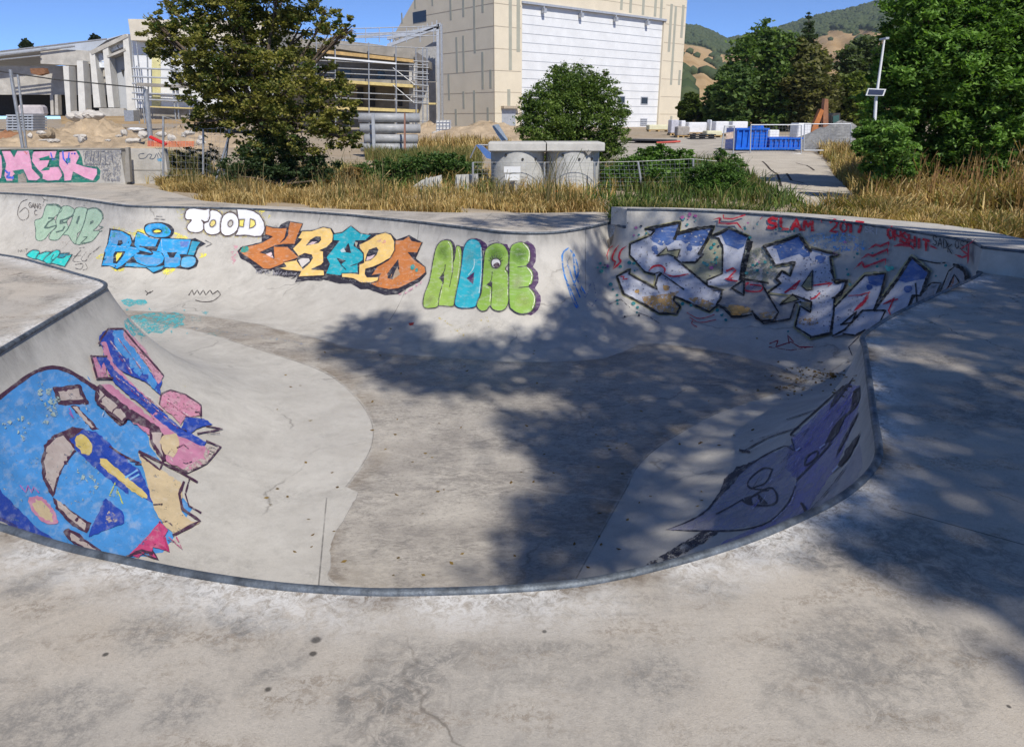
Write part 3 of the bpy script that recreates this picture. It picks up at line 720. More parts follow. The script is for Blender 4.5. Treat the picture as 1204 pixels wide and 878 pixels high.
for k in range(40):
    x = random.uniform(180, 1000); y = 640+ (x-180)/800*110 + random.uniform(-8, 14)
    if x > 700: y -= (x-700)*.4
    p.F((150, 150, 160), [(x, y), (x+9, y+2), (x+4, y+9)], .8)
p.hold = False; p.k += 1
p.at(270, 250, 9.26)
p.hold = True
for k in range(60):
    x = random.uniform(290, 740); y = 630+(x-290)*.12+random.uniform(0, 36); p.S((150, 148, 158), 5, [(x, y), (x+10, y-20)], .7)
p.hold = False; p.k += 1
p.build('orange, yellow and turquoise block letters CRAPO with a thick black shadow')
# ---- NORE
p = Piece(490, 270, 7.98)
Vi, Li, Dk = (70, 38, 88), (150, 182, 84), (62, 58, 66)
p.F(Vi, "540,85 600,95 660,140 650,200 600,180", 1.1, 2).F(Vi, "1010,120 1070,125 1115,180 1115,300 1090,350 1135,400 1140,500 1110,550 1160,620 1155,720 1110,780 1040,795 1060,560 1030,345", 1.1, 2)
p.F((60, 50, 70), "300,95 340,110 365,170 340,260 300,160", 1., 2).F((60, 50, 70), "380,155 440,160 430,260 400,240", 1.).F(Vi, "780,130 850,140 880,200 870,330 820,370 880,400 870,500 820,420 840,200", 1.1)
N1 = "285,98 330,125 345,200 350,300 370,170 385,152 415,170 425,250 410,430 390,560 355,700 325,722 215,715 175,735 80,738 60,690 75,600 120,480 150,320 180,180 225,115"
p.FO(Li, N1, Dk, 8, 1.1, 3)
p.G((186, 206, 130), 130, 650, 55, 75, .5).G((112, 152, 62), 250, 210, 60, 90, .5)
p.S(Dk, 7, "270,330 262,390 215,460", .8, 3).F(Dk, "215,455 262,410 255,510", .9).S(Dk, 7, "250,500 215,620 205,715", .8, 3).S(Dk, 6, "350,240 340,400 310,540", .8).S((230, 235, 200), 7, "300,120 332,190 335,400", .7, 3).S((230, 235, 200), 6, "395,180 408,300 380,500", .6, 3).S((225, 230, 195), 5, "245,520 225,640 190,700", .6)
O_ = "445,180 480,110 530,90 585,110 615,180 622,320 612,500 590,650 560,720 500,740 400,738 360,700 375,600 400,480 425,330"
p.FO((44, 176, 196), O_, (40, 60, 96), 8, 1.1, 3).G((120, 210, 218), 500, 260, 60, 130, .5).F(Vi, "470,460 545,400 535,515", 1.).S((190, 225, 230), 7, "545,280 540,360 490,430", .7, 3).S((190, 225, 230), 7, "610,170 612,400 590,600", .7, 3)
R_ = "640,250 660,180 720,135 790,130 840,170 865,240 862,320 835,370 865,430 868,640 840,740 780,770 720,755 690,720 660,760 610,768 570,730 575,680 610,600 625,450"
p.FO((138, 176, 76), R_, Dk, 8, 1.1, 3).G((184, 210, 128), 790, 620, 60, 110, .5).G((92, 136, 54), 750, 240, 85, 85, .5)
p.F(Dk, "665,522 715,490 712,550", 1.).S(Dk, 6, "715,400 705,480 665,522", .8, 3).S(Dk, 7, "712,545 705,640 700,730", .9).S((228, 234, 200), 7, "650,545 695,570 690,690", .6, 3).S((228, 234, 200), 7, "830,390 858,450 855,640", .6, 3)
p.FO((222, 222, 222), "748,275 785,290 792,330 765,362 725,358 708,320 718,288", Dk, 9, 1.1, 3).F((70, 44, 62), "730,330 760,312 784,325 770,358 735,356", 1.1, 3)
for a in range(200, 345, 20): p.S(Dk, 5, [(750+50*math.cos(R(a)), 315+52*math.sin(R(a))), (750+72*math.cos(R(a)), 315+76*math.sin(R(a)))], .9)
E_ = "880,200 910,140 980,118 1040,150 1065,220 1060,300 1030,345 1075,380 1092,440 1080,510 1050,540 1100,600 1115,680 1090,760 1030,795 960,795 900,760 872,700 870,400"
p.FO((132, 172, 72), E_, Dk, 8, 1.1, 3).G((92, 136, 56), 965, 240, 80, 95, .6).G((190, 214, 118), 1000, 690, 95, 90, .55).G((196, 204, 160), 950, 500, 60, 80, .5)
p.S(Dk, 6, "1035,345 950,355", .8).S(Dk, 6, "1060,542 960,552", .8).S((230, 234, 206), 7, "1000,130 1055,200 1050,300", .7, 3).S((230, 234, 206), 7, "1040,365 1080,430 1060,520", .7, 3).S((230, 234, 206), 7, "1060,570 1105,650 1085,750", .7, 3)
p.S(Vi, 6, "690,120 740,105 790,120", .6, 3)
p.build('lime green bubble letters NORE, the O turquoise, with a purple shadow and an eye in the R')
# ---- loose marks on the back wall
p = Piece(0, 0, 1, lift=.0005)
Bl = (36, 130, 214)
for q in ("668,292 661,300 664,325 673,345 680,362", "668,292 675,300 680,320 674,335", "666,305 672,325 682,350", "664,325 672,350 678,362", "674,300 677,325 688,345"): p.S(Bl, 1.8, q, .62, 3)
p.S((60, 96, 170), .9, "680,335 688,350 696,330 700,345", .55, 3).S((60, 96, 170), .9, "690,355 696,360 702,352", .55)
p.build('thin blue sprayed loop beside the raised ledge')
p = Piece(0, 0, 1, lift=.0005)
tg_ = (70, 64, 64)
p.S(tg_, 1.1, "222,347 226,341 228,347 232,341 235,347 239,341 242,347 247,341 250,346 256,342", .8).S(tg_, 1.1, "256,342 259,347 250,354 238,355 230,353", .8, 3)
p.S(tg_, 1.1, "171,342 174,345 172,347 177,343", .8).S((90, 86, 84), 1., "176,345 180,342", .7)
p.F((170, 40, 44), "480,380 487,379 486,382 482,383", 1.)
Ym = (214, 190, 70)
for q in ("516,374 530,382 540,392", "530,390 560,380 566,376", "562,376 575,386", "540,394 560,396", "572,372 576,386"): p.S(Ym, 2.4, q, .42, 3)
p.build('small black scribbled tag low on the back wall')
p = Piece(0, 0, 1, lift=.0005)
C_ = (62, 186, 196)
p.F(C_, "142,353 150,351 158,353 170,352 174,356 169,359 160,358 152,361 146,358", .6).F(C_, "146,376 158,371 170,369 182,367 196,369 205,367 214,369 218,373 214,378 217,382 208,386 200,385 190,392 178,391 170,396 160,393 155,397 150,391 146,384", .56).flecks(C_, "140,350 230,366 236,390 160,402", 26, .6, 2.0, .6)
p.F((110, 190, 200), "222,372 240,372 238,378 226,378", .4).F((110, 190, 200), "236,366 246,366 242,371", .5).F((120, 190, 196), "240,392 262,390 258,397", .4).F((110, 180, 190), "160,400 200,400 190,406", .35)
p.S((130, 170, 200), 1.4, "214,384 250,388 300,396 360,404", .42).S((120, 150, 200), 1.0, "270,394 320,396 356,405", .4)
p.build('patch of turquoise paint spilled on the floor behind the left corner')
# ---- big SLAM mural, in three tracings that meet
p = Piece(700, 240, 5.856, step=3)
K = (22, 22, 26); Hl = (170, 164, 120); W_ = (190, 194, 208); Bt = (74, 106, 166); Oc = (190, 152, 92); Rd = (206, 44, 66); Tl = (36, 134, 138); Pk = (190, 104, 160)
S1 = "345,172 585,125 570,195 815,155 735,345 745,345 690,402 600,402 560,385 780,570 880,595 850,690 785,745 590,655 540,640 585,710 560,758 440,755 330,690 195,620 150,500 240,450 235,480 425,585 410,560 420,490 340,468 240,360 240,275 380,210"
L1 = "800,220 920,165 1052,222 1010,430 1000,520 1120,545 1060,600 1235,700 1180,800 1010,770 985,715 860,700 880,595 770,560 770,525 870,480 880,280 850,235"
p.S(Hl, 26, S1, .8, 0, True).S(Hl, 22, "800,220 920,165 1060,222 1010,430", .8)
p.F((150, 150, 128), "600,400 700,400 800,240 850,235 880,300 870,480 770,525 760,550 620,430", .8)
p.F(W_, S1, .82); p.F(W_, "800,220 920,165 1052,222 1010,430 1000,520 880,560 770,560 770,525 870,480 880,280 850,235", .82)
p.F(Bt, "345,172 585,125 570,195 540,260 500,285 450,285 400,262 375,235 410,195", 1., 0).F(Bt, "570,195 815,155 775,260 740,285 700,290 640,285 590,250 545,250", 1.)
for c_, q in ((Bt, "400,285 425,290 425,320 395,325 385,300"), (Bt, "405,325 430,320 432,345 410,345"), (Bt, "630,290 665,290 662,320 635,325"), (Oc, "470,562 505,562 508,590 480,598 468,580"), (Oc, "275,590 300,590 298,612 272,610")): p.F(c_, q, 1., 3)
p.F(Oc, "320,640 480,620 580,600 540,640 585,710 560,750 440,750 340,690", .66, 0).F(Oc, "640,650 700,640 830,690 785,738 700,700", .62)
p.F(Bt, "860,190 920,170 1045,225 1025,290 985,310 900,280", .95).F(Oc, "860,705 985,720 1010,765 940,770", .7)
p.hold = True
for k in range(46):
    x = random.uniform(250, 840); y = random.uniform(290, 680)
    p.F((70, 78, 110), [(x, y), (x+random.uniform(5, 16), y+random.uniform(-4, 8)), (x+random.uniform(-3, 8), y+random.uniform(6, 15))], .7)
p.hold = False; p.k += 1
p.flecks((200, 200, 204), S1, 130, 3, 11, .7).flecks((96, 100, 124), S1, 110, 2, 8, .7)
p.FO((150, 148, 118), "425,358 490,300 500,325 585,312 565,370 500,345", K, 8, 1.)
p.S(Rd, 13, "370,460 400,430 450,425 480,450 470,480", .95, 3, tw=True).S(Rd, 11, "480,480 540,500 640,482", .95, 3, tw=True).S(Rd, 8, "175,500 200,500 190,520 220,515", .9)
p.S(K, 20, "345,172 470,148 585,125 572,180 545,240", 1.08).S(K, 23, "560,205 690,170 815,155 770,250 715,345", 1.08).S(K, 12, "345,172 410,180 380,215 240,275 236,350 340,468 410,488", 1.08)
p.S(K, 14, "715,345 745,345 690,402 600,402", 1.08).S(K, 14, "545,370 640,450 780,568 880,595 850,690 785,745 590,655 545,638 540,665 585,710 560,758 440,757 330,690 195,620 150,500 240,450 232,482 425,590 412,560 430,500 455,478", 1.08).S(K, 8, "345,470 410,480 440,470 540,540 610,590", 1.)
p.S(K, 18, "800,220 860,200 920,165 1060,225 1035,330 1010,430 1000,520", 1.08).S(K, 11, "800,225 850,235 880,300 875,480 770,525 770,560", 1.08)
p.S(K, 12, "850,700 900,725 940,775 1010,772", 1.)
# red flames, dots
p.S(Rd, 12, "165,285 135,330 120,380 140,400 125,440", .95, 3, tw=True).S(Rd, 12, "215,290 180,320 165,370 175,400 125,450", .95, 3, tw=True).S(Rd, 5, "125,290 90,320 82,350 92,385", .9, 3)
p.S(Rd, 5, "630,750 700,790 760,785 820,765", .85, 3).S(Rd, 5, "650,785 720,820 830,800", .85, 3).S(Rd, 5, "700,850 665,830 670,805", .8, 3)
p.dots(Tl, "300,210 350,200 605,100 690,112 635,140 235,405 175,432 270,460 265,410 105,555 120,590 150,630 150,668 262,688 290,715 285,750 840,735 870,770 755,410 800,400 830,385 745,405 770,420 800,300 825,335 820,275 660,700 600,690 150,690", 11, 1).dots((70, 180, 160), "30,410 45,440 10,440 65,440 35,465", 11, .8).dots(Pk, "650,70 640,95 280,160 265,215 800,440 830,420 85,430 690,80 600,90", 11, .75).dots((40, 44, 66), "225,130 60,420 815,600 300,770 850,290 315,150 345,215 200,780", 6, 1)
p.at(840, 250, 5.856)
A1 = "345,232 590,152 670,262 680,243 865,293 805,305 835,492 930,470 925,490 835,585 830,830 665,870 555,795 595,650 560,600 455,640 540,570 370,550 470,490 430,460 470,405 525,440 560,345 425,365"
p.S(Hl, 24, A1, .8, 0, True)
p.F((140, 144, 128), "215,250 330,240 420,370 460,400 430,460 360,490 205,460", .55)
p.F(W_, A1, .82).F((150, 150, 152), "205,465 335,490 445,695 410,745 335,770 290,740 255,680 20,635 55,540 140,540 190,575", .92)
p.F((150, 150, 152), "370,560 455,640 560,600 570,640 525,740 420,750 445,695", .85)
p.F(Bt, "400,240 590,155 670,270 660,300 620,310 590,285 540,300 490,315 455,330 430,250", .95).F(Bt, "705,300 770,300 760,335 725,355 700,330", .95, 3).F(Oc, "100,640 230,655 255,690 130,700", .7, 3).F(Oc, "300,700 420,680 430,710 370,750 300,735", .55).F(Oc, "590,710 700,720 720,770 640,790 580,770", .5).F((150, 140, 110), "590,620 675,615 670,690 600,650", .8)
p.flecks((200, 200, 204), A1, 110, 3, 11, .7).flecks((96, 100, 124), A1, 90, 2, 8, .7)
p.FO((140, 138, 108), "680,400 675,535 640,540 605,510", K, 8, 1.).FO((140, 138, 108), "455,640 545,570 585,605", K, 8, 1.)
p.hold = True
for k in range(60):
    x = random.uniform(560, 830); y = random.uniform(310, 800)
    p.F((74, 80, 110), [(x, y), (x+random.uniform(5, 16), y+random.uniform(-4, 8)), (x+random.uniform(-3, 8), y+random.uniform(6, 15))], .6)
p.hold = False; p.k += 1
p.F((200, 168, 186), "200,490 320,480 320,540 240,550", .5, 3).S(Rd, 10, "215,495 240,485 210,520 230,545 320,545 330,510 250,500", .9, 3).S(Rd, 12, "85,405 130,385 150,400 90,465 160,475", .9).S(Rd, 6, "75,460 130,450", .8).S(Rd, 14, "590,475 540,520 490,555", .95).S(Rd, 7, "530,530 560,530 595,470", .9).S(Rd, 9, "690,505 760,495 810,490", .8).S(Rd, 11, "730,560 700,590 670,600", .85).S(Rd, 5, "770,480 820,490 790,510", .7)
p.S(K, 22, "345,232 470,200 590,152 640,230 670,265", 1.08).S(K, 16, "345,232 425,365 560,342 525,440 470,405 430,460 460,490 375,555", 1.08).S(K, 16, "675,243 770,270 865,293 805,305 815,400 838,492 925,470 900,530 835,590 828,700 805,840 665,870", 1.08).S(K, 12, "675,868 560,795 595,650 665,695 675,620 540,570", 1.08).S(K, 11, "600,620 560,630 525,740 340,772 260,690", 1.).S(K, 14, "375,490 210,462 205,575 120,525 200,470", 1.08).S(K, 12, "335,500 360,550 445,695 410,748 335,755 290,740 262,685", 1.).S(K, 14, "0,530 55,540 45,600 15,640 60,665 120,725 190,725 258,710", 1.08)
p.S(K, 23, "258,200 225,330 200,460", 1.08)
p.S(Rd, 9, "65,15 65,38 130,42 215,15", .95).S(Rd, 13, "0,45 40,35 35,70 100,75 160,70 200,120", .95, tw=True).S(Rd, 6, "320,45 335,30", .9)
p.dots(Tl, "250,170 215,110 300,80 270,365 300,355 355,345 300,400 370,418 395,380 460,110 495,130 430,115 515,130 225,420 20,680 60,710 80,750 510,830 20,310 930,430 555,125", 10, 1).dots(Pk, "310,345 325,405 290,330 235,70", 9, .7).dots((66, 170, 160), "285,400 350,340 5,350", 14, .6)
# sky-blue spray behind the top
p.F((70, 140, 200), "640,170 720,140 860,150 936,170 930,260 860,270 740,250 690,230", .48, 3)
p.at(980, 250, 5.489)
p.F((70, 150, 220), "0,120 90,130 190,170 240,210 180,250 60,240 0,220", .5, 3)
M1 = "0,610 100,440 0,470 20,620 200,420 355,395 270,640 520,285 635,385 580,540 520,560 485,645 300,720 150,810 70,795 0,815"
p.F(W_, "20,610 215,410 350,400 300,560 270,640 60,800 0,815", .85).F(W_, "300,580 430,430 520,290 632,385 575,540 530,540 490,640 330,710 150,810 75,795 180,700", .85)
p.S(Hl, 16, "20,600 215,395 350,385", .7).S(Hl, 16, "330,540 520,272 645,380", .7)
p.flecks((194, 196, 204), "30,610 215,420 330,410 200,700 40,800", 60, 3, 9, .7).flecks((194, 196, 204), "300,600 520,420 600,440 480,640 180,760", 70, 3, 9, .7).flecks((96, 100, 124), "30,610 215,420 330,410 200,700 40,800", 40, 2, 7, .7)
p.F(Bt, "235,412 345,402 330,470 290,480 240,460", .95).F(Bt, "430,440 520,290 630,385 600,430 540,440 480,455", .95).F(Bt, "475,480 515,475 520,505 490,522 470,505", .95, 3).F(Bt, "225,475 255,470 265,495 235,505", .95, 3)
p.F((156, 156, 160), "600,520 660,450 700,460 670,550 560,610 510,630 530,560", .75).F((158, 158, 162), "690,550 800,345 860,370 885,460 780,510", .85).F((176, 112, 84), "720,530 800,410 790,500", .7).F((150, 130, 100), "780,505 830,440 850,470", .7)
p.S(K, 12, "20,615 215,410 350,395 320,520 272,635", 1.08).S(K, 19, "272,640 430,430 520,285 632,385", 1.08).S(K, 14, "632,385 575,540 525,540 485,650", 1.08).S(K, 8, "600,500 650,455 710,455 665,555", 1.).S(K, 9, "690,550 760,380 810,340", 1.).S(K, 22, "795,335 850,360 880,400 885,470", 1.08, 3).S(K, 8, "730,545 800,400 850,470", 1.).S(K, 8, "545,460 555,600", .9).S(K, 11, "0,812 80,770 200,640 350,640 310,720", 1.).S(K, 11, "55,735 130,722 160,650 60,735", 1.).S(K, 11, "70,795 150,806 215,770", 1.).S(K, 8, "560,300 680,325 740,322", .8, 3)
p.S(K, 12, "0,440 100,440 60,540 0,560", 1.)
p.S(Rd, 20, "240,530 215,580 150,640", .9, tw=True).S(Rd, 6, "110,545 180,540 250,520", .8).S(Rd, 10, "405,560 370,640 385,680", .9).S(Rd, 8, "410,560 330,600 430,565", .7)
for q in ("245,235 290,205 320,215 375,190 370,225", "195,300 240,270 270,280 365,235 370,270", "150,365 200,320 215,355 355,300 350,345"): p.S(Rd, 14, q, .95, tw=True)
p.S(Rd, 17, "410,215 450,205 520,215 540,235", .95, tw=True).S(Rd, 12, "905,200 900,330", .8, tw=True).S(Rd, 12, "810,270 860,290 905,275 850,240", .85, tw=True).S(Rd, 9, "850,230 915,200", .85)
p.dots(Tl, "170,265 150,290 100,370 270,260 300,350 300,300 120,470 680,410 745,340 380,355", 10, .95).dots((60, 180, 170), "375,365 395,360 360,350", 14, .7).dots(Pk, "90,190 260,180 30,260", 14, .5)
p.build('huge SLAM mural in black outlines with blue tops and ochre bases, covering the shaded back right wall')
# lettering along the top of the wall
p = Piece(840, 250, 5.856, step=3, base=.014, lift=.0004)
p.text((206, 30, 48), 21, 'SLAM', 372, 34, 62, 72, 1.32, .06, 1.1).text((214, 30, 48), 14, '20', 800, 52, 52, 76, 1.3, .1, 1.1).S(Rd, 5, "735,50 745,70", 1.)
p.at(980, 250, 5.489)
p.text((206, 30, 48), 18, '17', 92, 66, 42, 58, 1.3, .05, 1.1).text((200, 202, 210), 4, 'SRI', 210, 84, 26, 40, 1.2, .2, .8)
p.text((206, 30, 48), 16, 'OHSHIT', 355, 95, 38, 66, 1.22, .33, 1.1)
p.text((40, 40, 46), 6, 'SAD', 650, 145, 26, 60, 1.3, .35, 1.).text((40, 40, 46), 6, 'K', 748, 195, 26, 60, 1.3, .35, 1.).text((40, 40, 46), 6, 'OST', 795, 175, 26, 56, 1.3, .15, 1.)
p.S(Rd, 6, "620,200 680,235 630,215", .8)
p.build('red painted words SLAM 2017 and OHSHIT, and a black tag, along the top of the back right wall')
# faint lower marks
p = Piece(0, 0, 1, lift=.0005)
p.S((150, 44, 60), 1.3, "905,404 915,400 912,408 930,402 940,408 956,408", .8).S((150, 44, 60), 1.3, "928,404 926,394 933,402", .8).S((150, 44, 60), 1., "904,408 930,412 948,409", .6)
p.S((60, 60, 74), 1.0, "998,408 1010,396", .8).S((60, 60, 74), 1.0, "998,408 1002,418", .8)
p.S((70, 70, 84), .8, "716,358 730,352 745,366 762,372 775,380", .6)
p.S((70, 80, 66), 1.3, "940,450 942,440 938,432", .5, 3).S((70, 80, 66), 1.1, "934,454 944,456 948,450", .5)
p.build('thin dark red scribble below the SLAM mural')
ROUGH = .55
# ---- blue character piece on the near left wall (generic shapes)
p = Piece(0, 380, 2.927, step=7, base=.0015, lift=.0003)
Bb = (74, 148, 216); Nv = (34, 70, 170); Mr = (74, 42, 66); Bn = (204, 184, 148); Gy = (186, 172, 166); Pn = (198, 132, 162)
p.at(90, 370, 2.83)
p.F(Bb, "0,230 60,250 160,345 235,375 240,430 280,490 205,455 215,500 265,630 240,640 275,700 160,812 100,805 0,720", .86)
p.at(0, 380, 2.927)
p.F(Bb, "-60,330 0,262 60,205 120,165 180,152 235,165 290,200 330,240 300,180 420,420 439,440 600,560 660,640 560,790 439,811 380,808 240,775 130,735 60,700 0,660 -60,620", .86)
p.S(Mr, 14, "-10,262 60,208 120,168 180,152 235,165 290,198 330,225", .84, 3)
p.F(Nv, "-60,540 0,575 70,650 140,715 240,775 130,745 60,712 0,680 -60,650", .82).S((60, 60, 130), 10, "0,672 110,730 250,778", .7)
p.F(Mr, "180,222 275,210 307,280 200,282", .82).F(Gy, "200,235 268,224 285,262 212,268", .8).F(Mr, "240,285 262,282 340,365 318,368", .84).F(Gy, "250,290 262,288 325,360 315,362", .9)
p.F(Mr, "330,225 355,215 430,260 439,285 439,345 412,355 322,268", .84).F(Gy, "340,240 385,262 395,280 439,290 439,325 410,340 332,268", .85)
p.F(Nv, "210,375 270,362 330,375 439,470 439,590 350,520 250,430", .84).F(Mr, "140,480 150,420 185,385 250,358 290,362 240,400 262,440 215,500 190,570 180,600 145,540", .84)
p.F(Gy, "150,480 160,425 190,395 215,385 255,435 205,505 180,580 155,530", .82)
p.F(Mr, "180,600 310,690 298,725 240,690 190,640", .82).F(Gy, "190,605 295,692 290,712 240,675 200,635", .85)
p.F((212, 190, 110), "262,388 285,385 312,415 315,445 300,457 275,440 258,412", .84, 3).F((214, 192, 120), "345,465 365,470 500,590 490,608 345,490", .84)
p.F(Pn, "105,598 140,600 180,640 198,685 180,697 145,685 110,650 95,615", .84, 3).F(Bn, "112,610 138,612 170,645 182,680 165,682 135,665 112,635", 1.05, 3)
p.F(Mr, "215,720 232,706 262,722 350,790 368,802 300,785 240,755", .82).F(Gy, "232,722 262,735 335,788 290,772 245,750", .85)
p.F(Nv, "360,605 425,655 425,690 300,737 320,690", 1.1).F(Gy, "370,650 395,660 400,680 360,705", .55, 2)
p.flecks((168, 190, 186), "120,200 190,230 200,340 150,345", 22, 4, 12, .62).flecks((168, 190, 186), "0,340 90,300 100,400 20,400", 14, 3, 8, .62).flecks((168, 190, 186), "255,500 340,530 330,590 280,570", 12, 4, 11, .62).flecks((150, 176, 184), "0,280 120,180 420,430 250,700 60,620", 60, 1.5, 4, .6)
p.S((196, 90, 180), 3, "65,560 85,585 92,560 105,585 112,565 130,585", .8).S((180, 90, 180), 3, "235,295 250,330 235,310", .8).S((190, 200, 90), 5, "395,550 375,595 400,600 400,570 420,625", .6)
p.at(90, 370, 2.83)

p.F(Nv, "100,440 150,480 210,520 262,636 235,620 60,440 20,395 60,400", .82)
for k in range(6): p.S(Mr, 5, [(108+k*17, 440+k*12), (150+k*14, 470+k*6)], .84)
p.F((214, 192, 120), "75,480 95,485 238,605 228,618 75,500", 1.1).S((120, 180, 230), 6, "160,545 200,520", .84).S((120, 180, 230), 6, "175,552 205,535", .84)
p.F(Bn, "205,460 230,490 280,520 345,560 350,610 345,660 380,690 410,695 320,735 270,680 240,600 225,530", .82).S(Mr, 8, "205,458 290,500 340,525 400,560", .84).S(Mr, 6, "285,490 275,520 210,470", .84).S(Mr, 9, "355,560 340,600 350,650 410,690 320,738", .8).S(Mr, 6, "375,545 360,600 372,640 412,662", .7)
p.F((196, 70, 120), "275,690 300,720 290,745 305,790 250,780 265,815 225,795 200,815 175,800 230,745", .75).S((170, 50, 100), 8, "290,745 305,792 265,768", .8).S(Mr, 5, "200,795 270,820 250,790", .9).S((180, 60, 110), 4, "305,745 350,785 330,745", .7)
p.S(Mr, 10, "165,810 215,790 250,800", .8)
# upper pink and blue arrow
p.F(Nv, "68,75 90,55 150,50 150,90 215,170 280,225 275,270 230,230 120,180 90,150", .84).F(Bb, "118,55 150,50 160,80 200,130 235,185 262,225 265,262 240,240 215,195 205,210 175,180 170,150 125,120", .84)
p.F(Pn, "78,95 92,90 120,170 200,250 290,345 360,410 425,440 440,460 430,490 370,530 290,490 260,420 140,330 60,250 70,235 110,235 180,290 260,360 230,320 100,200", .84)
p.F(Pn, "42,140 60,145 75,180 85,160 100,210 60,215", .75).F(Nv, "60,140 95,142 120,185 260,310 350,385 430,430 415,442 340,410 250,340 115,225 85,160 78,185", .84)
p.F((206, 150, 170), "150,50 165,55 215,110 285,210 270,235 235,180 190,120 158,85", .7)
p.F((206, 140, 165), "275,275 300,255 350,265 412,310 412,340 360,345 345,370 270,300", .72).S(Mr, 5, "272,300 280,265 310,255 360,270 412,305 412,340", .9).F(Nv, "345,380 360,345 420,350 450,370 395,385 380,400 430,430 420,442 350,400", .82)
p.S(Mr, 5, "400,400 485,385 430,375", .8).S(Mr, 7, "430,425 478,445 430,500 365,530 310,510", .95).S(Mr, 6, "68,100 78,80 100,50 150,50 200,110 285,205", .95)
p.F(Mr, "58,250 70,235 160,310 210,340 270,380 290,415 295,490 280,490 240,430 238,385 160,350 150,370 60,300", .95).F(Gy, "70,255 150,325 160,345 145,355 68,295", .85).F(Gy, "245,395 280,400 275,440 285,480 250,430", .85)
p.F(Bn, "285,405 330,400 340,440 320,480 290,470 275,430", .9).S(Mr, 7, "42,140 62,215 115,215", .9).S(Mr, 6, "42,142 95,142", .9)
p.F(Gy, "430,440 475,446 430,500 370,530 350,520 420,480", .6)
p.S((214, 190, 70), 2, "330,228 430,285", .4)
for q in ("60,260 90,300 80,340", "20,300 40,360", "300,470 330,520 320,560"): p.S((205, 200, 196), 3, q, .55, 3)
for (a_, b_) in (((100, 90), (180, 200)), ((130, 80), (215, 190)), ((180, 240), (290, 330)), ((200, 270), (330, 380)), ((120, 210), (230, 300)), ((300, 290), (380, 350))):
    p.S((226, 200, 206), 4, [(a_[0]+random.uniform(-8, 8), a_[1]), ((a_[0]+b_[0])/2+random.uniform(-8, 8), (a_[1]+b_[1])/2), b_], .52); p.S((150, 60, 110), 2.5, [(a_[0]+6, a_[1]+8), (b_[0]+random.uniform(-6, 10), b_[1]+6)], .55)
for (x, y) in ((300, 470), (330, 450), (350, 500), (250, 640), (270, 700), (300, 760), (330, 380), (390, 330), (430, 400)): p.S(Mr, 3, [(x, y), (x+random.uniform(10, 34), y+random.uniform(-18, 16)), (x+random.uniform(20, 50), y+random.uniform(-10, 26))], .62)
p.build('large bright blue abstract mural with maroon outlines and pink arrows on the near left wall')
# ---- purple piece on the shaded near right wall
p = Piece(750, 420, 3.253, step=7, base=.0015, lift=.0003)
Pu = (150, 146, 214); Lv = (166, 166, 200); K = (50, 50, 64)
p.F(Pu, "600,300 680,220 740,165 800,100 850,110 845,190 820,270 770,400 700,510 640,600 600,640 480,710 380,735 300,740 330,700 480,640 560,590 610,470 590,430", 2.42)
p.F(Lv, "640,590 700,500 780,440 850,330 860,420 800,520 700,600 600,670 470,740 300,780 330,720 480,690", 2.2)
p.F(Lv, "110,660 200,625 300,550 360,470 430,400 600,330 600,430 600,520 560,590 470,640 330,665", 2.42)
p.F(Pu, "590,310 680,250 740,190 830,150 800,270 720,330 610,470 560,420", 2.38)
p.S(K, 7, "108,660 200,625 270,580 330,500 430,410 560,340 600,360", .82, 3, tw=True).S(K, 6, "110,660 240,664 400,660 510,625 580,550 610,470 612,430", .82, 3, tw=True)
p.F(K, "330,465 380,420 440,400 400,440 340,510 275,575 310,520", .72).F(K, "0,815 60,775 240,670 320,665 230,720 90,800 40,822", .62)
p.S(K, 7, "412,550 500,500 530,520 530,555 490,568 420,560 400,545", .84, 3).S(K, 6, "515,430 480,425 425,470 430,500 500,510", .84, 3).F(K, "410,540 430,530 440,560 415,558", .9).F(K, "455,520 500,560 470,562", .8).S(K, 4, "400,545 340,580 300,600", .8)
p.S(K, 5, "515,430 490,480 440,500", .8, 3)
for q in ("825,80 790,130 735,200", "850,110 840,180 760,260 720,330", "845,215 800,300 760,380", "800,105 760,150 740,190"): p.S(K, 8, q, .78, 3, tw=True)
p.F(K, "720,325 760,260 800,220 770,290 735,330", .8).F(K, "770,415 800,350 860,280 840,330 800,400 780,420", .85).F(K, "830,130 850,112 845,160 815,200", .8)
p.S(K, 5, "640,415 650,380 690,360 680,390 645,415", .84, 3).S(K, 5, "600,300 590,290 700,190 790,110", .9, 3).S(K, 4, "575,345 600,360 590,315", .9).S(K, 9, "628,560 645,590 642,635", .84, 3).S(K, 5, "440,720 495,675", .95).S(K, 4, "610,470 680,400 740,330", .8).S(K, 9, "695,600 780,560 840,500", .78, 3, tw=True).S(K, 3, "650,600 740,500 800,420", .6, 3)
p.S(K, 4, "400,365 500,310 620,270", .7, 3).S(K, 3, "570,240 680,205", .7).S(K, 7, "390,358 430,365", .7).S(K, 4, "430,325 540,290", .5)
for q in ("700,350 720,335", "570,660 605,650 610,635", "750,440 770,420", "610,360 625,350"): p.S((190, 200, 230), 5, q, .9)
p.S((190, 196, 230), 3, "612,480 590,560 520,630", .6, 3)
for k in range(26):
    t = random.random(); x = 420+400*t+random.uniform(-30, 30); y = 560-420*t+random.uniform(-20, 60); L_ = random.uniform(20, 70)
    p.S((random.choice([(96, 92, 190), (190, 190, 226), (60, 60, 80)])), random.uniform(1.5, 3.5), [(x, y), (x+L_*.45, y-L_*.5), (x+L_*.8, y-L_*1.1)], .58)
p.build('violet leaf-like graffiti with dark strokes on the shaded near right wall')
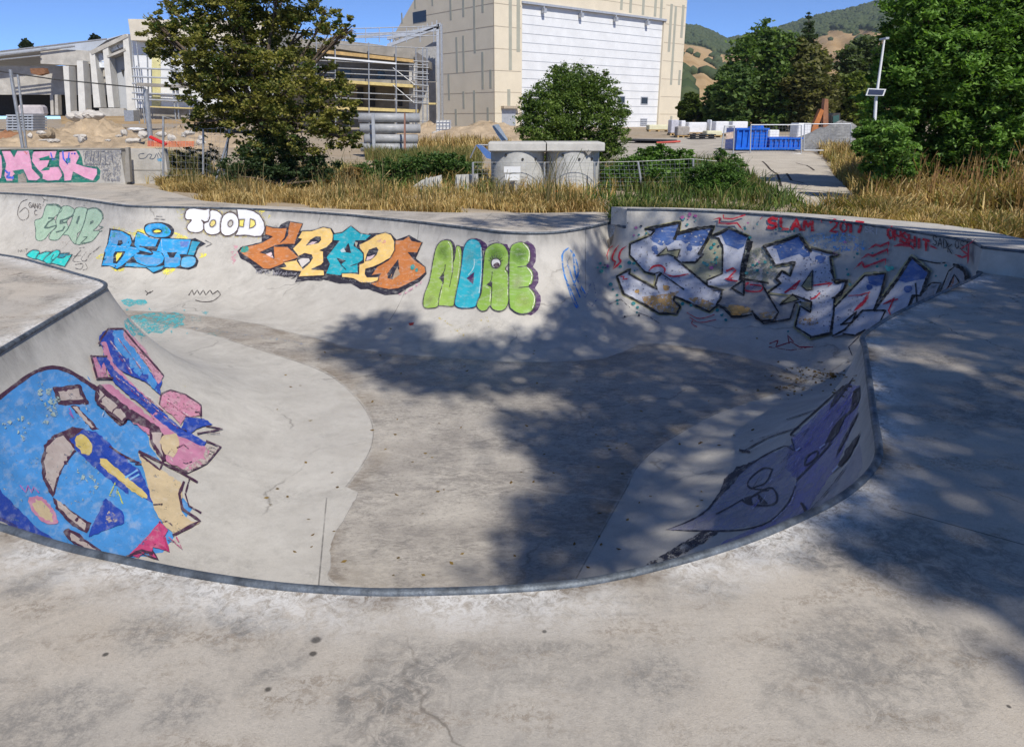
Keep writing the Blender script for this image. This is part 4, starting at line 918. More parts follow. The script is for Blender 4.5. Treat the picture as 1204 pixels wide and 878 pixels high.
# ============================================================ LAND, SKY LINE
def mat_ground():
    n = N('dry_ground'); big = n.noise(.12, 5, .6); mid = n.noise(1.3, 6, .65); fine = n.noise(12, 5, .7)
    c = n.mix(n.ramp(mid, .3, .7), (.30, .235, .16, 1), (.44, .36, .265, 1)); c = n.mix(n.ramp(big, .4, .6, 0, .6), c, (.36, .32, .26, 1))
    c = n.mix(n.ramp(fine, .45, .7, 0, .5), c, (.2, .155, .105, 1)); n.bump(fine, .5, .05); return n.fin(c, .95, 0, .1)
rr = np.concatenate([np.linspace(.5, 11, 12), np.linspace(11.6, 40, 62), 40*1.075**np.arange(1, 66)]); na = 300
aa = np.linspace(0, 2*math.pi, na, endpoint=False)
RR, AA = np.meshgrid(rr, aa, indexing='ij'); X = (RR*np.sin(AA)).ravel(); Yg = (RR*np.cos(AA)).ravel()
Z = gz(X, Yg) + .05*np.sin(X*.9+1)*np.sin(Yg*.7)*ss(18, 26, np.abs(Yg))
pp = np.stack([X, Yg], 1); ind = inside(pp, deck_out); dd_ = sdist(pp, deck_out); Z = np.where(ind & (dd_ > .25), -2.6, Z); Z = np.where(ind & (dd_ <= .25), -.3, Z)
Vg = np.column_stack([X, Yg, Z]); Fg = [(i*na+j, i*na+(j+1) % na, (i+1)*na+(j+1) % na, (i+1)*na+j) for i in range(len(rr)-1) for j in range(na)]
gr = mesh_np('ground', Vg, np.array(Fg)[:, ::-1], mat_ground(), None, True); tag(gr, kind='structure')
# ---- hills
sk = [(-400, 128), (300, 128), (560, 120), (700, 75), (760, 48), (800, 33), (822, 36), (842, 44), (855, 50), (880, 44), (905, 36), (930, 27), (955, 17), (1000, 5), (1050, -8), (1100, -20), (1160, -30), (1204, -34), (1350, -10), (1600, 40), (2200, 100)]
def elev(px, py): d_ = ray(px, py); return math.degrees(math.atan2(d_.x, d_.y)), d_.z/math.hypot(d_.x, d_.y)
se = [elev(*q) for q in sk]
az = np.concatenate([np.linspace(-30, 8, 30), np.linspace(8.2, 40, 150), np.linspace(40.5, 64, 40)])
crest = np.interp(az, [q[0] for q in se], [q[1] for q in se])
hr = np.concatenate([np.linspace(150, 420, 16), np.linspace(450, 1500, 60), np.linspace(1550, 2300, 12)])
def hill_z(azd, r, cr):
    t = np.clip((r-150)/(1500-150), 0, 1); rc = np.clip((1500+40*np.sin(azd*.35)-r)/1350, 0, 1)
    f = (1-rc)**1.35
    fold = .018*np.sin(azd*.9+r*.006)+.012*np.sin(azd*2.3-r*.011)+.008*np.sin(azd*5.1+r*.02)
    h = CH+1500*cr*np.clip(f+fold*t*(1-t)*3, 0, None)
    back = np.clip((r-1500)/800, 0, 1); return h*(1-back*.6)-1.2*(t < .02)
AZ, HR = np.meshgrid(az, hr, indexing='ij'); CR = np.repeat(crest[:, None], len(hr), 1)
HZ = hill_z(AZ, HR, CR)
hx, hy = HR*np.sin(np.radians(AZ)), HR*np.cos(np.radians(AZ))
el = (HZ-CH)/HR; cro = np.clip(el/np.maximum(CR, .01), 0, 1)
# share of forest: high slopes wooded, low slopes tan fields with hedges
fr = np.where(AZ < 18.5, ss(.80, .86, cro), ss(.72, .79, cro+.035*np.sin(AZ*1.1)+.02*np.sin(AZ*4.1+HR*.01)))
nh = len(hr)
Fh = [(i*nh+j, i*nh+j+1, (i+1)*nh+j+1, (i+1)*nh+j) for i in range(len(az)-1) for j in range(nh-1)]
def mat_hill():
    n = N('hillside'); a = n.attr('wood', True); b = n.noise(.012, 5, .6); m_ = n.noise(.05, 5, .65); f = n.noise(.25, 4, .7)
    fld = n.mix(n.ramp(b, .42, .58), (.44, .31, .17, 1), (.36, .24, .12, 1)); fld = n.mix(n.ramp(m_, .5, .7, 0, .5), fld, (.5, .38, .22, 1))
    fld = n.mix(n.ramp(f, .62, .72), fld, (.09, .09, .035, 1))
    wd = n.mix(n.ramp(m_, .3, .7), (.045, .07, .03, 1), (.08, .105, .045, 1)); wd = n.mix(n.ramp(f, .45, .65, 0, .6), wd, (.11, .11, .045, 1))
    k = n.ramp(n.math('ADD', a, n.ramp(m_, .3, .7, -.22, .22)), .45, .55)
    c = n.mix(k, fld, wd); n.bump(f, .6, 3.); return n.fin(c, .95, 0, .05)
hl = mesh_np('hills', np.column_stack([hx.ravel(), hy.ravel(), HZ.ravel()]), Fh, mat_hill(), None, True, attrs={'wood': fr.ravel()}); tag(hl, kind='structure')
# far wood: crowns on the slopes, nobody could count them
def mat_leaf(name, trans=.35, rough=.55):
    n = N(name); a = n.attr('Col'); v = n.noise(2.5, 3); c = n.mix(n.ramp(v, .3, .7, 0, .35), a, (.5, .5, .42, 1), 'MULTIPLY')
    n.fin(c, rough, 0, .25)
    if trans:
        tb = n.t.nodes.new('ShaderNodeBsdfTranslucent'); n.put(tb.inputs[0], n.mix(1., c, (1.5, 1.7, .7, 1), 'MULTIPLY')); mx = n.t.nodes.new('ShaderNodeMixShader'); mx.inputs[0].default_value = trans
        n.t.links.new(n.b.outputs[0], mx.inputs[1]); n.t.links.new(tb.outputs[0], mx.inputs[2]); n.t.links.new(mx.outputs[0], n.out.inputs[0])
    return n.m
M_leaf = mat_leaf('leaf'); M_far = mat_leaf('far_foliage', 0., .9); M_grassm = mat_leaf('grass_blade', .3, .7)
def ico():
    import bmesh
    bm = bmesh.new(); bmesh.ops.create_icosphere(bm, subdivisions=1, radius=1); v = np.array([tuple(q.co) for q in bm.verts]); f = np.array([[q.index for q in p.verts] for p in bm.faces]); bm.free(); return v, f
IV, IF = ico()
cv, cf, cc = [], [], []; cnt = 0
ii = rng.integers(0, len(az)-1, 60000); jj = rng.integers(0, nh-14, 60000)
hedge = (np.sin(AZ*2.1+HR*.004) > .93) | (np.abs(np.sin(HR*.0105+AZ*.15)) < .06)
for i, j in zip(ii, jj):
    if az[i] < 10.5 or az[i] > 45 or hr[j] > 1480: continue
    w_ = fr[i, j]; ok = w_ > rng.uniform(.45, .8)
    if not ok and not (hedge[i, j] and rng.random() < .22 and w_ < .5): continue
    ta, tb_ = rng.random(), rng.random(); q = np.array([hx[i, j]*(1-ta)*(1-tb_)+hx[i+1, j]*ta*(1-tb_)+hx[i, j+1]*(1-ta)*tb_+hx[i+1, j+1]*ta*tb_, hy[i, j]*(1-ta)*(1-tb_)+hy[i+1, j]*ta*(1-tb_)+hy[i, j+1]*(1-ta)*tb_+hy[i+1, j+1]*ta*tb_, HZ[i, j]*(1-ta)*(1-tb_)+HZ[i+1, j]*ta*(1-tb_)+HZ[i, j+1]*(1-ta)*tb_+HZ[i+1, j+1]*ta*tb_])
    s_ = rng.uniform(1.8, 4.6); v = IV*np.array([s_, s_, s_*.9])*rng.uniform(.75, 1.25, (len(IV), 1))+q+[0, 0, s_*.35]
    cv.append(v); cf.append(IF+cnt*len(IV)); cnt += 1
    k = rng.random(); cc.append(np.tile(np.array([.05, .075, .034])*(1-k)+np.array([.085, .11, .05])*k, (len(IV), 1)))
    if cnt > 16000: break
wd = mesh_np('hillside_wood', np.vstack(cv), np.vstack(cf), M_far, None, False, cols=np.vstack(cc)); tag(wd, kind='stuff')
print('crowns', cnt)
# thin summer haze between here and the hills
hz_m = bpy.data.materials.new('haze'); hz_m.use_nodes = True; ht = hz_m.node_tree; ht.nodes.clear(); ho = ht.nodes.new('ShaderNodeOutputMaterial'); pv = ht.nodes.new('ShaderNodeVolumePrincipled')
pv.inputs['Color'].default_value = (.80, .88, 1, 1); pv.inputs['Density'].default_value = .00014; pv.inputs['Anisotropy'].default_value = .2; ht.links.new(pv.outputs[0], ho.inputs['Volume'])
hb = MB(); hb.box((300, 850, 165), (3200, 1950, 340)); ho_ = hb.build('haze', hz_m); tag(ho_, kind='stuff')
# ============================================================ TREES
random.seed(21); rng = np.random.default_rng(21)
def rvec(n_): v = rng.normal(size=(n_, 3)); return v/np.linalg.norm(v, axis=1)[:, None]
def leaf_cloud(c, size, col_a, col_b, aspect=.6, up=.5, cl=None):
    """quads at the points c; cl = 0..1 brightness key per leaf"""
    n_ = len(c); nn = rvec(n_); nn[:, 2] = np.abs(nn[:, 2])+up; nn /= np.linalg.norm(nn, axis=1)[:, None]
    a = np.cross(nn, rvec(n_)); a /= np.linalg.norm(a, axis=1)[:, None]+1e-9; b = np.cross(nn, a)
    s_ = (size*rng.uniform(.6, 1.35, n_))[:, None]; w_ = s_*aspect
    v = np.stack([c-a*s_*.5, c+b*w_*.5-nn*s_*.07, c+a*s_*.5, c-b*w_*.5-nn*s_*.07], 1).reshape(-1, 3)
    f = np.arange(n_*4).reshape(-1, 4)
    k = rng.random(n_) if cl is None else np.clip(cl+rng.normal(0, .22, n_), 0, 1)
    cc_ = np.array(col_a)[None]*(1-k[:, None])+np.array(col_b)[None]*k[:, None]; return v, f, np.repeat(cc_, 4, 0)
def clump_points(cl, n_, sub=14, spread=.33, un_=.16):
    """points spread over uneven sprays of foliage in each ellipsoid"""
    pts, key = [], []; vol = np.array([c[1]**2*max(.3, c[2]/c[1]) for c in cl]); vol = vol/vol.sum()
    for (c, r, rz_), w_ in zip(cl, vol):
        m_ = max(20, int(n_*w_)); ns = max(8, int(sub*3*min(2.5, r/.6)**1.2))
        d_ = rvec(ns); rad = (rng.uniform(.2, 1.0, ns)**.5)[:, None]*1.04
        cen = np.array(c)+d_*rad*np.array([r, r, rz_]); sz = r*rng.uniform(.08, spread*.8, ns); kk = rng.uniform(.1, .9, ns)
        w2 = rng.choice(ns, m_, p=sz**1.6/np.sum(sz**1.6)); q = rng.normal(size=(m_, 3))*.55
        el3 = np.stack([rng.uniform(.6, 1.5, ns), rng.uniform(.6, 1.5, ns), rng.uniform(.35, .8, ns)], 1)
        p_ = cen[w2]+q*sz[w2][:, None]*el3[w2]
        un = rng.random(m_) < un_; d2 = rvec(m_)*(rng.random(m_)**.4)[:, None]*np.array([r, r, rz_])*.97+np.array(c); p_[un] = d2[un]
        pts.append(p_); key.append(kk[w2])
    return np.vstack(pts), np.concatenate(key)
M_bark = simple('bark', (.13, .10, .075), .9, 0, 9, .4, .5, .1, (1, 1, .25))
def tree(name, base, clumps, nleaf, lsize, ca, cb, label, cat='tree', group=None, tr=.12, sub=14, spread=.33, lean=(0, 0), aspect=.6, fork=.35, crown='crown', mat=None, un_=.16):
    base = Vector(base); root = empty(name, base); tag(root, label, cat, group)
    pts, key = clump_points(clumps, nleaf, sub, spread, un_); pts = pts[pts[:, 2] > base.z+.02] if True else pts; key = key[:len(pts)]
    v, f, c_ = leaf_cloud(pts, lsize, ca, cb, aspect, cl=key)
    mesh_np(crown, v-np.array(base), f, mat or M_leaf, root, False, cols=c_)
    m_ = MB(); top = max(c[0][2] for c in clumps); mid = sum((Vector(c[0]) for c in clumps), Vector())/len(clumps)
    hz = base.z+(top-base.z)*fork; fk = base.lerp(mid, .5); fk.z = hz
    m_.tube([base+Vector((0, 0, -.1)), base.lerp(fk, .5)+Vector((tr*.4, 0, 0)), fk], [tr*1.25, tr*.95, tr*.8], 8)
    for (c, r, rz_) in clumps:
        c = Vector(c); md = fk.lerp(c, .5)+Vector((random.uniform(-.1, .1), random.uniform(-.1, .1), .12*r))
        m_.tube([fk, md, c], [tr*.55, tr*.32, tr*.12], 6)
        for _ in range(5):
            e = c+Vector(rvec(1)[0])*r*.85; m_.tube([md.lerp(c, random.uniform(.3, .9)), c.lerp(e, .5)+Vector((0, 0, .05*r)), e], [tr*.14, tr*.1, tr*.04], 4)
    m_.build('trunk', M_bark, root); return root
def PC(l, Y, jit=.5, fz=1.):
    out = []
    for (x, y, r) in l:
        Yk = Y+random.uniform(-jit, jit); c = P(x, y, Yk); rr_ = r*pxm(Yk); out.append((tuple(c), rr_, rr_*fz))
    return out
# left walnut-like tree
Ga, Gb = (.038, .075, .018), (.31, .28, .075)
tree('broadleaf_tree', G(318, 219), PC([(185, 38, 20), (205, 55, 28), (225, 20, 30), (262, 10, 36), (262, 60, 40), (310, 5, 34), (318, 60, 46), (355, 28, 28), (383, 22, 18), (395, 40, 15), (408, 34, 13), (240, 100, 32), (285, 105, 45), (338, 105, 42), (378, 92, 26), (392, 122, 28), (400, 150, 24), (412, 165, 14), (225, 88, 18), (205, 95, 10), (250, 138, 24), (300, 148, 36), (350, 145, 36), (325, 170, 26), (228, 145, 12), (180, 25, 9), (197, 4, 14), (330, -25, 40), (270, -30, 34)], 19.6, .9), 70000, .085, Ga, Gb,
     'spreading tree with yellowing leaves beyond the back rim, in front of the scaffolded building', tr=.13, sub=11, spread=.30, aspect=.75, un_=.05)
tree('dark_shrub', G(325, 224), PC([(290, 196, 24), (320, 190, 34), (352, 196, 30), (378, 203, 22), (270, 206, 16), (335, 208, 26), (398, 212, 12)], 19.0, .4), 15000, .085, (.028, .055, .024), (.085, .13, .055), 'dense dark green ivy bush around the foot of the yellowing tree', 'bush', tr=.06, crown='foliage', fork=.2)
# round bush behind the concrete rings
tree('round_tree', GG(680, 200), PC([(640, 128, 26), (668, 112, 34), (700, 122, 28), (720, 140, 20), (640, 150, 30), (680, 150, 40), (715, 165, 20), (690, 180, 26), (660, 170, 26), (668, 96, 20), (622, 138, 14), (700, 196, 14), (652, 82, 6), (712, 86, 5), (690, 100, 18), (625, 160, 14), (645, 185, 14), (725, 165, 16), (655, 105, 22), (618, 120, 10), (732, 130, 10), (710, 112, 18)], 24.5, .7), 60000, .085, (.045, .09, .022), (.20, .28, .065),
     'round dense green tree right behind the concrete rings, before the white hangar door', tr=.1, sub=18, aspect=.5)
# big tree on the right
tree('ash_tree', G(1110, 218), PC([(1052, 60, 24), (1078, 16, 36), (1110, 18, 38), (1165, 22, 46), (1200, 50, 50), (1075, 80, 42), (1130, 70, 52), (1185, 110, 50), (1050, 125, 36), (1100, 135, 46), (1150, 150, 46), (1080, 180, 34), (1125, 185, 36), (1032, 92, 12), (1195, 165, 34), (1240, 90, 60), (1230, 30, 46), (1160, 205, 20)], 18.6, .8), 130000, .13, (.045, .10, .022), (.22, .38, .08),
     'large leafy green tree at the right edge of the picture, rising over the dry grass', tr=.16, sub=16, spread=.28, aspect=.42)
tree('bush', G(1045, 222), PC([(1042, 168, 26), (1020, 152, 13), (1035, 190, 20), (1015, 172, 11), (1060, 195, 20)], 16.3, .2), 16000, .12, (.04, .09, .022), (.22, .38, .085), 'leafy green bush hugging the left foot of the big right tree, by the lamp pole', 'bush', tr=.05, crown='foliage', aspect=.42)
# wood in the middle distance
far_t = [
 ('broadleaf_tree', [(843, 112, 12), (858, 92, 14), (858, 112, 18), (850, 130, 16), (870, 95, 16), (838, 130, 11), (850, 142, 12), (836, 142, 8), (868, 142, 12)], 62, (.04, .085, .025), (.14, .21, .065), 'dark dense tree just right of the hall corner, left edge of the wood'),
 ('broadleaf_tree', [(875, 62, 16), (895, 50, 20), (915, 58, 20), (885, 85, 26), (915, 90, 26), (895, 118, 26), (925, 120, 20), (875, 125, 20), (890, 142, 13), (910, 142, 13), (925, 140, 13)], 64, (.05, .10, .026), (.18, .26, .07), 'tallest rounded green tree in the wood, right above the blue skip'),
 ('broadleaf_tree', [(940, 62, 14), (955, 75, 18), (945, 100, 22), (965, 110, 20), (945, 130, 18), (945, 145, 13), (965, 140, 13), (935, 90, 14)], 63, (.075, .085, .03), (.22, .21, .085), 'brownish green tree with sparse foliage below the conifer tip'),
 ('broadleaf_tree', [(985, 108, 16), (1003, 105, 16), (1015, 118, 16), (990, 128, 16), (1008, 132, 14)], 66, (.06, .10, .02), (.24, .28, .06), 'yellow green low tree behind the excavator'),
 ('broadleaf_tree', [(1000, 72, 14), (1018, 66, 18), (1010, 88, 20), (1030, 84, 18)], 74, (.05, .08, .035), (.15, .19, .08), 'grey green tree behind the leaning lamp pole'),
 ('bush', [(806, 126, 7), (813, 118, 7), (820, 130, 8), (808, 135, 8), (828, 134, 7)], 70, (.04, .07, .014), (.12, .16, .035), 'bright green bush squeezed against the right corner of the hall'),
 ('broadleaf_tree', [(31, 53, 5), (28, 55, 4), (35, 55, 3)], 95, (.02, .035, .015), (.05, .07, .025), 'small treetop above the roof at the far left'),
 ('broadleaf_tree', [(112, 45, 4), (108, 47, 3), (116, 47, 3)], 95, (.02, .035, .015), (.05, .07, .025), 'tiny treetop above the curved roof, left of the white block'),
]
for nm, cl, Y, ca, cb, lb_ in far_t:
    cx_ = sum(c[0] for c in cl)/len(cl); b = P(cx_, 145, Y); b.z = float(gz(0, Y))
    tree(nm, b, PC([(c[0], c[1], c[2]*1.1) for c in cl], Y, 1.5), 13000 if len(cl) > 3 else 900, .36, ca, cb, lb_, cat='bush' if nm == 'bush' else 'tree', tr=.25, sub=12, spread=.34, aspect=.7, group=None)
# conifer
Y = 68; ct = [(951, 16, 1.4), (951, 21, 3.), (952, 28, 5), (951, 36, 7), (952, 45, 9), (951, 55, 11), (952, 66, 13), (951, 80, 14), (951, 95, 15), (951, 112, 16)]
b = P(951, 145, Y); b.z = .7
tree('conifer_tree', b, PC(ct, Y, .2, .55), 9000, .34, (.028, .055, .026), (.09, .13, .055), 'dark pointed conifer rising above the rounded trees, right of the skip', tr=.1, sub=10, spread=.28, aspect=.3)
random.seed(31); rng = np.random.default_rng(31)
# ============================================================ TREES BESIDE THE BOWL, OUT OF THE FRAME, THAT THROW THE DAPPLED SHADE
def surf(px, py):
    d_ = ray(px, py).normalized(); h = hit_bowl(px, py); t = (0-CH)/d_.z if d_.z < 0 else 1e9; q = C0+d_*t
    on_deck = inside(np.array([[q.x, q.y]]), deck_out)[0] and not inside(np.array([[q.x, q.y]]), outl)[0]
    if on_deck and (h is None or (h[0]-C0).length > (q-C0).length+.02 or (h[0]-C0).length < .01): return q
    return h[0] if h else (q if on_deck else None)
shade_polys = [
 [(375, 408), (402, 388), (440, 372), (470, 370), (488, 388), (505, 402), (560, 405), (610, 400), (640, 385), (672, 350), (690, 300), (700, 268), (800, 262), (1160, 300), (1260, 300), (1260, 580), (1120, 590), (1040, 572), (1037, 530), (1024, 440), (1012, 440), (1016, 500), (1020, 545), (980, 590), (900, 628), (800, 662), (700, 686), (640, 693), (590, 672), (575, 640), (590, 605), (640, 585), (690, 572), (640, 552), (628, 520), (605, 505), (600, 470), (560, 458), (500, 462), (450, 448), (410, 425)],
 [(1010, 605), (1050, 590), (1260, 590), (1260, 760), (1150, 705), (1080, 668), (1040, 632)],
 [(545, 258), (600, 254), (718, 253), (715, 260), (650, 268), (560, 264)],
]
lit_polys = [
 [(1040, 408), (1100, 400), (1160, 418), (1140, 432), (1060, 428)], [(1040, 500), (1090, 492), (1130, 508), (1080, 525), (1045, 520)],
 [(745, 545), (800, 536), (870, 528), (880, 540), (800, 552), (750, 556)], [(800, 505), (900, 498), (905, 508), (810, 516)],
 [(560, 462), (640, 452), (690, 470), (670, 490), (620, 495)], [(755, 395), (800, 400), (840, 420), (815, 424), (770, 410)],
 [(715, 340), (750, 350), (770, 385), (735, 380)], [(840, 300), (880, 320), (900, 360), (870, 350)], [(930, 590), (1010, 580), (1015, 600), (960, 612)],
 [(1150, 450), (1204, 440), (1204, 470), (1160, 465)], [(790, 590), (830, 580), (850, 600), (810, 612)], [(880, 470), (930, 460), (930, 474), (890, 482)], [(1060, 620), (1120, 625), (1110, 640), (1070, 634)],
 [(760, 268), (900, 262), (900, 276), (770, 290)], [(560, 256), (600, 255), (620, 262), (580, 264)],
]
def in_any(x, y, ps): return any(inside(np.array([[x, y]]), np.array(p))[0] for p in ps)
qs = []
for pl_ in shade_polys:
    a_ = np.array(pl_, float); lo, hi = a_.min(0), a_.max(0); s_ = a_
    for yy in np.arange(lo[1], hi[1], 5.):
        # samples spaced evenly in the world, not in the picture
        stepx = max(4., 9.*(yy-130)/200); 
        for xx in np.arange(lo[0], hi[0], stepx):
            x_, y_ = xx+random.uniform(-3, 3), yy+random.uniform(-2.5, 2.5)
            if inside(np.array([[x_, y_]]), a_)[0]:
                lit = in_any(x_, y_, lit_polys); q = surf(x_, y_)
                if q is not None and q.z < -.05:
                    c0 = q+SUN*(-q.z/SUN.z)
                    cc0 = np.array([[c0.x, c0.y]])
                    if not inside(cc0, outl)[0] or sdist(cc0, outl)[0] < .42: q = None
                if q is not None and q.z > -.05 and x_ < 1005 and y_ > 560: q = None
                if q is not None: qs.append((tuple(q), lit, (y_-130)/200))
qs_p = np.array([q[0] for q in qs]); qs_l = np.array([q[1] for q in qs]); 
# even out: keep a sample only if no kept one is within 0.14 m
order = rng.permutation(len(qs_p)); keep = []; cell = {}
for i in order:
    k = tuple((qs_p[i]/.2).astype(int))
    if k in cell: continue
    cell[k] = 1; keep.append(i)
qs_p, qs_l = qs_p[keep], qs_l[keep]
Sv = np.array(SUN)
hts = rng.uniform(5.2, 8.2, len(qs_p)); sl_ = (hts-qs_p[:, 2])/Sv[2]; cen = qs_p+Sv*sl_[:, None]
nleaf = np.where(qs_l, 1, 30); slamw = (qs_p[:, 1] > 8.6) & (qs_p[:, 2] > -1.1) & (qs_p[:, 0] > 1.5) & (qs_p[:, 0] < 5.4)
nleaf = np.where(slamw & ~qs_l, 9, nleaf); idx = np.repeat(np.arange(len(cen)), nleaf)
lp = cen[idx]+rng.normal(size=(len(idx), 3))*np.array([.16, .16, .12])
# two trees share the crown: split by which trunk is nearer
trunks = [Vector((8.3, -.6, 0)), Vector((9.0, 4.6, 0))]
far_ = np.stack([np.hypot(cen[:, 0]-(t.x-1.5), cen[:, 1]-t.y) for k, t in enumerate(trunks)], 1).argmin(1)
lbls = ['tall broadleaf tree just outside the right edge, nearest the middle of the bowl', 'broadleaf tree outside the right edge beside the raised ledge, shading the SLAM mural', 'broadleaf tree behind the viewer on the right, shading the right deck']
for k, t in enumerate(trunks):
    m_ = far_[idx] == k
    root = empty('shade_tree', t); tag(root, lbls[k], 'tree')
    v, f, c_ = leaf_cloud(lp[m_], .14, (.03, .055, .015), (.09, .14, .035), .65, up=1.2); mesh_np('crown', v-np.array(t), f, M_leaf, root, False, cols=c_)
    mb_ = MB(); top = Vector((t.x-.3, t.y+.2, 4.2)); mb_.tube([t+Vector((0, 0, -.1)), t.lerp(top, .5)+Vector((.08, 0, 0)), top], [.19, .15, .12], 8)
    cs = cen[far_ == k]
    if len(cs) > 8:
        for c in cs[rng.choice(len(cs), 9, replace=False)]:
            c = Vector(c); mb_.tube([top, top.lerp(c, .5)+Vector((0, 0, .25)), c], [.07, .04, .012], 5)
    mb_.build('trunk', M_bark, root)
print('shade leaves', len(lp), len(qs_p))
# ============================================================ TRACK AND YARD
def mat_track():
    n = N('gravel'); f = n.noise(22, 5, .75); m_ = n.noise(1.2, 5, .6)
    c = n.mix(n.ramp(m_, .3, .7), (.42, .375, .31, 1), (.54, .49, .41, 1)); c = n.mix(n.ramp(f, .5, .7, 0, .6), c, (.2, .175, .15, 1))
    segs = []
    for pts in ([(896, 191), (905, 200), (914, 206), (918, 222)], [(936, 192), (948, 196), (957, 203)], [(925, 205), (930, 215), (945, 218)]):
        q = [GG(*p_) for p_ in pts]; segs += [(a.x, a.y, b.x, b.y) for a, b in zip(q, q[1:])]
    c = n.mix(line_mask(n, segs, .035), c, (.05, .042, .035, 1)); n.bump(f, .5, .03); return n.fin(c, .95, 0, .1)
def sheet(name, pxs, lift, mat, step=.6, bumpy=0., closed=True):
    q = np.array([tuple(GG(*p_))[:2] for p_ in pxs]); q = resample(q, step); lo, hi = q.min(0), q.max(0)
    gx, gy = np.meshgrid(np.arange(lo[0], hi[0], step*1.5), np.arange(lo[1], hi[1], step*1.5)); g_ = np.stack([gx.ravel(), gy.ravel()], 1); g_ = g_[inside(g_, q)]; g_ = g_[sdist(g_, q) > step*.4] if len(g_) else g_
    V, T_ = cdt(np.vstack([q, g_]), [list(range(len(q)))]); T_ = T_[inside(V[T_].mean(1), q)]
    z_ = gz(V[:, 0], V[:, 1])+lift+.05*np.sin(V[:, 0]*.9+1)*np.sin(V[:, 1]*.7)*ss(18, 26, V[:, 1])
    o = mesh_np(name, np.column_stack([V, z_]), T_, mat, None, True); tag(o, kind='structure'); return o
M_track = mat_track()
sheet('gravel_track', [(858, 184), (905, 179), (955, 180), (970, 190), (976, 204), (992, 220), (1014, 244), (990, 252), (950, 244), (910, 224), (876, 202)], .05, M_track)
sheet('yard', [(700, 176), (720, 166), (790, 163), (940, 160), (945, 178), (862, 182), (820, 190), (740, 190), (700, 186)], .035, simple('yard_ground', (.42, .38, .32), .95, 0, 1.2, .25, .3), 1.0)
TRK = np.array([tuple(GG(*p_))[:2] for p_ in [(858, 184), (905, 179), (952, 180), (968, 190), (974, 204), (990, 220), (1012, 243), (990, 251), (955, 244), (915, 224), (880, 202)]])
# ============================================================ GRASS
def grass(name, polys, n_, hmin, hmax, palette, lean=.6, wd_=.016, clumpy=.5, kind='stuff', zoff=0):
    """polys: list of world polygons; blades stand on the land"""
    P_, = [np.vstack([p_ for p_ in polys])],
    out = []
    areas = [abs(.5*np.sum(p_[:, 0]*np.roll(p_[:, 1], -1)-np.roll(p_[:, 0], -1)*p_[:, 1])) for p_ in polys]; tot = sum(areas)
    for p_, a_ in zip(polys, areas):
        k = int(n_*a_/tot); lo, hi = p_.min(0), p_.max(0); g_ = np.zeros((0, 2))
        nc = max(3, int(k/30)); cent = rng.uniform(lo, hi, (nc*2, 2)); cent = cent[inside(cent, p_)]
        while len(g_) < k:
            r_ = rng.uniform(lo, hi, (k*2, 2)); m_ = rng.random(len(r_)) < clumpy
            r_[m_] = cent[rng.integers(0, len(cent), m_.sum())]+rng.normal(0, .16, (m_.sum(), 2)); g_ = np.vstack([g_, r_[inside(r_, p_)]])
        out.append(g_[:k])
    b = np.vstack(out); k = len(b)
    bare = (np.sin(b[:, 0]*1.3+2)*np.sin(b[:, 1]*1.9+b[:, 0]*.5)+.45*np.sin(b[:, 0]*4.1+b[:, 1]*3.3)) > .62-.3*rng.random(len(b))
    ex = inside(b, deck_out) | inside(b, TRK) | (sdist(b, TRK) < .25*rng.random(len(b))) | bare; b = b[~ex]; k = len(b)
    nz = (np.sin(b[:, 0]*1.7+b[:, 1]*.8)+np.sin(b[:, 0]*.63-b[:, 1]*2.1)+2)/4
    nz2 = (np.sin(b[:, 0]*5.3+1)*np.sin(b[:, 1]*4.7)+1)/2; h_ = rng.uniform(hmin, hmax, k)*(.35+.75*nz+.45*nz2); a_ = rng.uniform(0, 2*math.pi, k); d_ = np.stack([np.cos(a_), np.sin(a_)], 1); le = rng.uniform(.05, lean, k)*h_
    z0 = gz(b[:, 0], b[:, 1])+zoff; w_ = wd_*rng.uniform(.6, 1.5, k); pr = np.stack([-d_[:, 1], d_[:, 0]], 1)
    pr = pr*w_[:, None]
    v0 = np.column_stack([b-pr, z0-.03]); v1 = np.column_stack([b+pr, z0-.03]); mid = b+d_*le[:, None]*.4
    v2 = np.column_stack([mid+pr*.75, z0+h_*.6]); v3 = np.column_stack([mid-pr*.75, z0+h_*.6])
    e = b+d_*le[:, None]*1.2; v4 = np.column_stack([e+pr*.25, z0+h_]); v5 = np.column_stack([e-pr*.25, z0+h_*.98])
    V = np.stack([v0, v1, v2, v3, v4, v5], 1).reshape(-1, 3); i0 = np.arange(k)*6
    F = np.vstack([np.stack([i0, i0+1, i0+2, i0+3], 1), np.stack([i0+3, i0+2, i0+4, i0+5], 1)])
    pal = np.array(palette); pk = np.clip((nz*.5+rng.random(k)*.6)*len(pal), 0, len(pal)-1).astype(int); cc_ = pal[pk]*rng.uniform(.75, 1.25, (k, 1))
    o = mesh_np(name, V, F, M_grassm, None, False, cols=np.repeat(cc_, 6, 0)); tag(o, kind='stuff'); return o
def wp(l): return np.array([tuple(GG(*p_))[:2] for p_ in l])
gold = [(.42, .28, .10), (.52, .37, .15), (.58, .45, .22), (.36, .23, .09), (.28, .20, .08)]
green = [(.05, .10, .02), (.08, .14, .03), (.12, .17, .04), (.04, .075, .02)]
mixd = gold[:4]+[(.17, .19, .06)]
def band(l, lo, hi):   # strip hugging the far edge of the deck, lo..hi metres beyond
    q = np.array(l); t_ = np.gradient(q, axis=0); t_ /= np.linalg.norm(t_, axis=1)[:, None]; n2 = np.stack([-t_[:, 1], t_[:, 0]], 1); n2[n2[:, 1] < 0] *= -1
    return np.vstack([q+n2*lo, (q+n2*hi)[::-1]])
edge_px = [(165, 217), (205, 226), (235, 235), (300, 240.5), (400, 245), (520, 249), (640, 249.5), (719, 248)]
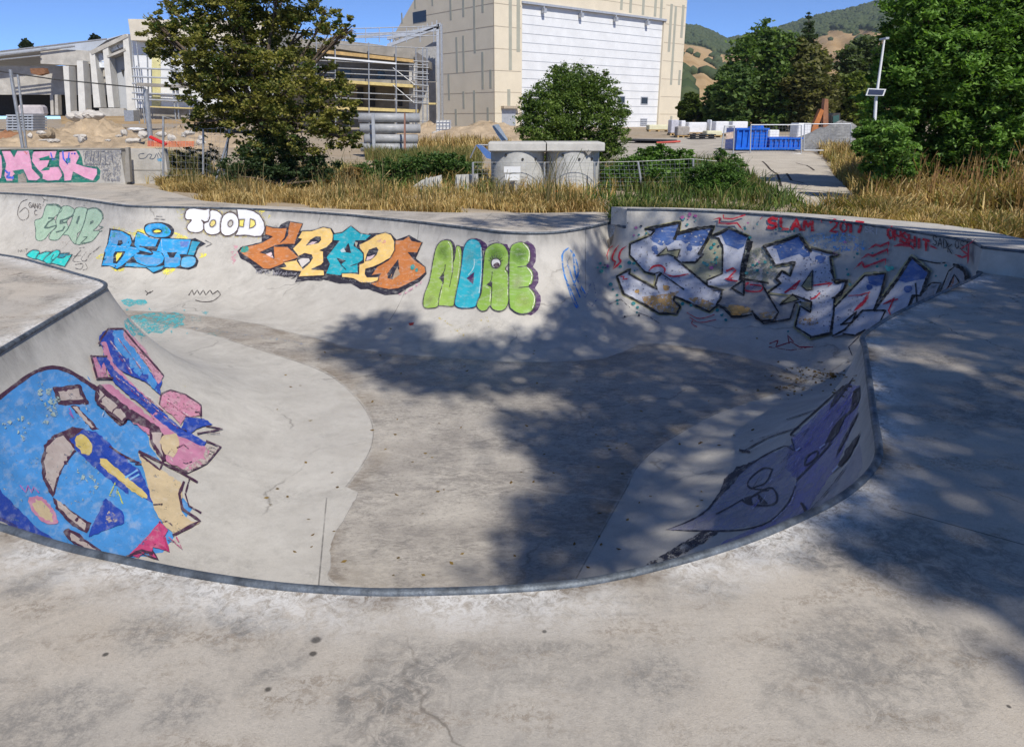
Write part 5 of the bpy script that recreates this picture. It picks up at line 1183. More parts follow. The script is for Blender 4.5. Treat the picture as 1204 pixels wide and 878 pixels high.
eq = g2(edge_px)
grass('dry_grass', [band(eq, .02, .9)], 14000, .06, .20, gold, wd_=.010, lean=1.)
grass('tall_dry_grass', [band(eq, .7, 2.6)], 17000, .10, .30, gold+[(.18, .19, .06)], wd_=.010, lean=.8)
grass('sparse_dry_grass', [wp([(150, 212), (205, 222), (260, 228), (560, 234), (720, 234), (760, 205), (560, 205), (420, 200), (300, 200), (180, 200)])], 16000, .12, .38, mixd, wd_=.011, lean=.9)
grass('green_weeds', [wp([(392, 196), (560, 205), (590, 235), (430, 225), (395, 215)]), wp([(690, 240), (960, 248), (925, 228), (880, 198), (830, 190), (735, 190), (690, 205)])], 15000, .12, .36, green+[(.2, .18, .07)], wd_=.013, lean=.9)
grass('weeds_under_tree', [wp([(185, 205), (250, 214), (250, 195), (195, 190)]), wp([(430, 190), (570, 196), (560, 184), (430, 182)])], 9000, .2, .5, [(.10, .14, .04), (.16, .18, .06), (.3, .24, .1)], wd_=.012)
grass('weed_stalks', [band(eq, .5, 3.2)], 500, .5, .95, [(.12, .11, .05), (.25, .2, .1), (.07, .09, .03)], wd_=.007, lean=.3)
eq2 = g2([(719, 243), (790, 244), (860, 246), (930, 250), (1000, 254.5), (1100, 263), (1155, 270), (1204, 281), (1300, 305)], RISE)
grass('grass_behind_ledge', [band(eq2[:5], .05, 1.6)], 12000, .12, .36, green+[(.2, .19, .07), (.33, .27, .1)], wd_=.011, lean=.9)
grass('golden_grass', [band(eq2[3:], .05, 2.6)], 24000, .12, .38, gold+[(.15, .15, .05)], wd_=.011, lean=.9)
grass('golden_meadow', [wp([(975, 200), (1010, 178), (1040, 180), (1100, 200), (1300, 205), (1300, 262), (1130, 256), (1010, 243), (985, 215)])], 42000, .15, .5, gold+[(.2, .2, .07)], wd_=.016, lean=.9)
grass('meadow_stalks', [wp([(985, 205), (1300, 215), (1300, 262), (1130, 256), (1010, 243)])], 1600, .5, 1.0, [(.30, .17, .08), (.36, .22, .1)], wd_=.010, lean=.35)
grass('far_dry_grass', [wp([(440, 178), (600, 182), (600, 172), (480, 172)]), wp([(960, 178), (985, 170), (1040, 172), (1040, 186), (975, 192)])], 9000, .2, .6, gold, wd_=.022)
# brambles and leafy plants
def bush(name, cl, Y, n_, ca, cb, lb_, size=.08, **k):
    c = PC(cl, Y, .3); cx_ = sum(q[0][0] for q in c)/len(c); b = Vector((cx_, Y, float(gz(0, Y))))
    return tree(name, b, c, n_, size, ca, cb, lb_, 'bush', tr=.03, crown='foliage', fork=.3, **k)
bush('bramble_bush', [(755, 188, 14), (778, 187, 17), (800, 191, 16), (740, 198, 16), (770, 206, 20), (725, 208, 16), (790, 215, 18), (750, 220, 16), (730, 228, 12), (715, 222, 10), (770, 232, 12)], 19.2, 34000, (.045, .10, .02), (.17, .30, .06), 'bright green bramble bush just right of the round tree')
bush('bramble_bush', [(832, 203, 16), (860, 194, 15), (848, 215, 20), (868, 212, 14), (882, 226, 10), (815, 210, 14), (820, 228, 16), (862, 232, 12), (845, 182, 7), (835, 228, 14), (885, 238, 10), (808, 238, 9)], 17.6, 34000, (.035, .08, .02), (.13, .24, .05), 'tall green weedy bush at the left edge of the gravel track', aspect=.35)
bush('bramble_bush', [(430, 205, 16), (455, 200, 14), (480, 198, 16), (505, 200, 16), (535, 196, 14), (555, 203, 14), (450, 216, 12), (520, 190, 12), (495, 188, 9)], 20.5, 26000, (.03, .075, .02), (.12, .20, .05), 'dark green bramble thicket between the ivy bush and the concrete rings')
bush('bramble_bush', [(704, 205, 12), (694, 222, 12), (708, 228, 12)], 20.2, 6000, (.03, .06, .018), (.10, .15, .05), 'small dark bush right beside the second concrete ring')
bush('dry_bush', [(400, 214, 12), (425, 222, 12), (450, 226, 10), (480, 224, 10), (415, 205, 10), (372, 220, 9)], 18.9, 9000, (.16, .10, .04), (.40, .26, .10), 'rusty brown dried bush right of the ivy bush, in front of the brambles', size=.07, un_=.3)
bush('wild_plant', [(1168, 200, 16), (1185, 212, 14), (1150, 205, 10)], 17.5, 4500, (.06, .12, .03), (.16, .26, .06), 'bright green leafy plant low at the right edge beneath the big tree', size=.11, aspect=.4)
bush('thin_shrub', [(232, 185, 14), (210, 190, 12), (250, 180, 10), (222, 200, 10)], 21.5, 3500, (.02, .03, .015), (.07, .08, .035), 'thin dark shrub behind the wire fence, left of the ivy bush', size=.06)
# leaf litter in the bowl
lt = empty('leaf_litter', (0, 0, 0)); 
pts_ = []
for _ in range(170):
    if random.random() < .35: x_, y_ = 978+random.gauss(0, 9), 442+random.gauss(0, 2)
    else: x_, y_ = 945+random.gauss(0, 28), 448+random.gauss(0, 10)
    h = hit_bowl(x_, y_)
    if h: pts_.append(tuple(h[0]+h[1]*random.uniform(.005, .015)))
for _ in range(120):
    x_, y_ = random.uniform(300, 1000), random.uniform(380, 680); h = hit_bowl(x_, y_)
    if h and h[1].z > .9: pts_.append(tuple(h[0]+h[1]*.006))
bpy.data.objects.remove(lt)
v, f, c_ = leaf_cloud(np.array(pts_), .045, (.16, .09, .03), (.30, .20, .06), .6, up=2.5); o = mesh_np('leaf_litter', v, f, M_leaf, None, False, cols=c_); tag(o, kind='stuff')
# ============================================================ BUILDINGS
def thing(name, loc_, label, cat, group=None): r_ = empty(name, loc_); return tag(r_, label, cat, group)
class Wall:
    """vertical plane through A running along dir; places photo points on it"""
    def __init__(s, A, azd):
        s.A = Vector(A); s.d = Vector((math.sin(R(azd)), math.cos(R(azd)), 0)); s.n = Vector((s.d.y, -s.d.x, 0))
        if s.n.y > 0: s.n = -s.n
    def hit(s, px, py):
        r_ = ray(px, py); t = (s.A-C0).dot(s.n)/r_.dot(s.n); p_ = C0+r_*t; return p_
    def sz(s, px, py): p_ = s.hit(px, py); return (p_-s.A).dot(s.d), p_.z
    def at(s, u, z, out=0.): q = s.A+s.d*u+s.n*out; return Vector((q.x, q.y, z))
    def slab(s, m, u0, u1, z0, z1, out, th):
        return m.prism([s.at(u0, z0, out), s.at(u1, z0, out), s.at(u1, z1, out), s.at(u0, z1, out)], -s.n*th)
    def poly(s, m, uz, out, th): return m.prism([s.at(u, z, out) for u, z in uz], -s.n*th)
M_beige = simple('beige_cladding', (.66, .59, .46), .6, 0, .6, .06, 0, .3)
M_beige_joint = simple('cladding_joint', (.40, .34, .26), .7)
M_gstrip = simple('grey_cladding_strip', (.36, .36, .30), .5, 0, 1, .1)
M_white = simple('white_panel', (.70, .715, .73), .5, 0, .8, .08)
M_wjoint = simple('panel_joint', (.34, .36, .40), .6)
M_glass = simple('dark_glass', (.02, .024, .03), .15, 0, 2, .2, 0, .6)
M_lgrey = simple('light_grey_metal', (.45, .47, .50), .4, .3, 3, .15)
M_galv = simple('galvanised_metal', (.42, .43, .44), .45, .6, 8, .25)
M_conc = simple('pale_concrete', (.44, .42, .385), .85, 0, 1.5, .25, .3)
M_dconc = simple('raw_concrete', (.30, .28, .25), .9, 0, 1.2, .3, .3)
M_wood = simple('formwork_wood', (.50, .34, .15), .8, 0, 4, .3, .2)
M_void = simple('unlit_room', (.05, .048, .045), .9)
hc = P(582, 150, 80); hc.z = .5
hall = thing('hall', hc, 'tall beige panelled hall with a huge white hangar door, behind the round tree', 'building')
WR = Wall(hc, 50); WL = Wall(hc, -40)
H_ = 15.2; uR = WR.sz(798, 145)[0]
ug = WL.sz(487, 0); ug2 = WL.sz(465, 38); uL = ug2[0]+.6
dT0 = WR.sz(614, 2); dT1 = WR.sz(781, 27); dB1 = WR.sz(776, 147)
m_ = MB()
zd = (dT0[1]+dT1[1])/2
WR.slab(m_, .0, dT0[0], 0, H_, 0, .4); WR.slab(m_, dT1[0], uR, 0, H_, 0, .4); WR.slab(m_, dT0[0], dT1[0], zd, H_, 0, .4)
WL.poly(m_, [(.403, 0), (uL, 0), (uL, ug2[1]-.4), (ug[0], ug[1]), (ug[0]-1.0, H_), (.403, H_)], 0, .4)
# back and end walls, roof
Bk = WR.at(uR, 0, -26); 
WR2 = Wall(WR.at(uR-.002, 0, 0), 140); m_.prism([WR.at(uR, 0, -.4), WR.at(uR, 0, -22), WR.at(uR, H_-.5, -22), WR.at(uR, H_-.5, -.4)], -WR.d*.35)
m_.prism([WL.at(uL, 0, -.4), WL.at(uL, 0, -30), WL.at(uL, 9, -30), WL.at(uL, 10.5, -.4)], WL.d*-.35)
m_.build('wall', M_beige, hall)
m_ = MB(); m_.prism([WR.at(.4, H_-.35, -.4), WR.at(uR-.4, H_-.35, -.4), WR.at(uR-.4, H_-.35, -14), WR.at(.4, H_-.35, -14)], (0, 0, .25)); m_.build('roof', M_lgrey, hall)
# joints
m_ = MB()
for k in range(1, 8):
    z_ = k*2.03+.15
    for a_, b_ in ((.0, dT0[0]-.15), (dT1[0]+.15, uR)): WR.slab(m_, a_, b_, z_-.03, z_+.03, .012, .02)
    ue = uL if z_ < 10.5 else ug[0]-.5
    WL.slab(m_, .0, ue, z_-.03, z_+.03, .012, .02)
WR.slab(m_, dT0[0], dT1[0], 13.9, 13.95, .012, .02)
for u_ in (.05,): WL.slab(m_, u_, u_+.05, 0, H_, .016, .02)
m_.build('cladding_joints', M_beige_joint, hall)
def strips(Wl, l, x0, sc):
    m2 = MB()
    for (x, a_, b_, w_) in l:
        p0 = Wl.sz(x0+x/sc, a_/sc); p1 = Wl.sz(x0+x/sc, b_/sc); hw = w_*.62; z0, z1 = p1[1], min(p0[1], H_-.1) if a_ > 2 else H_-.1
        Wl.slab(m2, p0[0]-hw, p0[0]+hw, z0, z1, .02, .02)
    return m2
s1 = strips(WL, [(590, 0, 42, .22), (672, 0, 28, .25), (757, 0, 95, .28), (817, 0, 80, .28), (868, 0, 250, .28), (908, 0, 60, .28), (528, 62, 112, .22), (785, 175, 345, .28), (817, 168, 343, .28), (907, 245, 418, .28), (945, 328, 415, .28), (748, 350, 470, .28), (818, 430, 510, .28), (868, 425, 590, .28), (782, 512, 588, .28), (932, 505, 585, .28)], 340, 3.99)
s1.build('cladding_strips', M_gstrip, hall)
s2 = strips(WR, [(1037, 0, 330, .32), (1075, 0, 245, .36), (1030, 420, 500, .32)], 340, 3.99)
s3 = strips(WR, [(682, 0, 48, .32), (725, 2, 62, .34), (785, 2, 72, .34), (842, 2, 80, .34), (870, 2, 95, .34), (917, 20, 245, .36), (937, 30, 400, .32), (972, 25, 180, .36), (955, 330, 400, .32), (915, 545, 585, .32)], 560, 3.99)
s3.v, s3.f = s3.v, s3.f; s2.add(s3.v, s3.f); s2.build('cladding_strips', M_gstrip, hall)
# hangar door
m_ = MB(); WR.slab(m_, dT0[0], dT1[0], 0, zd, -.25, .12); dr = m_.build('hangar_door', M_white, hall)
m_ = MB(); k = 0; z_ = .45
while z_ < zd-.2: WR.slab(m_, dT0[0], dT1[0], z_-.025, z_+.025, -.235, .014); z_ += .86
m_.build('door_joints', M_wjoint, dr)
m_ = MB(); WR.slab(m_, dT0[0]-.1, dT1[0]+.3, zd+.0, zd+.22, .15, .3); m_.build('door_head', M_lgrey, hall)
for x_ in (315, 490, 653, 803):
    u_ = WR.sz(560+x_/3.99, 20)[0]; m_ = MB(); c_ = WR.at(u_, zd-.45, .1); m_.box(c_, (.45, .35, .4), R(-50)); m_.box(c_+Vector((0, 0, .3)), (.1, .1, .3)); m_.build('flood_lamp', M_lgrey, hall)
for (x0_, x1_, y0_, y1_) in ((728, 736, 114, 121), (755.5, 763, 115, 122)):
    a_ = WR.sz(x0_, y1_); b_ = WR.sz(x1_, y0_); m_ = MB(); WR.slab(m_, a_[0]-.1, b_[0]+.1, a_[1]-.1, b_[1]+.1, -.2, .05); w_ = m_.build('window', M_lgrey, hall)
    m_ = MB(); WR.slab(m_, a_[0], b_[0], a_[1], b_[1], -.185, .03); m_.build('pane', M_glass, w_)
a_ = WR.sz(754, 155); b_ = WR.sz(762, 148)
m_ = MB(); [WR.slab(m_, a_[0], b_[0], .9+k*.22, 1.0+k*.22, -.16, .08) for k in range(4)]; m_.build('vent_grille', M_wjoint, hall)
a_ = WL.sz(486, 28); b_ = WL.sz(501, 12); m_ = MB(); WL.slab(m_, min(a_[0], b_[0]), max(a_[0], b_[0]), a_[1], b_[1], .03, .06); m_.build('window', M_glass, hall)
a_ = WR.sz(590, 151); b_ = WR.sz(606, 128); m_ = MB(); WR.slab(m_, a_[0], b_[0], 0, b_[1], .03, .06); sd = m_.build('side_door', M_lgrey, hall)
m_ = MB(); WR.slab(m_, a_[0]-.1, b_[0]+.2, b_[1], b_[1]+.25, .5, .5); m_.build('side_door_canopy', M_beige_joint, hall)
# ---- canopy frame in front of the hall
Yc = 66
cn = thing('steel_canopy', P(516, 148, Yc)*1., 'grey steel entrance frame with tall posts leaning against the left face of the hall', 'canopy'); cn.location.z = .6
m_ = MB()
for q in ([(455, 52), (516, 30), (516, 34), (455, 56)], [(455, 47), (500, 38), (518, 31), (518, 27), (498, 33), (455, 43)]): m_.pslab(q, Yc, .35)
for x_ in np.arange(458, 516, 5.5): y0_ = 50-(x_-455)*.36; m_.pslab([(x_, y0_+4), (x_+1, y0_+4), (x_+1, y0_-5), (x_, y0_-5)], Yc+.1, .2)
m_.pslab([(340, 52), (460, 41), (518, 36), (518, 34), (460, 38), (340, 49)], Yc+1.5, .2)
m_.build('roof_frame', M_lgrey, cn)
for x0_, x1_, m2 in ((513, 516.2, M_lgrey), (517.6, 520, M_galv)):
    m_ = MB(); m_.pslab([(x0_+1.6, 145), (x1_+1.2, 145), (x1_, 28), (x0_, 30)], Yc, .4); m_.build('post', m2, cn)
m_ = MB(); m_.pslab([(489, 62), (515, 46), (514, 96), (489, 96)], Yc+2.5, .3); m_.build('back_panel', simple('grey_panel', (.33, .33, .33), .6), cn)
m_ = MB(); m_.pslab([(489, 97), (514, 97), (515, 150), (489, 150)], Yc+2.4, .3); m_.build('lower_wall', M_conc, cn)
# ---- scaffolded building
Yb = 56
sb = thing('unfinished_building', Vector((P(430, 150, Yb).x, Yb, .45)), 'unfinished concrete building with orange formwork edges behind scaffolding, left of the hall', 'building')
m_ = MB()
m_.pslab([(340, 46), (400, 48), (440, 52), (488, 60), (488, 70), (440, 64), (400, 58), (340, 55)], Yb, 12); m_.build('roof_slab', M_dconc, sb)
m_ = MB(); m_.pslab([(372, 58), (440, 65), (488, 70.5), (488, 74), (440, 69), (372, 62)], Yb-.12, .12); m_.build('formwork_edge', M_wood, sb)
m_ = MB(); m_.pslab([(340, 56), (486, 66), (486, 98), (340, 96)], Yb+2.5, .3); m_.build('upper_wall', simple('grey_brown_wall', (.26, .24, .22), .9, 0, 1, .3), sb)
m_ = MB(); m_.pslab([(400, 82), (412, 83), (412, 92), (400, 91)], Yb+2.4, .1); m_.pslab([(444, 84), (452, 85), (452, 93), (444, 93)], Yb+2.4, .1); m_.build('window', M_glass, sb)
m_ = MB(); m_.pslab([(340, 90), (486, 95), (486, 100), (340, 96)], Yb-.3, 8); m_.build('floor_slab', M_dconc, sb)
m_ = MB(); m_.pslab([(340, 98), (486, 101), (486, 150), (340, 150)], Yb+3.2, .3); m_.build('lower_wall', simple('tan_block_wall', (.30, .25, .18), .9, 0, 1, .35), sb)
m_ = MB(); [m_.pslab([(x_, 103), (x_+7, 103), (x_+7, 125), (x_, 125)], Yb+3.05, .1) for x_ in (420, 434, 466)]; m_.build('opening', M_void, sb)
for x_ in (408, 464): m_ = MB(); m_.pslab([(x_, 100), (x_+2.5, 100), (x_+2.5, 150), (x_, 150)], Yb+.5, .4); m_.build('column', M_conc, sb)
m_ = MB(); m_.pslab([(481, 72), (490, 72), (490, 150), (481, 150)], Yb+.4, .5); m_.build('end_wall', M_conc, sb)
sf = thing('scaffolding', Vector((P(430, 150, Yb-1.5).x, Yb-1.5, .45)), 'tube scaffolding with yellow plank decks along the unfinished concrete building', 'scaffolding')
m_ = MB()
for x_ in (372, 394, 433.5, 465.5, 489, 497, 502):
    for dy in (0, 1.1):
        a_ = P(x_, 150, Yb-1.6+dy); a_.z = .4; b_ = P(x_, 44+(x_-372)*.1 if x_ < 480 else 57, Yb-1.6+dy); m_.cyl(a_, b_, .045, n=6)
m_.build('standards', M_galv, sf)
m_ = MB()
for y_ in (54, 74, 82, 88, 110, 117, 140):
    m_.cyl(P(368, y_-3, Yb-1.6), P(503, y_+3, Yb-1.6), .035, n=5)
for y_ in (92, 99, 106, 113, 120, 127, 134, 141): m_.cyl(P(486, y_-20, Yb-1.65), P(504, y_-19, Yb-1.65), .04, n=5)
m_.cyl(P(462, 100, Yb-1.6), P(488, 122, Yb-1.6), .035, n=5); m_.cyl(P(462, 80, Yb-1.6), P(488, 100, Yb-1.6), .035, n=5)
m_.build('rails', M_galv, sf)
M_plank = simple('scaffold_plank', (.58, .46, .20), .8, 0, 5, .2)
for y0_, y1_ in ((92, 100), (124, 129)):
    m_ = MB(); m_.pslab([(368, y0_), (491, y1_), (491, y1_+3.6), (368, y0_+3.6)], Yb-1.55, 1.0); m_.build('plank_deck', M_plank, sf)
m_ = MB(); m_.pslab([(376, 66), (466, 74), (466, 76), (376, 68)], Yb-1.7, .1); m_.build('toe_board', M_white, sf)
m_ = MB(); m_.pslab([(497, 121), (512, 121), (512, 123), (497, 123)], Yb-1.6, 1.); m_.build('plank_deck', M_plank, sf)
# guard rail on the roof
gr_ = thing('guard_rail', Vector((P(400, 46, Yb+4).x, Yb+4, P(400, 50, Yb+4).z)), 'thin tube guard rail running along the roof of the scaffolded building', 'railing')
m_ = MB()
for y_ in (33, 39, 44): m_.cyl(P(345, y_+3, Yb+4), P(515, y_-2, Yb+4), .035, n=5)
for x_ in range(350, 516, 16): m_.cyl(P(x_, 50, Yb+4), P(x_, 33, Yb+4), .035, n=5)
m_.build('tubes', M_lgrey, gr_)
# ---- ribbed concrete building at the far left
Yl = 60
lb_ = thing('ribbed_building', Vector((P(90, 135, Yl).x, Yl, .55)), 'long pale concrete building shell with sloping white ribs at the far left', 'building')
Z1 = lambda l: [(x/3.99, y/3.99) for x, y in l]
m_ = MB(); m_.pslab(Z1([(-300, 310), (300, 310), (430, 300), (520, 320), (520, 445), (-300, 445)]), Yl+2, .5); m_.build('wall', M_conc, lb_)
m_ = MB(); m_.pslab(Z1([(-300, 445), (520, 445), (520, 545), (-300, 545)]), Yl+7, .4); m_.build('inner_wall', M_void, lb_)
m_ = MB(); m_.pslab(Z1([(190, 228), (400, 238), (425, 245), (425, 300), (350, 308), (190, 300)]), Yl, 1.2); m_.build('parapet', M_conc, lb_)
m_ = MB(); m_.pslab(Z1([(-300, 290), (-300, 262), (0, 240), (250, 210), (500, 183), (590, 160), (500, 190), (430, 240), (190, 235)]), Yl+.6, 10); m_.build('roof', simple('roof_membrane', (.48, .52, .58), .5, .2, 1, .15), lb_)
m_ = MB()
for a_, b_ in (((0, 243), (500, 184)), ((0, 262), (350, 218)), ((0, 282), (190, 262))): m_.cyl(P(a_[0]/3.99, a_[1]/3.99, Yl-.2), P(b_[0]/3.99, b_[1]/3.99, Yl-.2), .06, n=6)
m_.build('roof_rails', M_galv, lb_)
for q in ([(295, 310), (322, 310), (332, 540), (312, 540)], [(360, 285), (388, 285), (402, 525), (370, 525)], [(420, 250), (442, 235), (472, 505), (440, 505)], [(480, 215), (505, 205), (535, 505), (508, 505)], [(575, 165), (600, 160), (640, 560), (600, 560)]):
    m_ = MB(); m_.pslab(Z1(q), Yl-.8, .9); m_.build('rib', simple('white_plaster', (.62, .61, .58), .8, 0, 2, .12), lb_)
for q in ([(420, 240), (590, 160), (600, 175), (430, 258)], [(500, 262), (585, 228), (590, 238), (505, 272)]):
    m_ = MB(); m_.pslab(Z1(q), Yl-.85, 1.); m_.build('roof_beam', M_conc, lb_)
for k, q in enumerate(([(440, 250), (470, 235), (495, 290), (455, 290)], [(505, 215), (540, 200), (555, 230), (520, 245)], [(545, 198), (575, 185), (580, 220), (560, 228)], [(445, 292), (492, 292), (492, 318), (450, 318)])):
    m_ = MB(); m_.pslab(Z1(q), Yl-.3, .1); m_.build('skylight', simple('milky_glazing', (.68, .72, .78), .3), lb_)
m_ = MB(); m_.pslab(Z1([(505, 275), (590, 240), (600, 515), (530, 515)]), Yl+.2, .4); m_.build('end_wall', simple('blue_grey_wall', (.42, .44, .47), .7, 0, 1, .1), lb_)
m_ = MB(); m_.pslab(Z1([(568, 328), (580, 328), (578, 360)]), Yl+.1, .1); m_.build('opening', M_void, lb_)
for x_ in (240, 262): m_ = MB(); m_.pslab(Z1([(x_-6, 445), (x_+8, 445), (x_+12, 540), (x_-2, 540)]), Yl+1, .5); m_.build('column', M_conc, lb_)
m_ = MB(); m_.pslab(Z1([(465, 508), (580, 508), (582, 545), (465, 545)]), Yl-1.2, .4); m_.build('low_wall', M_conc, lb_)
m_ = MB(); m_.pslab(Z1([(140, 322), (205, 320), (215, 345), (180, 355), (145, 345)]), Yl-.6, .5); m_.build('rusty_bracket', simple('rust', (.22, .11, .06), .9, 0, 5, .3), lb_)
# ---- white block with scaffolding
wb = thing('white_block', Vector((P(190, 140, 57).x, 57, .5)), 'white boxy building wing with a yellow stain, behind the yellowing tree', 'building')
m_ = MB(); m_.pslab(Z1([(615, 180), (1250, 205), (1250, 560), (640, 560)]), 57, 9); m_.build('wall', M_white, wb)
m_ = MB(); m_.pslab(Z1([(600, 90), (1250, 100), (1250, 205), (615, 190)]), 56.2, 9.5); m_.build('parapet', simple('cream_render', (.60, .55, .46), .8, 0, 1, .12), wb)
m_ = MB(); m_.pslab(Z1([(712, 205), (752, 205), (752, 500), (712, 500)]), 56.94, .05); m_.build('yellow_stain', simple('yellow_insulation', (.62, .58, .30), .8, 0, 2, .2), wb)
m_ = MB(); m_.pslab(Z1([(640, 508), (1250, 508), (1250, 560), (640, 560)]), 56.9, .08); m_.build('plinth', M_dconc, wb)
s2_ = thing('scaffolding', Vector((P(185, 145, 55.6).x, 55.6, .45)), 'light tube scaffolding standing in front of the white block at the left', 'scaffolding')
m_ = MB()
for a_, b_ in (((618, 190), (655, 580)), ((640, 200), (680, 580)), ((690, 210), (700, 570)), ((790, 200), (825, 560)), ((812, 200), (840, 560)), ((880, 200), (890, 560))): m_.cyl(P(a_[0]/3.99, a_[1]/3.99, 55.6), P(b_[0]/3.99, b_[1]/3.99, 55.6), .05, n=6)
m_.build('standards', M_galv, s2_)
m_ = MB()
for y_ in (320, 360, 392, 436, 465): m_.cyl(P(620/3.99, (y_)/3.99, 55.5), P(900/3.99, (y_+12)/3.99, 55.5), .06, n=6)
m_.build('rails', M_lgrey, s2_)
m_ = MB(); m_.pslab(Z1([(640, 388), (900, 402), (900, 416), (640, 404)]), 55.3, .9); m_.build('plank_deck', M_dconc, s2_); m_ = MB(); m_.pslab(Z1([(690, 498), (900, 506), (900, 512), (690, 504)]), 55.3, .9); m_.build('plank_deck', M_plank, s2_)
wt = MB(); wt.pslab(Z1([(580, 518), (625, 518), (628, 570), (585, 570)]), 52, .9); o = wt.build('water_tank', M_galv); tag(o, 'small grey metal tank at the foot of the last white rib', 'tank')
# ============================================================ MOUNDS AND RUBBLE
def mound(name, px, py, rx, ry, h, mat, label, seed=0, rocky=.3, cat='mound', Y=None):
    b = GG(px, py) if Y is None else Vector((P(px, py, Y).x, Y, float(gz(0, Y)))); n1, n2 = 34, 14; rs = np.random.default_rng(seed); vs = []; fs = []
    ph = rs.uniform(0, 6, 6)
    for i in range(n2+1):
        for j in range(n1):
            a_ = 2*math.pi*j/n1; t = i/n2; w_ = 1+.16*math.sin(2*a_+ph[0])+.1*math.sin(5*a_+ph[1]); r_ = t
            x_ = rx*r_*w_*math.cos(a_); y_ = ry*r_*w_*math.sin(a_); z_ = h*(1-t)**1.15*(1+.25*math.sin(3*a_+ph[2])*t)+rs.normal(0, rocky*h*.35)*(0 if i in (n2,) else 1)
            vs.append((x_, y_, z_-(.15 if i == n2 else 0)))
    for i in range(n2):
        for j in range(n1): fs.append((i*n1+j, i*n1+(j+1) % n1, (i+1)*n1+(j+1) % n1, (i+1)*n1+j))
    o = mesh_np(name, vs, fs, mat, None, True); o.location = b; tag(o, label, cat); return o
M_soil = simple('tan_soil', (.40, .31, .21), .95, 0, 1.8, .3, .8); M_grav = simple('grey_gravel', (.25, .25, .245), .95, 0, 6, .3, .8)
mound('soil_mound', 110, 168, 3.6, 2.4, 1.55, M_soil, 'tan soil heap with pale rubble on top, below the white ribs', 1)
mound('soil_mound', 60, 170, 3.4, 2.2, .8, M_soil, 'low tan soil heap left of the rubble heap, behind the graffiti wall', 2)
mound('soil_mound', 10, 168, 3., 1.5, .6, simple('red_soil', (.30, .15, .08), .95, 0, 2, .3, .6), 'small reddish soil heap at the left edge behind the wall', 3)
mound('soil_mound', 215, 172, 5., 3., .9, M_soil, 'flat tan earth bank beneath the white block', 4)
mound('soil_mound', 575, 168, 7.0, 3., 1.1, M_soil, 'tan rubble bank at the foot of the beige hall, left of the round tree', 5, .2)
mound('soil_mound', 505, 165, 3.5, 2., 1.0, M_soil, 'tan earth heap just right of the pipe stack', 6, .25)
mound('gravel_heap', 985, 176, 3.1, 3., 1.35, M_grav, 'pointed grey gravel heap right of the blue skip', 7, .08, 'gravel heap')
M_rub = simple('rubble', (.50, .47, .43), .9, 0, 3, .25, .4)
def rubble(px, py, Y, s_, label, mat=None, grp=None):
    import bmesh
    bm = bmesh.new(); bmesh.ops.create_icosphere(bm, subdivisions=2, radius=1); ph = [random.uniform(0, 6) for _ in range(6)]
    for v in bm.verts: k = 1+.25*math.sin(v.co.x*3+ph[0])+.2*math.sin(v.co.y*4+ph[1]); v.co = Vector((v.co.x*k*s_[0], v.co.y*k*s_[1], round(v.co.z*2.2)/2.2*k*s_[2]))
    me = bpy.data.meshes.new('rubble_block'); bm.to_mesh(me); bm.free(); me.materials.append(mat or M_rub); o = bpy.data.objects.new('rubble_block', me); col.objects.link(o)
    o.location = P(px, py, Y); o.rotation_euler = (0, 0, random.uniform(0, 3)); tag(o, label, 'rubble', grp)
for px, py, s_ in ((88, 137, (.35, .3, .22)), (97, 136, (.42, .3, .16)), (106, 134.5, (.45, .3, .18)), (114, 136, (.38, .3, .2)), (101, 134, (.25, .2, .13))): rubble(px, py, 39.5, s_, 'pale broken concrete lump on top of the rubble heap below the white ribs', grp='lumps on the rubble heap')
rubble(56, 159, 38, (.4, .35, .25), 'brown boulder lying left of the rubble heap, behind the graffiti wall', simple('brown_rock', (.28, .22, .15), .95, 0, 3, .3, .5)); rubble(160, 152, 38, (.55, .3, .06), 'flat white slab lying on the tan soil beneath the last rib', M_white)
rng2 = random.Random(5)
for k in range(22): x_ = rng2.uniform(20, 240); rubble(x_, 160+rng2.uniform(-4, 9), 34, (rng2.uniform(.08, .3), rng2.uniform(.08, .2), rng2.uniform(.05, .14)), 'small stone scattered on the tan soil behind the graffiti wall', grp='stones on the soil behind the graffiti wall')
for k in range(16): x_ = rng2.uniform(500, 640); rubble(x_, 156+rng2.uniform(-2, 10), 46, (rng2.uniform(.12, .4), rng2.uniform(.1, .3), rng2.uniform(.08, .2)), 'small stone on the tan rubble bank at the foot of the hall', grp='stones on the bank below the hall')
ROUGH = .1
# ============================================================ OBJECTS ON THE SITE
# graffiti wall at the left
Yw = float(G(60, 215.5).y)
gw = thing('concrete_wall', Vector((P(40, 215, Yw).x, Yw, -.05)), 'low concrete wall at the far left with a big pink and green graffiti piece', 'wall')
def wallbox(m2, x0, x1, y0, Y, th, z0=-.1): a_ = P(x0, y0, Y); b_ = P(x1, y0, Y); return m2.prism([(a_.x, Y, z0), (b_.x, Y, z0), (b_.x, Y, b_.z), (a_.x, Y, a_.z)], (0, th, 0))
m_ = MB(); wallbox(m_, -420, 141, 176, Yw, .25); m_.build('wall_panel', M_conc, gw)
m_ = MB(); wallbox(m_, -420, 141.5, 174.6, Yw-.015, .28, P(0, 176, Yw).z+.001); m_.build('wall_cap', M_dconc, gw)
g2w = thing('concrete_wall', Vector((P(170, 212, Yw+.25).x, Yw+.25, -.05)), 'short bare concrete wall section with a small scribbled tag, right of the grey post', 'wall')
m_ = MB(); wallbox(m_, 143.5, 193, 175, Yw+.3, .2); m_.build('wall_panel', M_conc, g2w)
m_ = MB(); wallbox(m_, 143.5, 193, 199.5, Yw+.29, .01, P(0, 200.5, Yw+.3).z); m_.build('panel_joint', M_dconc, g2w)
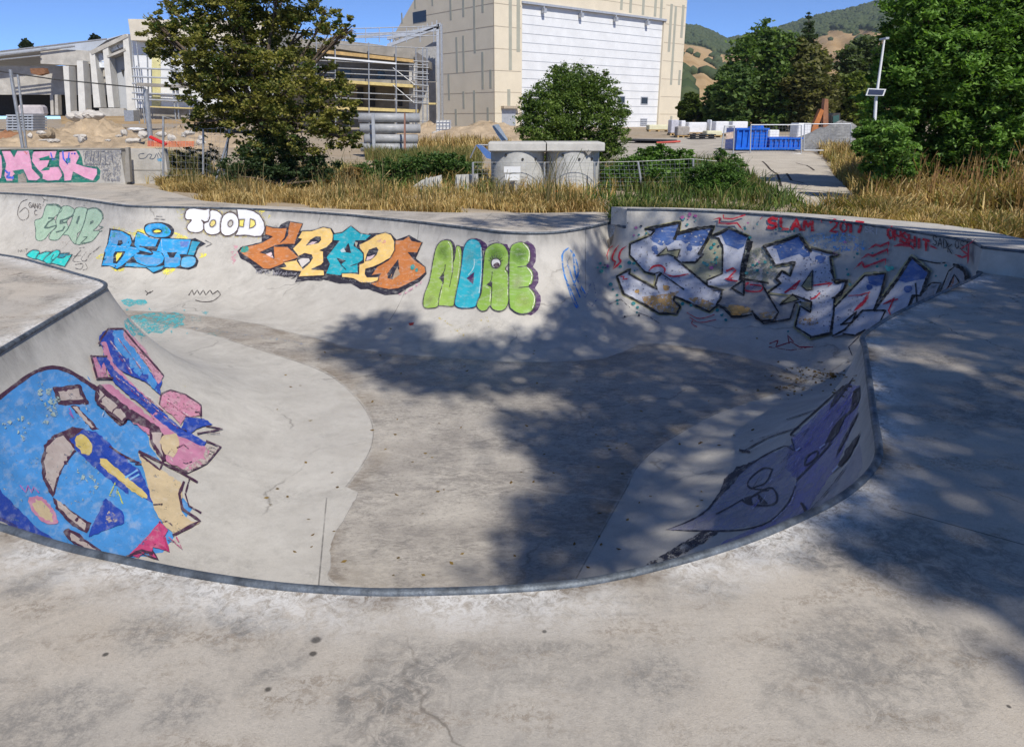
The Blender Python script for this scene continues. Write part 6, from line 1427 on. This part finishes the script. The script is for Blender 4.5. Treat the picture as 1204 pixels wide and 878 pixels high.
m_ = MB(); m_.prism([P(147, 214, Yw-.12), P(153.5, 214, Yw-.12), P(151, 173.5, Yw-.12), P(147.5, 173.5, Yw-.12)], (0, .12, 0)); o = m_.build('fence_post', M_dconc); tag(o, 'weathered grey concrete post in the gap of the low graffiti wall', 'post')
def hit_gw(px, py): return P(px, py, Yw-.001), Vector((0, -1, 0))
def hit_gw2(px, py): return P(px, py, Yw+.299), Vector((0, -1, 0))
Pk_ = (222, 160, 190); Gn = (20, 120, 104); Bv = (70, 100, 214)
p = Piece(0, 165, 6.02, hit=hit_gw, step=12, base=.002, lift=.0003)
p.F(Gn, "-200,58 80,58 105,72 210,66 235,58 400,58 520,60 560,78 580,120 590,178 690,185 712,215 708,270 680,298 300,300 0,302 -200,302", 1.1)
p.F((150, 142, 132), "125,235 185,230 190,300 130,300", 1.1)
for q in ("-180,70 -20,75 15,110 20,210 10,270 -40,290 -180,280", "10,72 75,72 100,120 120,72 205,72 225,140 230,200 290,265 260,288 200,285 165,210 95,250 90,290 45,290 28,250 40,170", "238,76 405,72 390,130 300,130 280,140 355,140 330,205 350,190 430,185 445,250 420,285 340,290 300,275 300,245 260,205 225,150 228,100", "420,80 540,72 565,115 540,165 600,185 690,200 690,240 660,288 600,270 520,225 505,285 455,290 450,240 415,180"):
    p.FO(Pk_, q, (24, 100, 98), 9, 1.05)
p.F(Gn, "270,130 300,122 350,108 355,130 300,140", 1.).F(Gn, "90,215 165,205 150,240 110,245", 1.).F(Gn, "288,218 350,210 355,190 320,190", 1.)
p.F((40, 130, 150), "465,130 500,125 500,160 470,165", .9).S(Bv, 12, "445,80 450,130 480,170 490,90", .8).S(Bv, 10, "360,90 375,140 395,130", .7).S(Bv, 16, "40,215 60,240 50,260 95,265", .7, 3).S(Bv, 9, "70,225 60,270", .7).dots((60, 60, 180), "510,95 530,95", 8, .9).F((216, 120, 100), "170,78 200,80 190,100", .6)
p.F((140, 140, 146), "585,72 860,70 850,290 720,290 712,200 600,175", .55)
for q in ("600,150 610,80 650,75 640,150", "660,150 670,80 700,80 695,150", "710,160 715,80 740,80", "750,170 745,90 790,80 800,160", "610,170 780,170"): p.S((90, 92, 104), 6, q, .7)
for q in ("720,210 800,220 760,260", "730,260 800,290"): p.S((110, 110, 116), 6, q, .6)
gwg = p.build('pink bubble letters OMER outlined in teal on the low wall', gw)
p = Piece(0, 165, 6.02, hit=hit_gw2, step=12, base=.002, lift=.0003)
p.S((60, 74, 96), 5, "1020,95 985,100 990,130 1030,125 1050,100 1075,105 1060,130 1090,130 1110,95 1120,130", .8, 3).S((60, 74, 96), 5, "1120,90 1145,130 1145,85", .8).F((100, 160, 200), "1110,130 1145,125 1145,150 1120,150", .6)
p.build('small dark blue scribbled tag', g2w)
# behind the wall: pallets, poles
def post(px0, py0, px1, py1, Y, r_, label, mat=None, cat='post', name='fence_post', grp=None):
    m2 = MB(); m2.cyl(P(px0, py0, Y), P(px1, py1, Y), r_, n=8); o = m2.build(name, mat or M_galv); return tag(o, label, cat, grp)
post(12, 82, 27, 175, 24, .05, 'tall leaning scaffold tube at the far left, the first of a close pair', name='metal_pole', cat='pole'); post(21, 88, 31, 175, 24, .035, 'thin tube close beside the tall leaning one at the far left', name='metal_pole', cat='pole')
post(171, 105, 178, 172, 27, .09, 'thick grey pole behind the wire fence, left of the yellowing tree', name='metal_pole', cat='pole')
cb_ = MB(); cb_.tube([P(-60, 78, 25), P(0, 84, 25), P(60, 93, 25), P(120, 99, 25), P(171, 104, 26.9)], .022, 6); o = cb_.build('cable', simple('black_cable', (.05, .05, .05), .6)); tag(o, 'dark sagging cable strung from the left edge to the thick grey pole', 'cable')
pl_ = thing('crate_stack', Vector((P(22, 155, 30).x, 30, .1)), 'stack of pale slatted crates at the far left behind the graffiti wall', 'crates'); m_ = MB()
for k in range(6): m_.pslab([(7, 135+k*3.2), (39, 135+k*3.2), (39, 136.8+k*3.2), (7, 136.8+k*3.2)], 30, .9)
for x_ in (8, 14, 20, 26, 32, 37): m_.pslab([(x_, 135), (x_+1.2, 135), (x_+1.2, 154), (x_, 154)], 30.02, .8)
m_.build('slats', M_lgrey, pl_)
m_ = MB(); m_.box(P(33, 130, 31)+Vector((.2, 0, 0)), (.9, .6, .4), .2, bev=.08); o = m_.build('wrapped_bundle', simple('pale_wrap', (.45, .41, .41), .6, 0, 4, .2)); tag(o, 'pale wrapped bundle lying behind the slatted crates', 'bundle')
m_ = MB(); m_.box(P(186, 165.5, 26), (.55, .3, .1), .3, 0, .5, bev=.02); o = m_.build('plastic_chute', simple('red_plastic', (.6, .03, .03), .4)); tag(o, 'small bright red plastic piece behind the short bare wall', 'plastic piece')
def net(name, px0, py0, px1, py1, Y, mat, label, nx=14, ny=5, r_=.008):
    m2 = MB()
    for k in range(ny+1): t = k/ny; m2.cyl(P(px0, py0+(py1-py0)*t, Y), P(px1, py0+(py1-py0)*t+1, Y), r_, n=4, cap=False)
    for k in range(nx+1): t = k/nx; m2.cyl(P(px0+(px1-px0)*t, py0, Y), P(px0+(px1-px0)*t, py1, Y), r_, n=4, cap=False)
    o = m2.build(name, mat); return tag(o, label, 'net')
M_or = simple('orange_plastic', (.70, .16, .06), .5)
net('barrier_net', 174, 166, 228, 172, 26.5, M_or, 'faded orange barrier net strip behind the fence left of the tree', 30, 4, .012)
net('barrier_net', 644, 224, 662, 234, 18.3, simple('bright_orange_plastic', (.85, .15, .06), .5), 'crumpled bright orange net in the dry grass below the second concrete ring', 10, 8, .014)
# wire fences
def wire_fence(label, posts, Y, nw=6, mesh_=True, top=None, grp=None):
    """posts: [(px, top, bottom)]"""
    r_ = thing('wire_fence', Vector((P(posts[0][0], posts[0][2], Y).x, Y, 0)), label, 'fence', grp)
    for q in posts:
        x_, a_, b_ = q[:3]; lean_ = q[3] if len(q) > 3 else 0; m2 = MB(); m2.cyl(P(x_+lean_, a_, Y), P(x_, b_, Y), .028, n=8); m2.build('post', M_galv, r_)
    m2 = MB()
    for q0, q1 in zip(posts, posts[1:]):
        A0, A1 = P(q0[0]+(q0[3] if len(q0) > 3 else 0), q0[1], Y), P(q1[0]+(q1[3] if len(q1) > 3 else 0), q1[1], Y); B0, B1 = P(q0[0], q0[2], Y), P(q1[0], q1[2], Y)
        m2.cyl(A0, A1, .007, n=5)
        for k in range(1, nw+1): m2.cyl(A0.lerp(B0, k/nw), A1.lerp(B1, k/nw), .0025, n=4, cap=False)
        L_ = (A1-A0).length; nv = int(L_/.11)
        for k in range(1, nv): t = k/nv; m2.cyl(A0.lerp(A1, t), B0.lerp(B1, t), .002, n=3, cap=False)
    m2.build('wire_mesh', M_galv, r_); return r_
wire_fence('wire mesh fence in the dry grass between the bare wall and the ivy bush', [(192, 137, 207), (239, 152, 205), (262, 150, 216, 8)], 19.6, 8)
post(253, 215, 273, 148, 19.3, .03, 'leaning metal prop tied to the wire fence left of the ivy bush', name='metal_pole', cat='pole')
wire_fence('sagging wire mesh fence in front of the concrete rings and the brambles', [(556, 191, 226), (640, 191, 226), (699, 191, 226), (756, 190, 228, -6), (815, 187, 228), (868, 192, 232)], 18.6, 8)
# concrete rings with cover slabs
def ring(pxc, label, tri):
    Y = 19.5; k = pxm(Y); c = P(pxc, 226, Y); c.z = -.05; zt = P(pxc, 177, Y).z; zs = P(pxc, 167, Y).z; r_ = 30*k
    rt = thing('manhole_ring', c, label, 'concrete ring')
    m2 = MB(); m2.lathe((c.x, Y, 0), [(r_*.86, -.05), (r_, -.05), (r_, zt), (r_*.86, zt), (r_*.86, -.05)], 40); o = m2.build('ring_wall', M_ring, rt); o.data.polygons.foreach_set('use_smooth', [True]*len(o.data.polygons)); es = o.modifiers.new('e', 'EDGE_SPLIT'); es.split_angle = R(40)
    m2 = MB(); m2.box((c.x, Y, (zt+zs)/2+.002), (r_*2.16, r_*2.1, zs-zt), bev=.02); m2.build('cover_slab', M_ring2, rt)
    for a_ in (-150, -115, -80, -50):
        d_ = Vector((math.cos(R(a_)), math.sin(R(a_)), 0)); q = Vector((c.x, Y, zt-.28+.1*(a_ % 3)))+d_*r_*.99; m2 = MB(); m2.cyl(q, q+d_*.03, .03, n=10); m2.build('lifting_hole', M_void, rt)
    for q in tri:
        m2 = MB(); m2.pslab(q, Y-r_*1.02, .05); m2.build('bracket', M_dconc, rt)
M_ring = simple('ring_concrete', (.46, .46, .44), .85, 0, 3, .2, .3); M_ring2 = simple('slab_concrete', (.50, .49, .46), .85, 0, 3, .15, .3)
ring(608.5, 'round pale concrete shaft ring with a square cover slab, the left one', [[(629, 174), (635, 174), (632, 179)]])
ring(672, 'round pale concrete shaft ring with a square slab, the right one before the round tree', [[(684, 174), (699, 174), (692, 183)]])
nb_ = MB(); a_ = P(592, 197, 18.75); nb_.pslab([(592, 196), (612, 196), (612, 220), (592, 220)], 18.75, .01); 
pn = thing('notice_board', P(602, 215, 18.7), 'small white notice sheet fixed to the fence before the left concrete ring', 'notice')
m_ = MB(); m_.pslab([(592.5, 196), (612, 196), (612, 203), (592.5, 203)], 18.5, .012); m_.pslab([(594, 205), (611, 205), (611, 212), (594, 212)], 18.5, .012); m_.build('sheet', M_white, pn)
# corrugated concrete pieces
def ribbed(pts, Y, n_, label):
    rt = thing('concrete_barrier', Vector((P(pts[0][0], pts[0][1], Y).x, Y, 0)), label, 'concrete barrier'); m2 = MB(); m2.pslab(pts, Y, .12); m2.build('panel', M_ring2, rt)
    return rt
b1 = ribbed([(470, 229), (496, 212), (519, 206), (520, 230)], 18.7, 5, 'pale wedge-shaped concrete slab leaning in the weeds left of the rings')
m_ = MB()
for x_ in (500, 505, 510, 515): m_.pslab([(x_, 230), (x_+2.2, 230), (x_+2.2, 208.5-(x_-500)*.12), (x_, 209.5-(x_-500)*.12)], 18.62, .08)
m_.build('ribs', M_ring, b1)
b2 = ribbed([(534, 231), (536, 206), (562, 205), (563, 231)], 18.8, 5, 'ribbed grey concrete panel half hidden in the weeds beside the left ring')
m_ = MB()
for x_ in (537, 542.5, 548, 553.5, 559): m_.pslab([(x_, 231), (x_+2.4, 231), (x_+2.4, 206), (x_, 206)], 18.72, .08)
m_.build('ribs', M_ring, b2)
# steel pieces behind the rings
M_blue = simple('blue_steel', (.10, .20, .48), .4, .1, 4, .2); M_bgrey = simple('blue_grey_steel', (.36, .42, .48), .4, .4, 4, .2)
m_ = MB(); m_.pslab([(578, 148), (586, 147), (597, 165), (589, 166)], 23, .15); m_.pslab([(580, 147), (586, 146.5), (597, 164), (596, 166)], 22.9, .4); o = m_.build('steel_beam', M_bgrey); tag(o, 'blue grey steel channel leaning up behind the left concrete ring', 'beam')
ch = thing('steel_chute', P(568, 185, 22), 'blue steel chute tilted against the left concrete ring', 'chute'); m_ = MB(); m_.pslab([(560, 171), (564, 170), (580, 183), (580, 188), (572, 186)], 21.6, .5); m_.build('trough', M_blue, ch)
m_ = MB(); m_.cyl(P(560, 171, 21.6), P(553, 186, 21.6), .02); m_.cyl(P(562, 170.5, 21.6), P(582, 171, 21.8), .02); m_.build('handle', M_galv, ch)
# pipes
M_pipe = simple('grey_plastic_pipe', (.33, .34, .355), .45, 0, 4, .2)
Yp = 33
for k, (x0_, x1_, y_) in enumerate(((421, 493, 138.5), (423, 494, 151), (428, 491, 163), (424, 490, 173))):
    m2 = MB(); a_ = P(x0_, y_, Yp); b_ = P(x1_, y_+.5, Yp+.6); r_ = .19; z_ = (b_-a_).normalized(); x__ = z_.orthogonal().normalized(); y__ = z_.cross(x__); n = 16
    vs = []; 
    for (pt, rr_) in ((a_, r_*.86), (a_, r_), (b_, r_), (b_, r_*.86)): vs += [pt+(x__*math.cos(t)+y__*math.sin(t))*rr_ for t in [2*math.pi*i/n for i in range(n)]]
    m2.add(vs, [(j*n+i, j*n+(i+1) % n, ((j+1) % 4)*n+(i+1) % n, ((j+1) % 4)*n+i) for j in range(4) for i in range(n)], True)
    o = m2.build('drain_pipe', M_pipe); tag(o, ['long grey drain pipe, topmost of the four stacked left of the hall', 'long grey drain pipe, second from the top of the stack', 'long grey drain pipe, third from the top of the stack', 'long grey drain pipe at the very bottom of the stack'][k], 'pipe', 'grey drain pipes stacked between stakes')
for x_, lb2 in ((440, 'pale timber stake holding the left part of the pipe stack'), (476.5, 'reddish stake holding the right end of the pipe stack')):
    m2 = MB(); m2.pslab([(x_-2, 178), (x_+1.5 if x_ < 450 else x_+.5, 178), (x_ if x_ < 450 else x_, 133), (x_-3.5 if x_ < 450 else x_-1.5, 133)], Yp-.5, .1); o = m2.build('stake', M_lgrey if x_ < 450 else simple('red_brown_wood', (.3, .16, .12), .8)); tag(o, lb2, 'stake')
ib = thing('liquid_tank', P(521, 155, 44), 'white caged plastic tank beside the scaffolding, at the left foot of the hall', 'tank'); m_ = MB(); m_.pslab([(513, 154), (529, 154), (529, 141.5), (513, 141.5)], 44, .9); m_.build('tank_body', M_white, ib)
m_ = MB()
for x_ in (513, 517, 521, 525, 529): m_.cyl(P(x_, 155, 43.9), P(x_, 141, 43.9), .02, n=4)
for y_ in (142, 146, 150, 154.5): m_.cyl(P(512.5, y_, 43.9), P(529.5, y_, 43.9), .02, n=4)
m_.build('cage', M_galv, ib)
# wrapped pallets and stock in the yard
def stock(x0, x1, y0, y1, Y, mat, label, name='wrapped_pallet', cat='pallet', dep=1.2, base=True):
    rt = thing(name, Vector((P((x0+x1)/2, y1, Y).x, Y, float(gz(0, Y)))), label, cat); zb = float(gz(0, Y)); a_ = P(x0, y1, Y); b_ = P(x1, y0, Y); zt = b_.z; w_ = b_.x-a_.x; h_ = zt-zb
    m2 = MB(); m2.box(((a_.x+b_.x)/2, Y+dep/2, zb+.14+(h_-.14)/2), (w_*.96, dep, h_-.14), random.uniform(-.06, .06), bev=.05); m2.build('load', mat, rt)
    if base:
        m2 = MB(); [m2.box(((a_.x+b_.x)/2+q*w_*.42, Y+dep/2, zb+.06), (.1, dep, .12)) for q in (-1, 0, 1)]; m2.box(((a_.x+b_.x)/2, Y+dep/2, zb+.135), (w_, dep*1.02, .03)); m2.build('pallet_base', M_wood, rt)
    return rt
M_wrap = simple('white_wrap', (.72, .73, .76), .35, 0, 5, .12, .3); M_cream = simple('cream_blocks', (.62, .60, .42), .8, 0, 3, .1); M_blk = simple('black_plastic', (.035, .037, .042), .5, 0, 4, .3)
stock(788, 799, 141, 163, 54, simple('grey_lilac_wrap', (.48, .48, .54), .4), 'tall lilac grey wrapped pallet right at the hall corner')
stock(800, 807, 142, 162, 55, M_wrap, 'narrow white wrapped pallet, second from the hall corner')
stock(808, 832, 144, 162, 55, M_wrap, 'wide low white wrapped pallet behind the black pallets')
stock(834, 838, 141, 162, 55, M_wrap, 'thin upright white wrapped pallet, in the middle of the white row')
stock(840, 858, 143, 163, 53, M_wrap, 'white wrapped pallet behind the temporary fence, left of the skip')
stock(859, 880, 143, 163, 53, M_wrap, 'white wrapped pallet behind the skip')
stock(796, 812, 149, 166, 50, simple('brown_cardboard', (.34, .31, .28), .8), 'brown grey boxed pallet standing in front of the white row')
stock(762, 788, 147, 156, 62, M_cream, 'long low cream block stack beneath the right end of the hangar door')
stock(830, 850, 154, 166, 50, M_cream, 'cream block stack just right of the black pallets')
stock(936, 955, 145, 166, 42, M_wrap, 'tall white wrapped bale between the blue skip and the gravel heap')
stock(903, 917, 153, 163, 42, M_wrap, 'small white wrapped bag behind the low end of the skip', base=False)
bp = thing('pallet_stack', P(827, 167, 48), 'stack of black plastic pallets in the yard before the white row', 'pallets')
for k in range(4):
    m2 = MB(); y_ = 158+k*2.5; m2.pslab([(813+k % 2, y_), (842-k % 2, y_), (842-k % 2, y_+1.2), (813+k % 2, y_+1.2)], 48, 1.1); [m2.pslab([(x_, y_+1.1), (x_+3, y_+1.1), (x_+3, y_+2.4), (x_, y_+2.4)], 48.05, .9) for x_ in (815, 826, 837)]; m2.build('pallet_layer', M_blk, bp)
for k, (x0_, x1_, y_) in enumerate(((740, 792, 160), (733, 780, 163), (750, 796, 165))):
    m2 = MB(); m2.box((P((x0_+x1_)/2, y_, 44).x, 44+k*.5-.5, float(gz(0, 44))+.16-.04*k), ((x1_-x0_)*pxm(44), .5, .1), .05*(k-1), 0, .02, bev=.02); o = m2.build('black_sheet_pile', M_blk); tag(o, ['dark plastic sheeting pile before the hangar door, the highest', 'dark plastic sheeting strip, the leftmost of three lying in the yard', 'dark plastic sheeting strip, the nearest of three lying in the yard'][k], 'sheeting')
m_ = MB(); m_.cyl(P(772, 168, 43), P(800, 166.5, 43), .05, n=8); o = m_.build('red_pipe', simple('red_tube', (.5, .08, .06), .5)); tag(o, 'thin red tube lying in the yard before the brown boxed pallet', 'pipe')
# blue skip
Ys = 36; sk_ = thing('skip', Vector((P(903, 179, Ys).x, Ys, float(gz(0, Ys)))), 'bright blue open steel skip with a high left end on the track', 'skip')
M_sb = simple('skip_blue', (.012, .13, .62), .45, .1, 3, .25)
def open_box(m2, x0, x1, y0, y1, Y, dep, t=.05, flare=0):
    a_ = P(x0, y1, Y); b_ = P(x1, y0, Y); z0_, z1_ = a_.z, b_.z; xl, xr = a_.x, b_.x
    m2.box(((xl+xr)/2, Y, (z0_+z1_)/2), (xr-xl, t, z1_-z0_)); m2.box(((xl+xr)/2, Y+dep, (z0_+z1_)/2), (xr-xl, t, z1_-z0_)); m2.box((xl+t/2, Y+dep/2, (z0_+z1_)/2), (t, dep-t, z1_-z0_)); m2.box((xr-t/2, Y+dep/2, (z0_+z1_)/2), (t, dep-t, z1_-z0_)); m2.box(((xl+xr)/2, Y+dep/2, z0_+t), (xr-xl-2*t, dep-t, t)); return xl, xr, z0_, z1_
m_ = MB(); xl, xr, z0_, z1_ = open_box(m_, 864, 903, 151, 176, Ys, 1.7); m_.build('high_body', M_sb, sk_)
m_ = MB(); xl2, xr2, z02, z12 = open_box(m_, 903.5, 942, 162, 176, Ys, 1.7); m_.build('low_body', M_sb, sk_)
m_ = MB()
for k in range(6): x_ = xl+.05+k*(xr-xl-.1)/5; m_.box((x_, Ys-.06, (z0_+z1_)/2), (.07, .07, z1_-z0_))
for k in range(7): x_ = xl2+.05+k*(xr2-xl2-.1)/6; m_.box((x_, Ys-.06, (z02+z12)/2-.04), (.09, .08, (z12-z02)*.9))
m_.build('side_ribs', M_sb, sk_)
m_ = MB(); m_.box(((xl+xr)/2, Ys-.07, z1_-.03), (xr-xl+.1, .12, .07)); m_.box(((xl2+xr2)/2, Ys-.07, z12-.03), (xr2-xl2+.1, .12, .08)); m_.box(((xl+xr2)/2, Ys-.07, z0_+.05), (xr2-xl, .14, .1)); m_.build('rim', M_sb, sk_)
for x_ in (xl+.3, xr2-.3): m_ = MB(); m_.box((x_, Ys+.85, z0_-.06), (.16, 1.8, .12)); m_.build('skid', M_blk, sk_)
m_ = MB(); m_.prism([(xl+.9, Ys+.2, z1_-.02), (xr-.1, Ys+.2, z1_-.02), (xr-.15, Ys+.2, z1_+.12), (xl+.95, Ys+.2, z1_+.05)], (0, 1.2, 0)); m_.build('lid', M_sb, sk_)
# temporary site fence on the track
def site_panel(x0, x1, y0, y1, Y, label, lean_=0):
    rt = thing('site_fence_panel', Vector((P((x0+x1)/2, y1, Y).x, Y, float(gz(0, Y)))), label, 'fence panel'); c4_ = [P(x0, y1, Y), P(x0+lean_, y0, Y), P(x1+lean_*.3, y0, Y), P(x1, y1, Y)]
    m2 = MB(); [m2.cyl(c4_[i], c4_[(i+1) % 4], .025, n=6) for i in range(4)]; m2.build('tube_frame', M_lgrey, rt)
    m2 = MB(); nv = 16
    for k in range(1, nv): t = k/nv; m2.cyl(c4_[0].lerp(c4_[3], t), c4_[1].lerp(c4_[2], t), .004, n=3, cap=False)
    for k in range(1, 9): t = k/9; m2.cyl(c4_[0].lerp(c4_[1], t), c4_[3].lerp(c4_[2], t), .004, n=3, cap=False)
    m2.build('wire_mesh', M_galv, rt)
site_panel(847, 862, 148, 184, 33, 'narrow leaning site fence panel at the left end of the skip', 5); site_panel(882, 942, 147, 181, 33.5, 'wide galvanised site fence panel in front of the blue skip', 1); site_panel(945, 1000, 146, 177, 34, 'site fence panel before the gravel heap', 1)
m_ = MB(); m_.pslab([(854, 156), (863, 155), (862, 163), (853, 164)], 34.5, .02); o = m_.build('warning_sign', simple('orange_white_sign', (.66, .50, .40), .5, 0, 8, .4)); tag(o, 'small pale orange sheet hanging behind the narrow leaning fence panel', 'sign')
# excavator
ex = thing('excavator', Vector((P(975, 160, 46).x, 46, .5)), 'rusty orange excavator with folded arm behind the gravel heap', 'excavator')
M_rust = simple('rusty_orange', (.42, .15, .045), .7, 0, 3, .3); M_dk = simple('dark_machine', (.05, .05, .05), .6)
m_ = MB(); m_.pslab([(954, 166), (958, 160), (969, 130), (965, 128), (955, 150), (952, 163)], 45.6, .4); m_.build('boom', M_rust, ex)
m_ = MB(); m_.pslab([(968, 155), (974, 155), (974, 117), (970, 116), (968, 135)], 45.7, .4); m_.build('dipper_arm', simple('rusty_brown', (.28, .13, .07), .7, 0, 3, .3), ex)
m_ = MB(); m_.pslab([(949, 170), (952, 160), (958, 160), (962, 170)], 45.5, .7); m_.build('bucket', M_dk, ex)
cbm = MB(); cbm.pslab([(978, 152), (978, 136), (981, 133), (988, 133), (988, 152)], 46.2, 1.3); cab = cbm.build('cab', M_dk, ex)
m_ = MB(); m_.pslab([(979.5, 148), (979.5, 137), (986.5, 135), (986.5, 148)], 46.15, .06); m_.build('cab_window', simple('green_glass', (.03, .08, .065), .1, 0, 2, .1, 0, .6), cab)
m_ = MB(); m_.pslab([(960, 160), (960, 150), (992, 150), (994, 160)], 46.6, 1.8); m_.build('engine_body', M_rust, ex); m_ = MB(); m_.pslab([(957, 170), (955, 164), (959, 160), (994, 160), (997, 164), (995, 170)], 46.3, .5); m_.build('track', M_dk, ex)
# solar lamp pole
Yq = 17.0; sp_ = thing('solar_lamp', P(1024, 215, Yq), 'leaning white lamp pole with a small solar panel, beside the big right tree', 'street lamp')
m_ = MB(); m_.tube([P(1024, 218, Yq), P(1030, 115, Yq)], [.04, .035], 8); m_.tube([P(1029.8, 118, Yq), P(1040, 45, Yq)], [.032, .022], 8); m_.build('pole', M_white, sp_)
m_ = MB(); m_.pslab([(1018, 112.5), (1039, 113), (1042, 105), (1021, 104)], Yq-.12, .03); pf = m_.build('panel_frame', M_white, sp_)
m_ = MB(); m_.pslab([(1020.2, 111.3), (1037.8, 111.8), (1040, 106), (1022, 105.2)], Yq-.129, .008); m_.build('solar_cells', simple('solar_cells', (.03, .035, .07), .25, 0, 3, .2, 0, .5), pf)
m_ = MB(); m_.box(P(1039.5, 46, Yq-.1), (.07, .3, .04)); m_.build('lamp_head', M_lgrey, sp_)
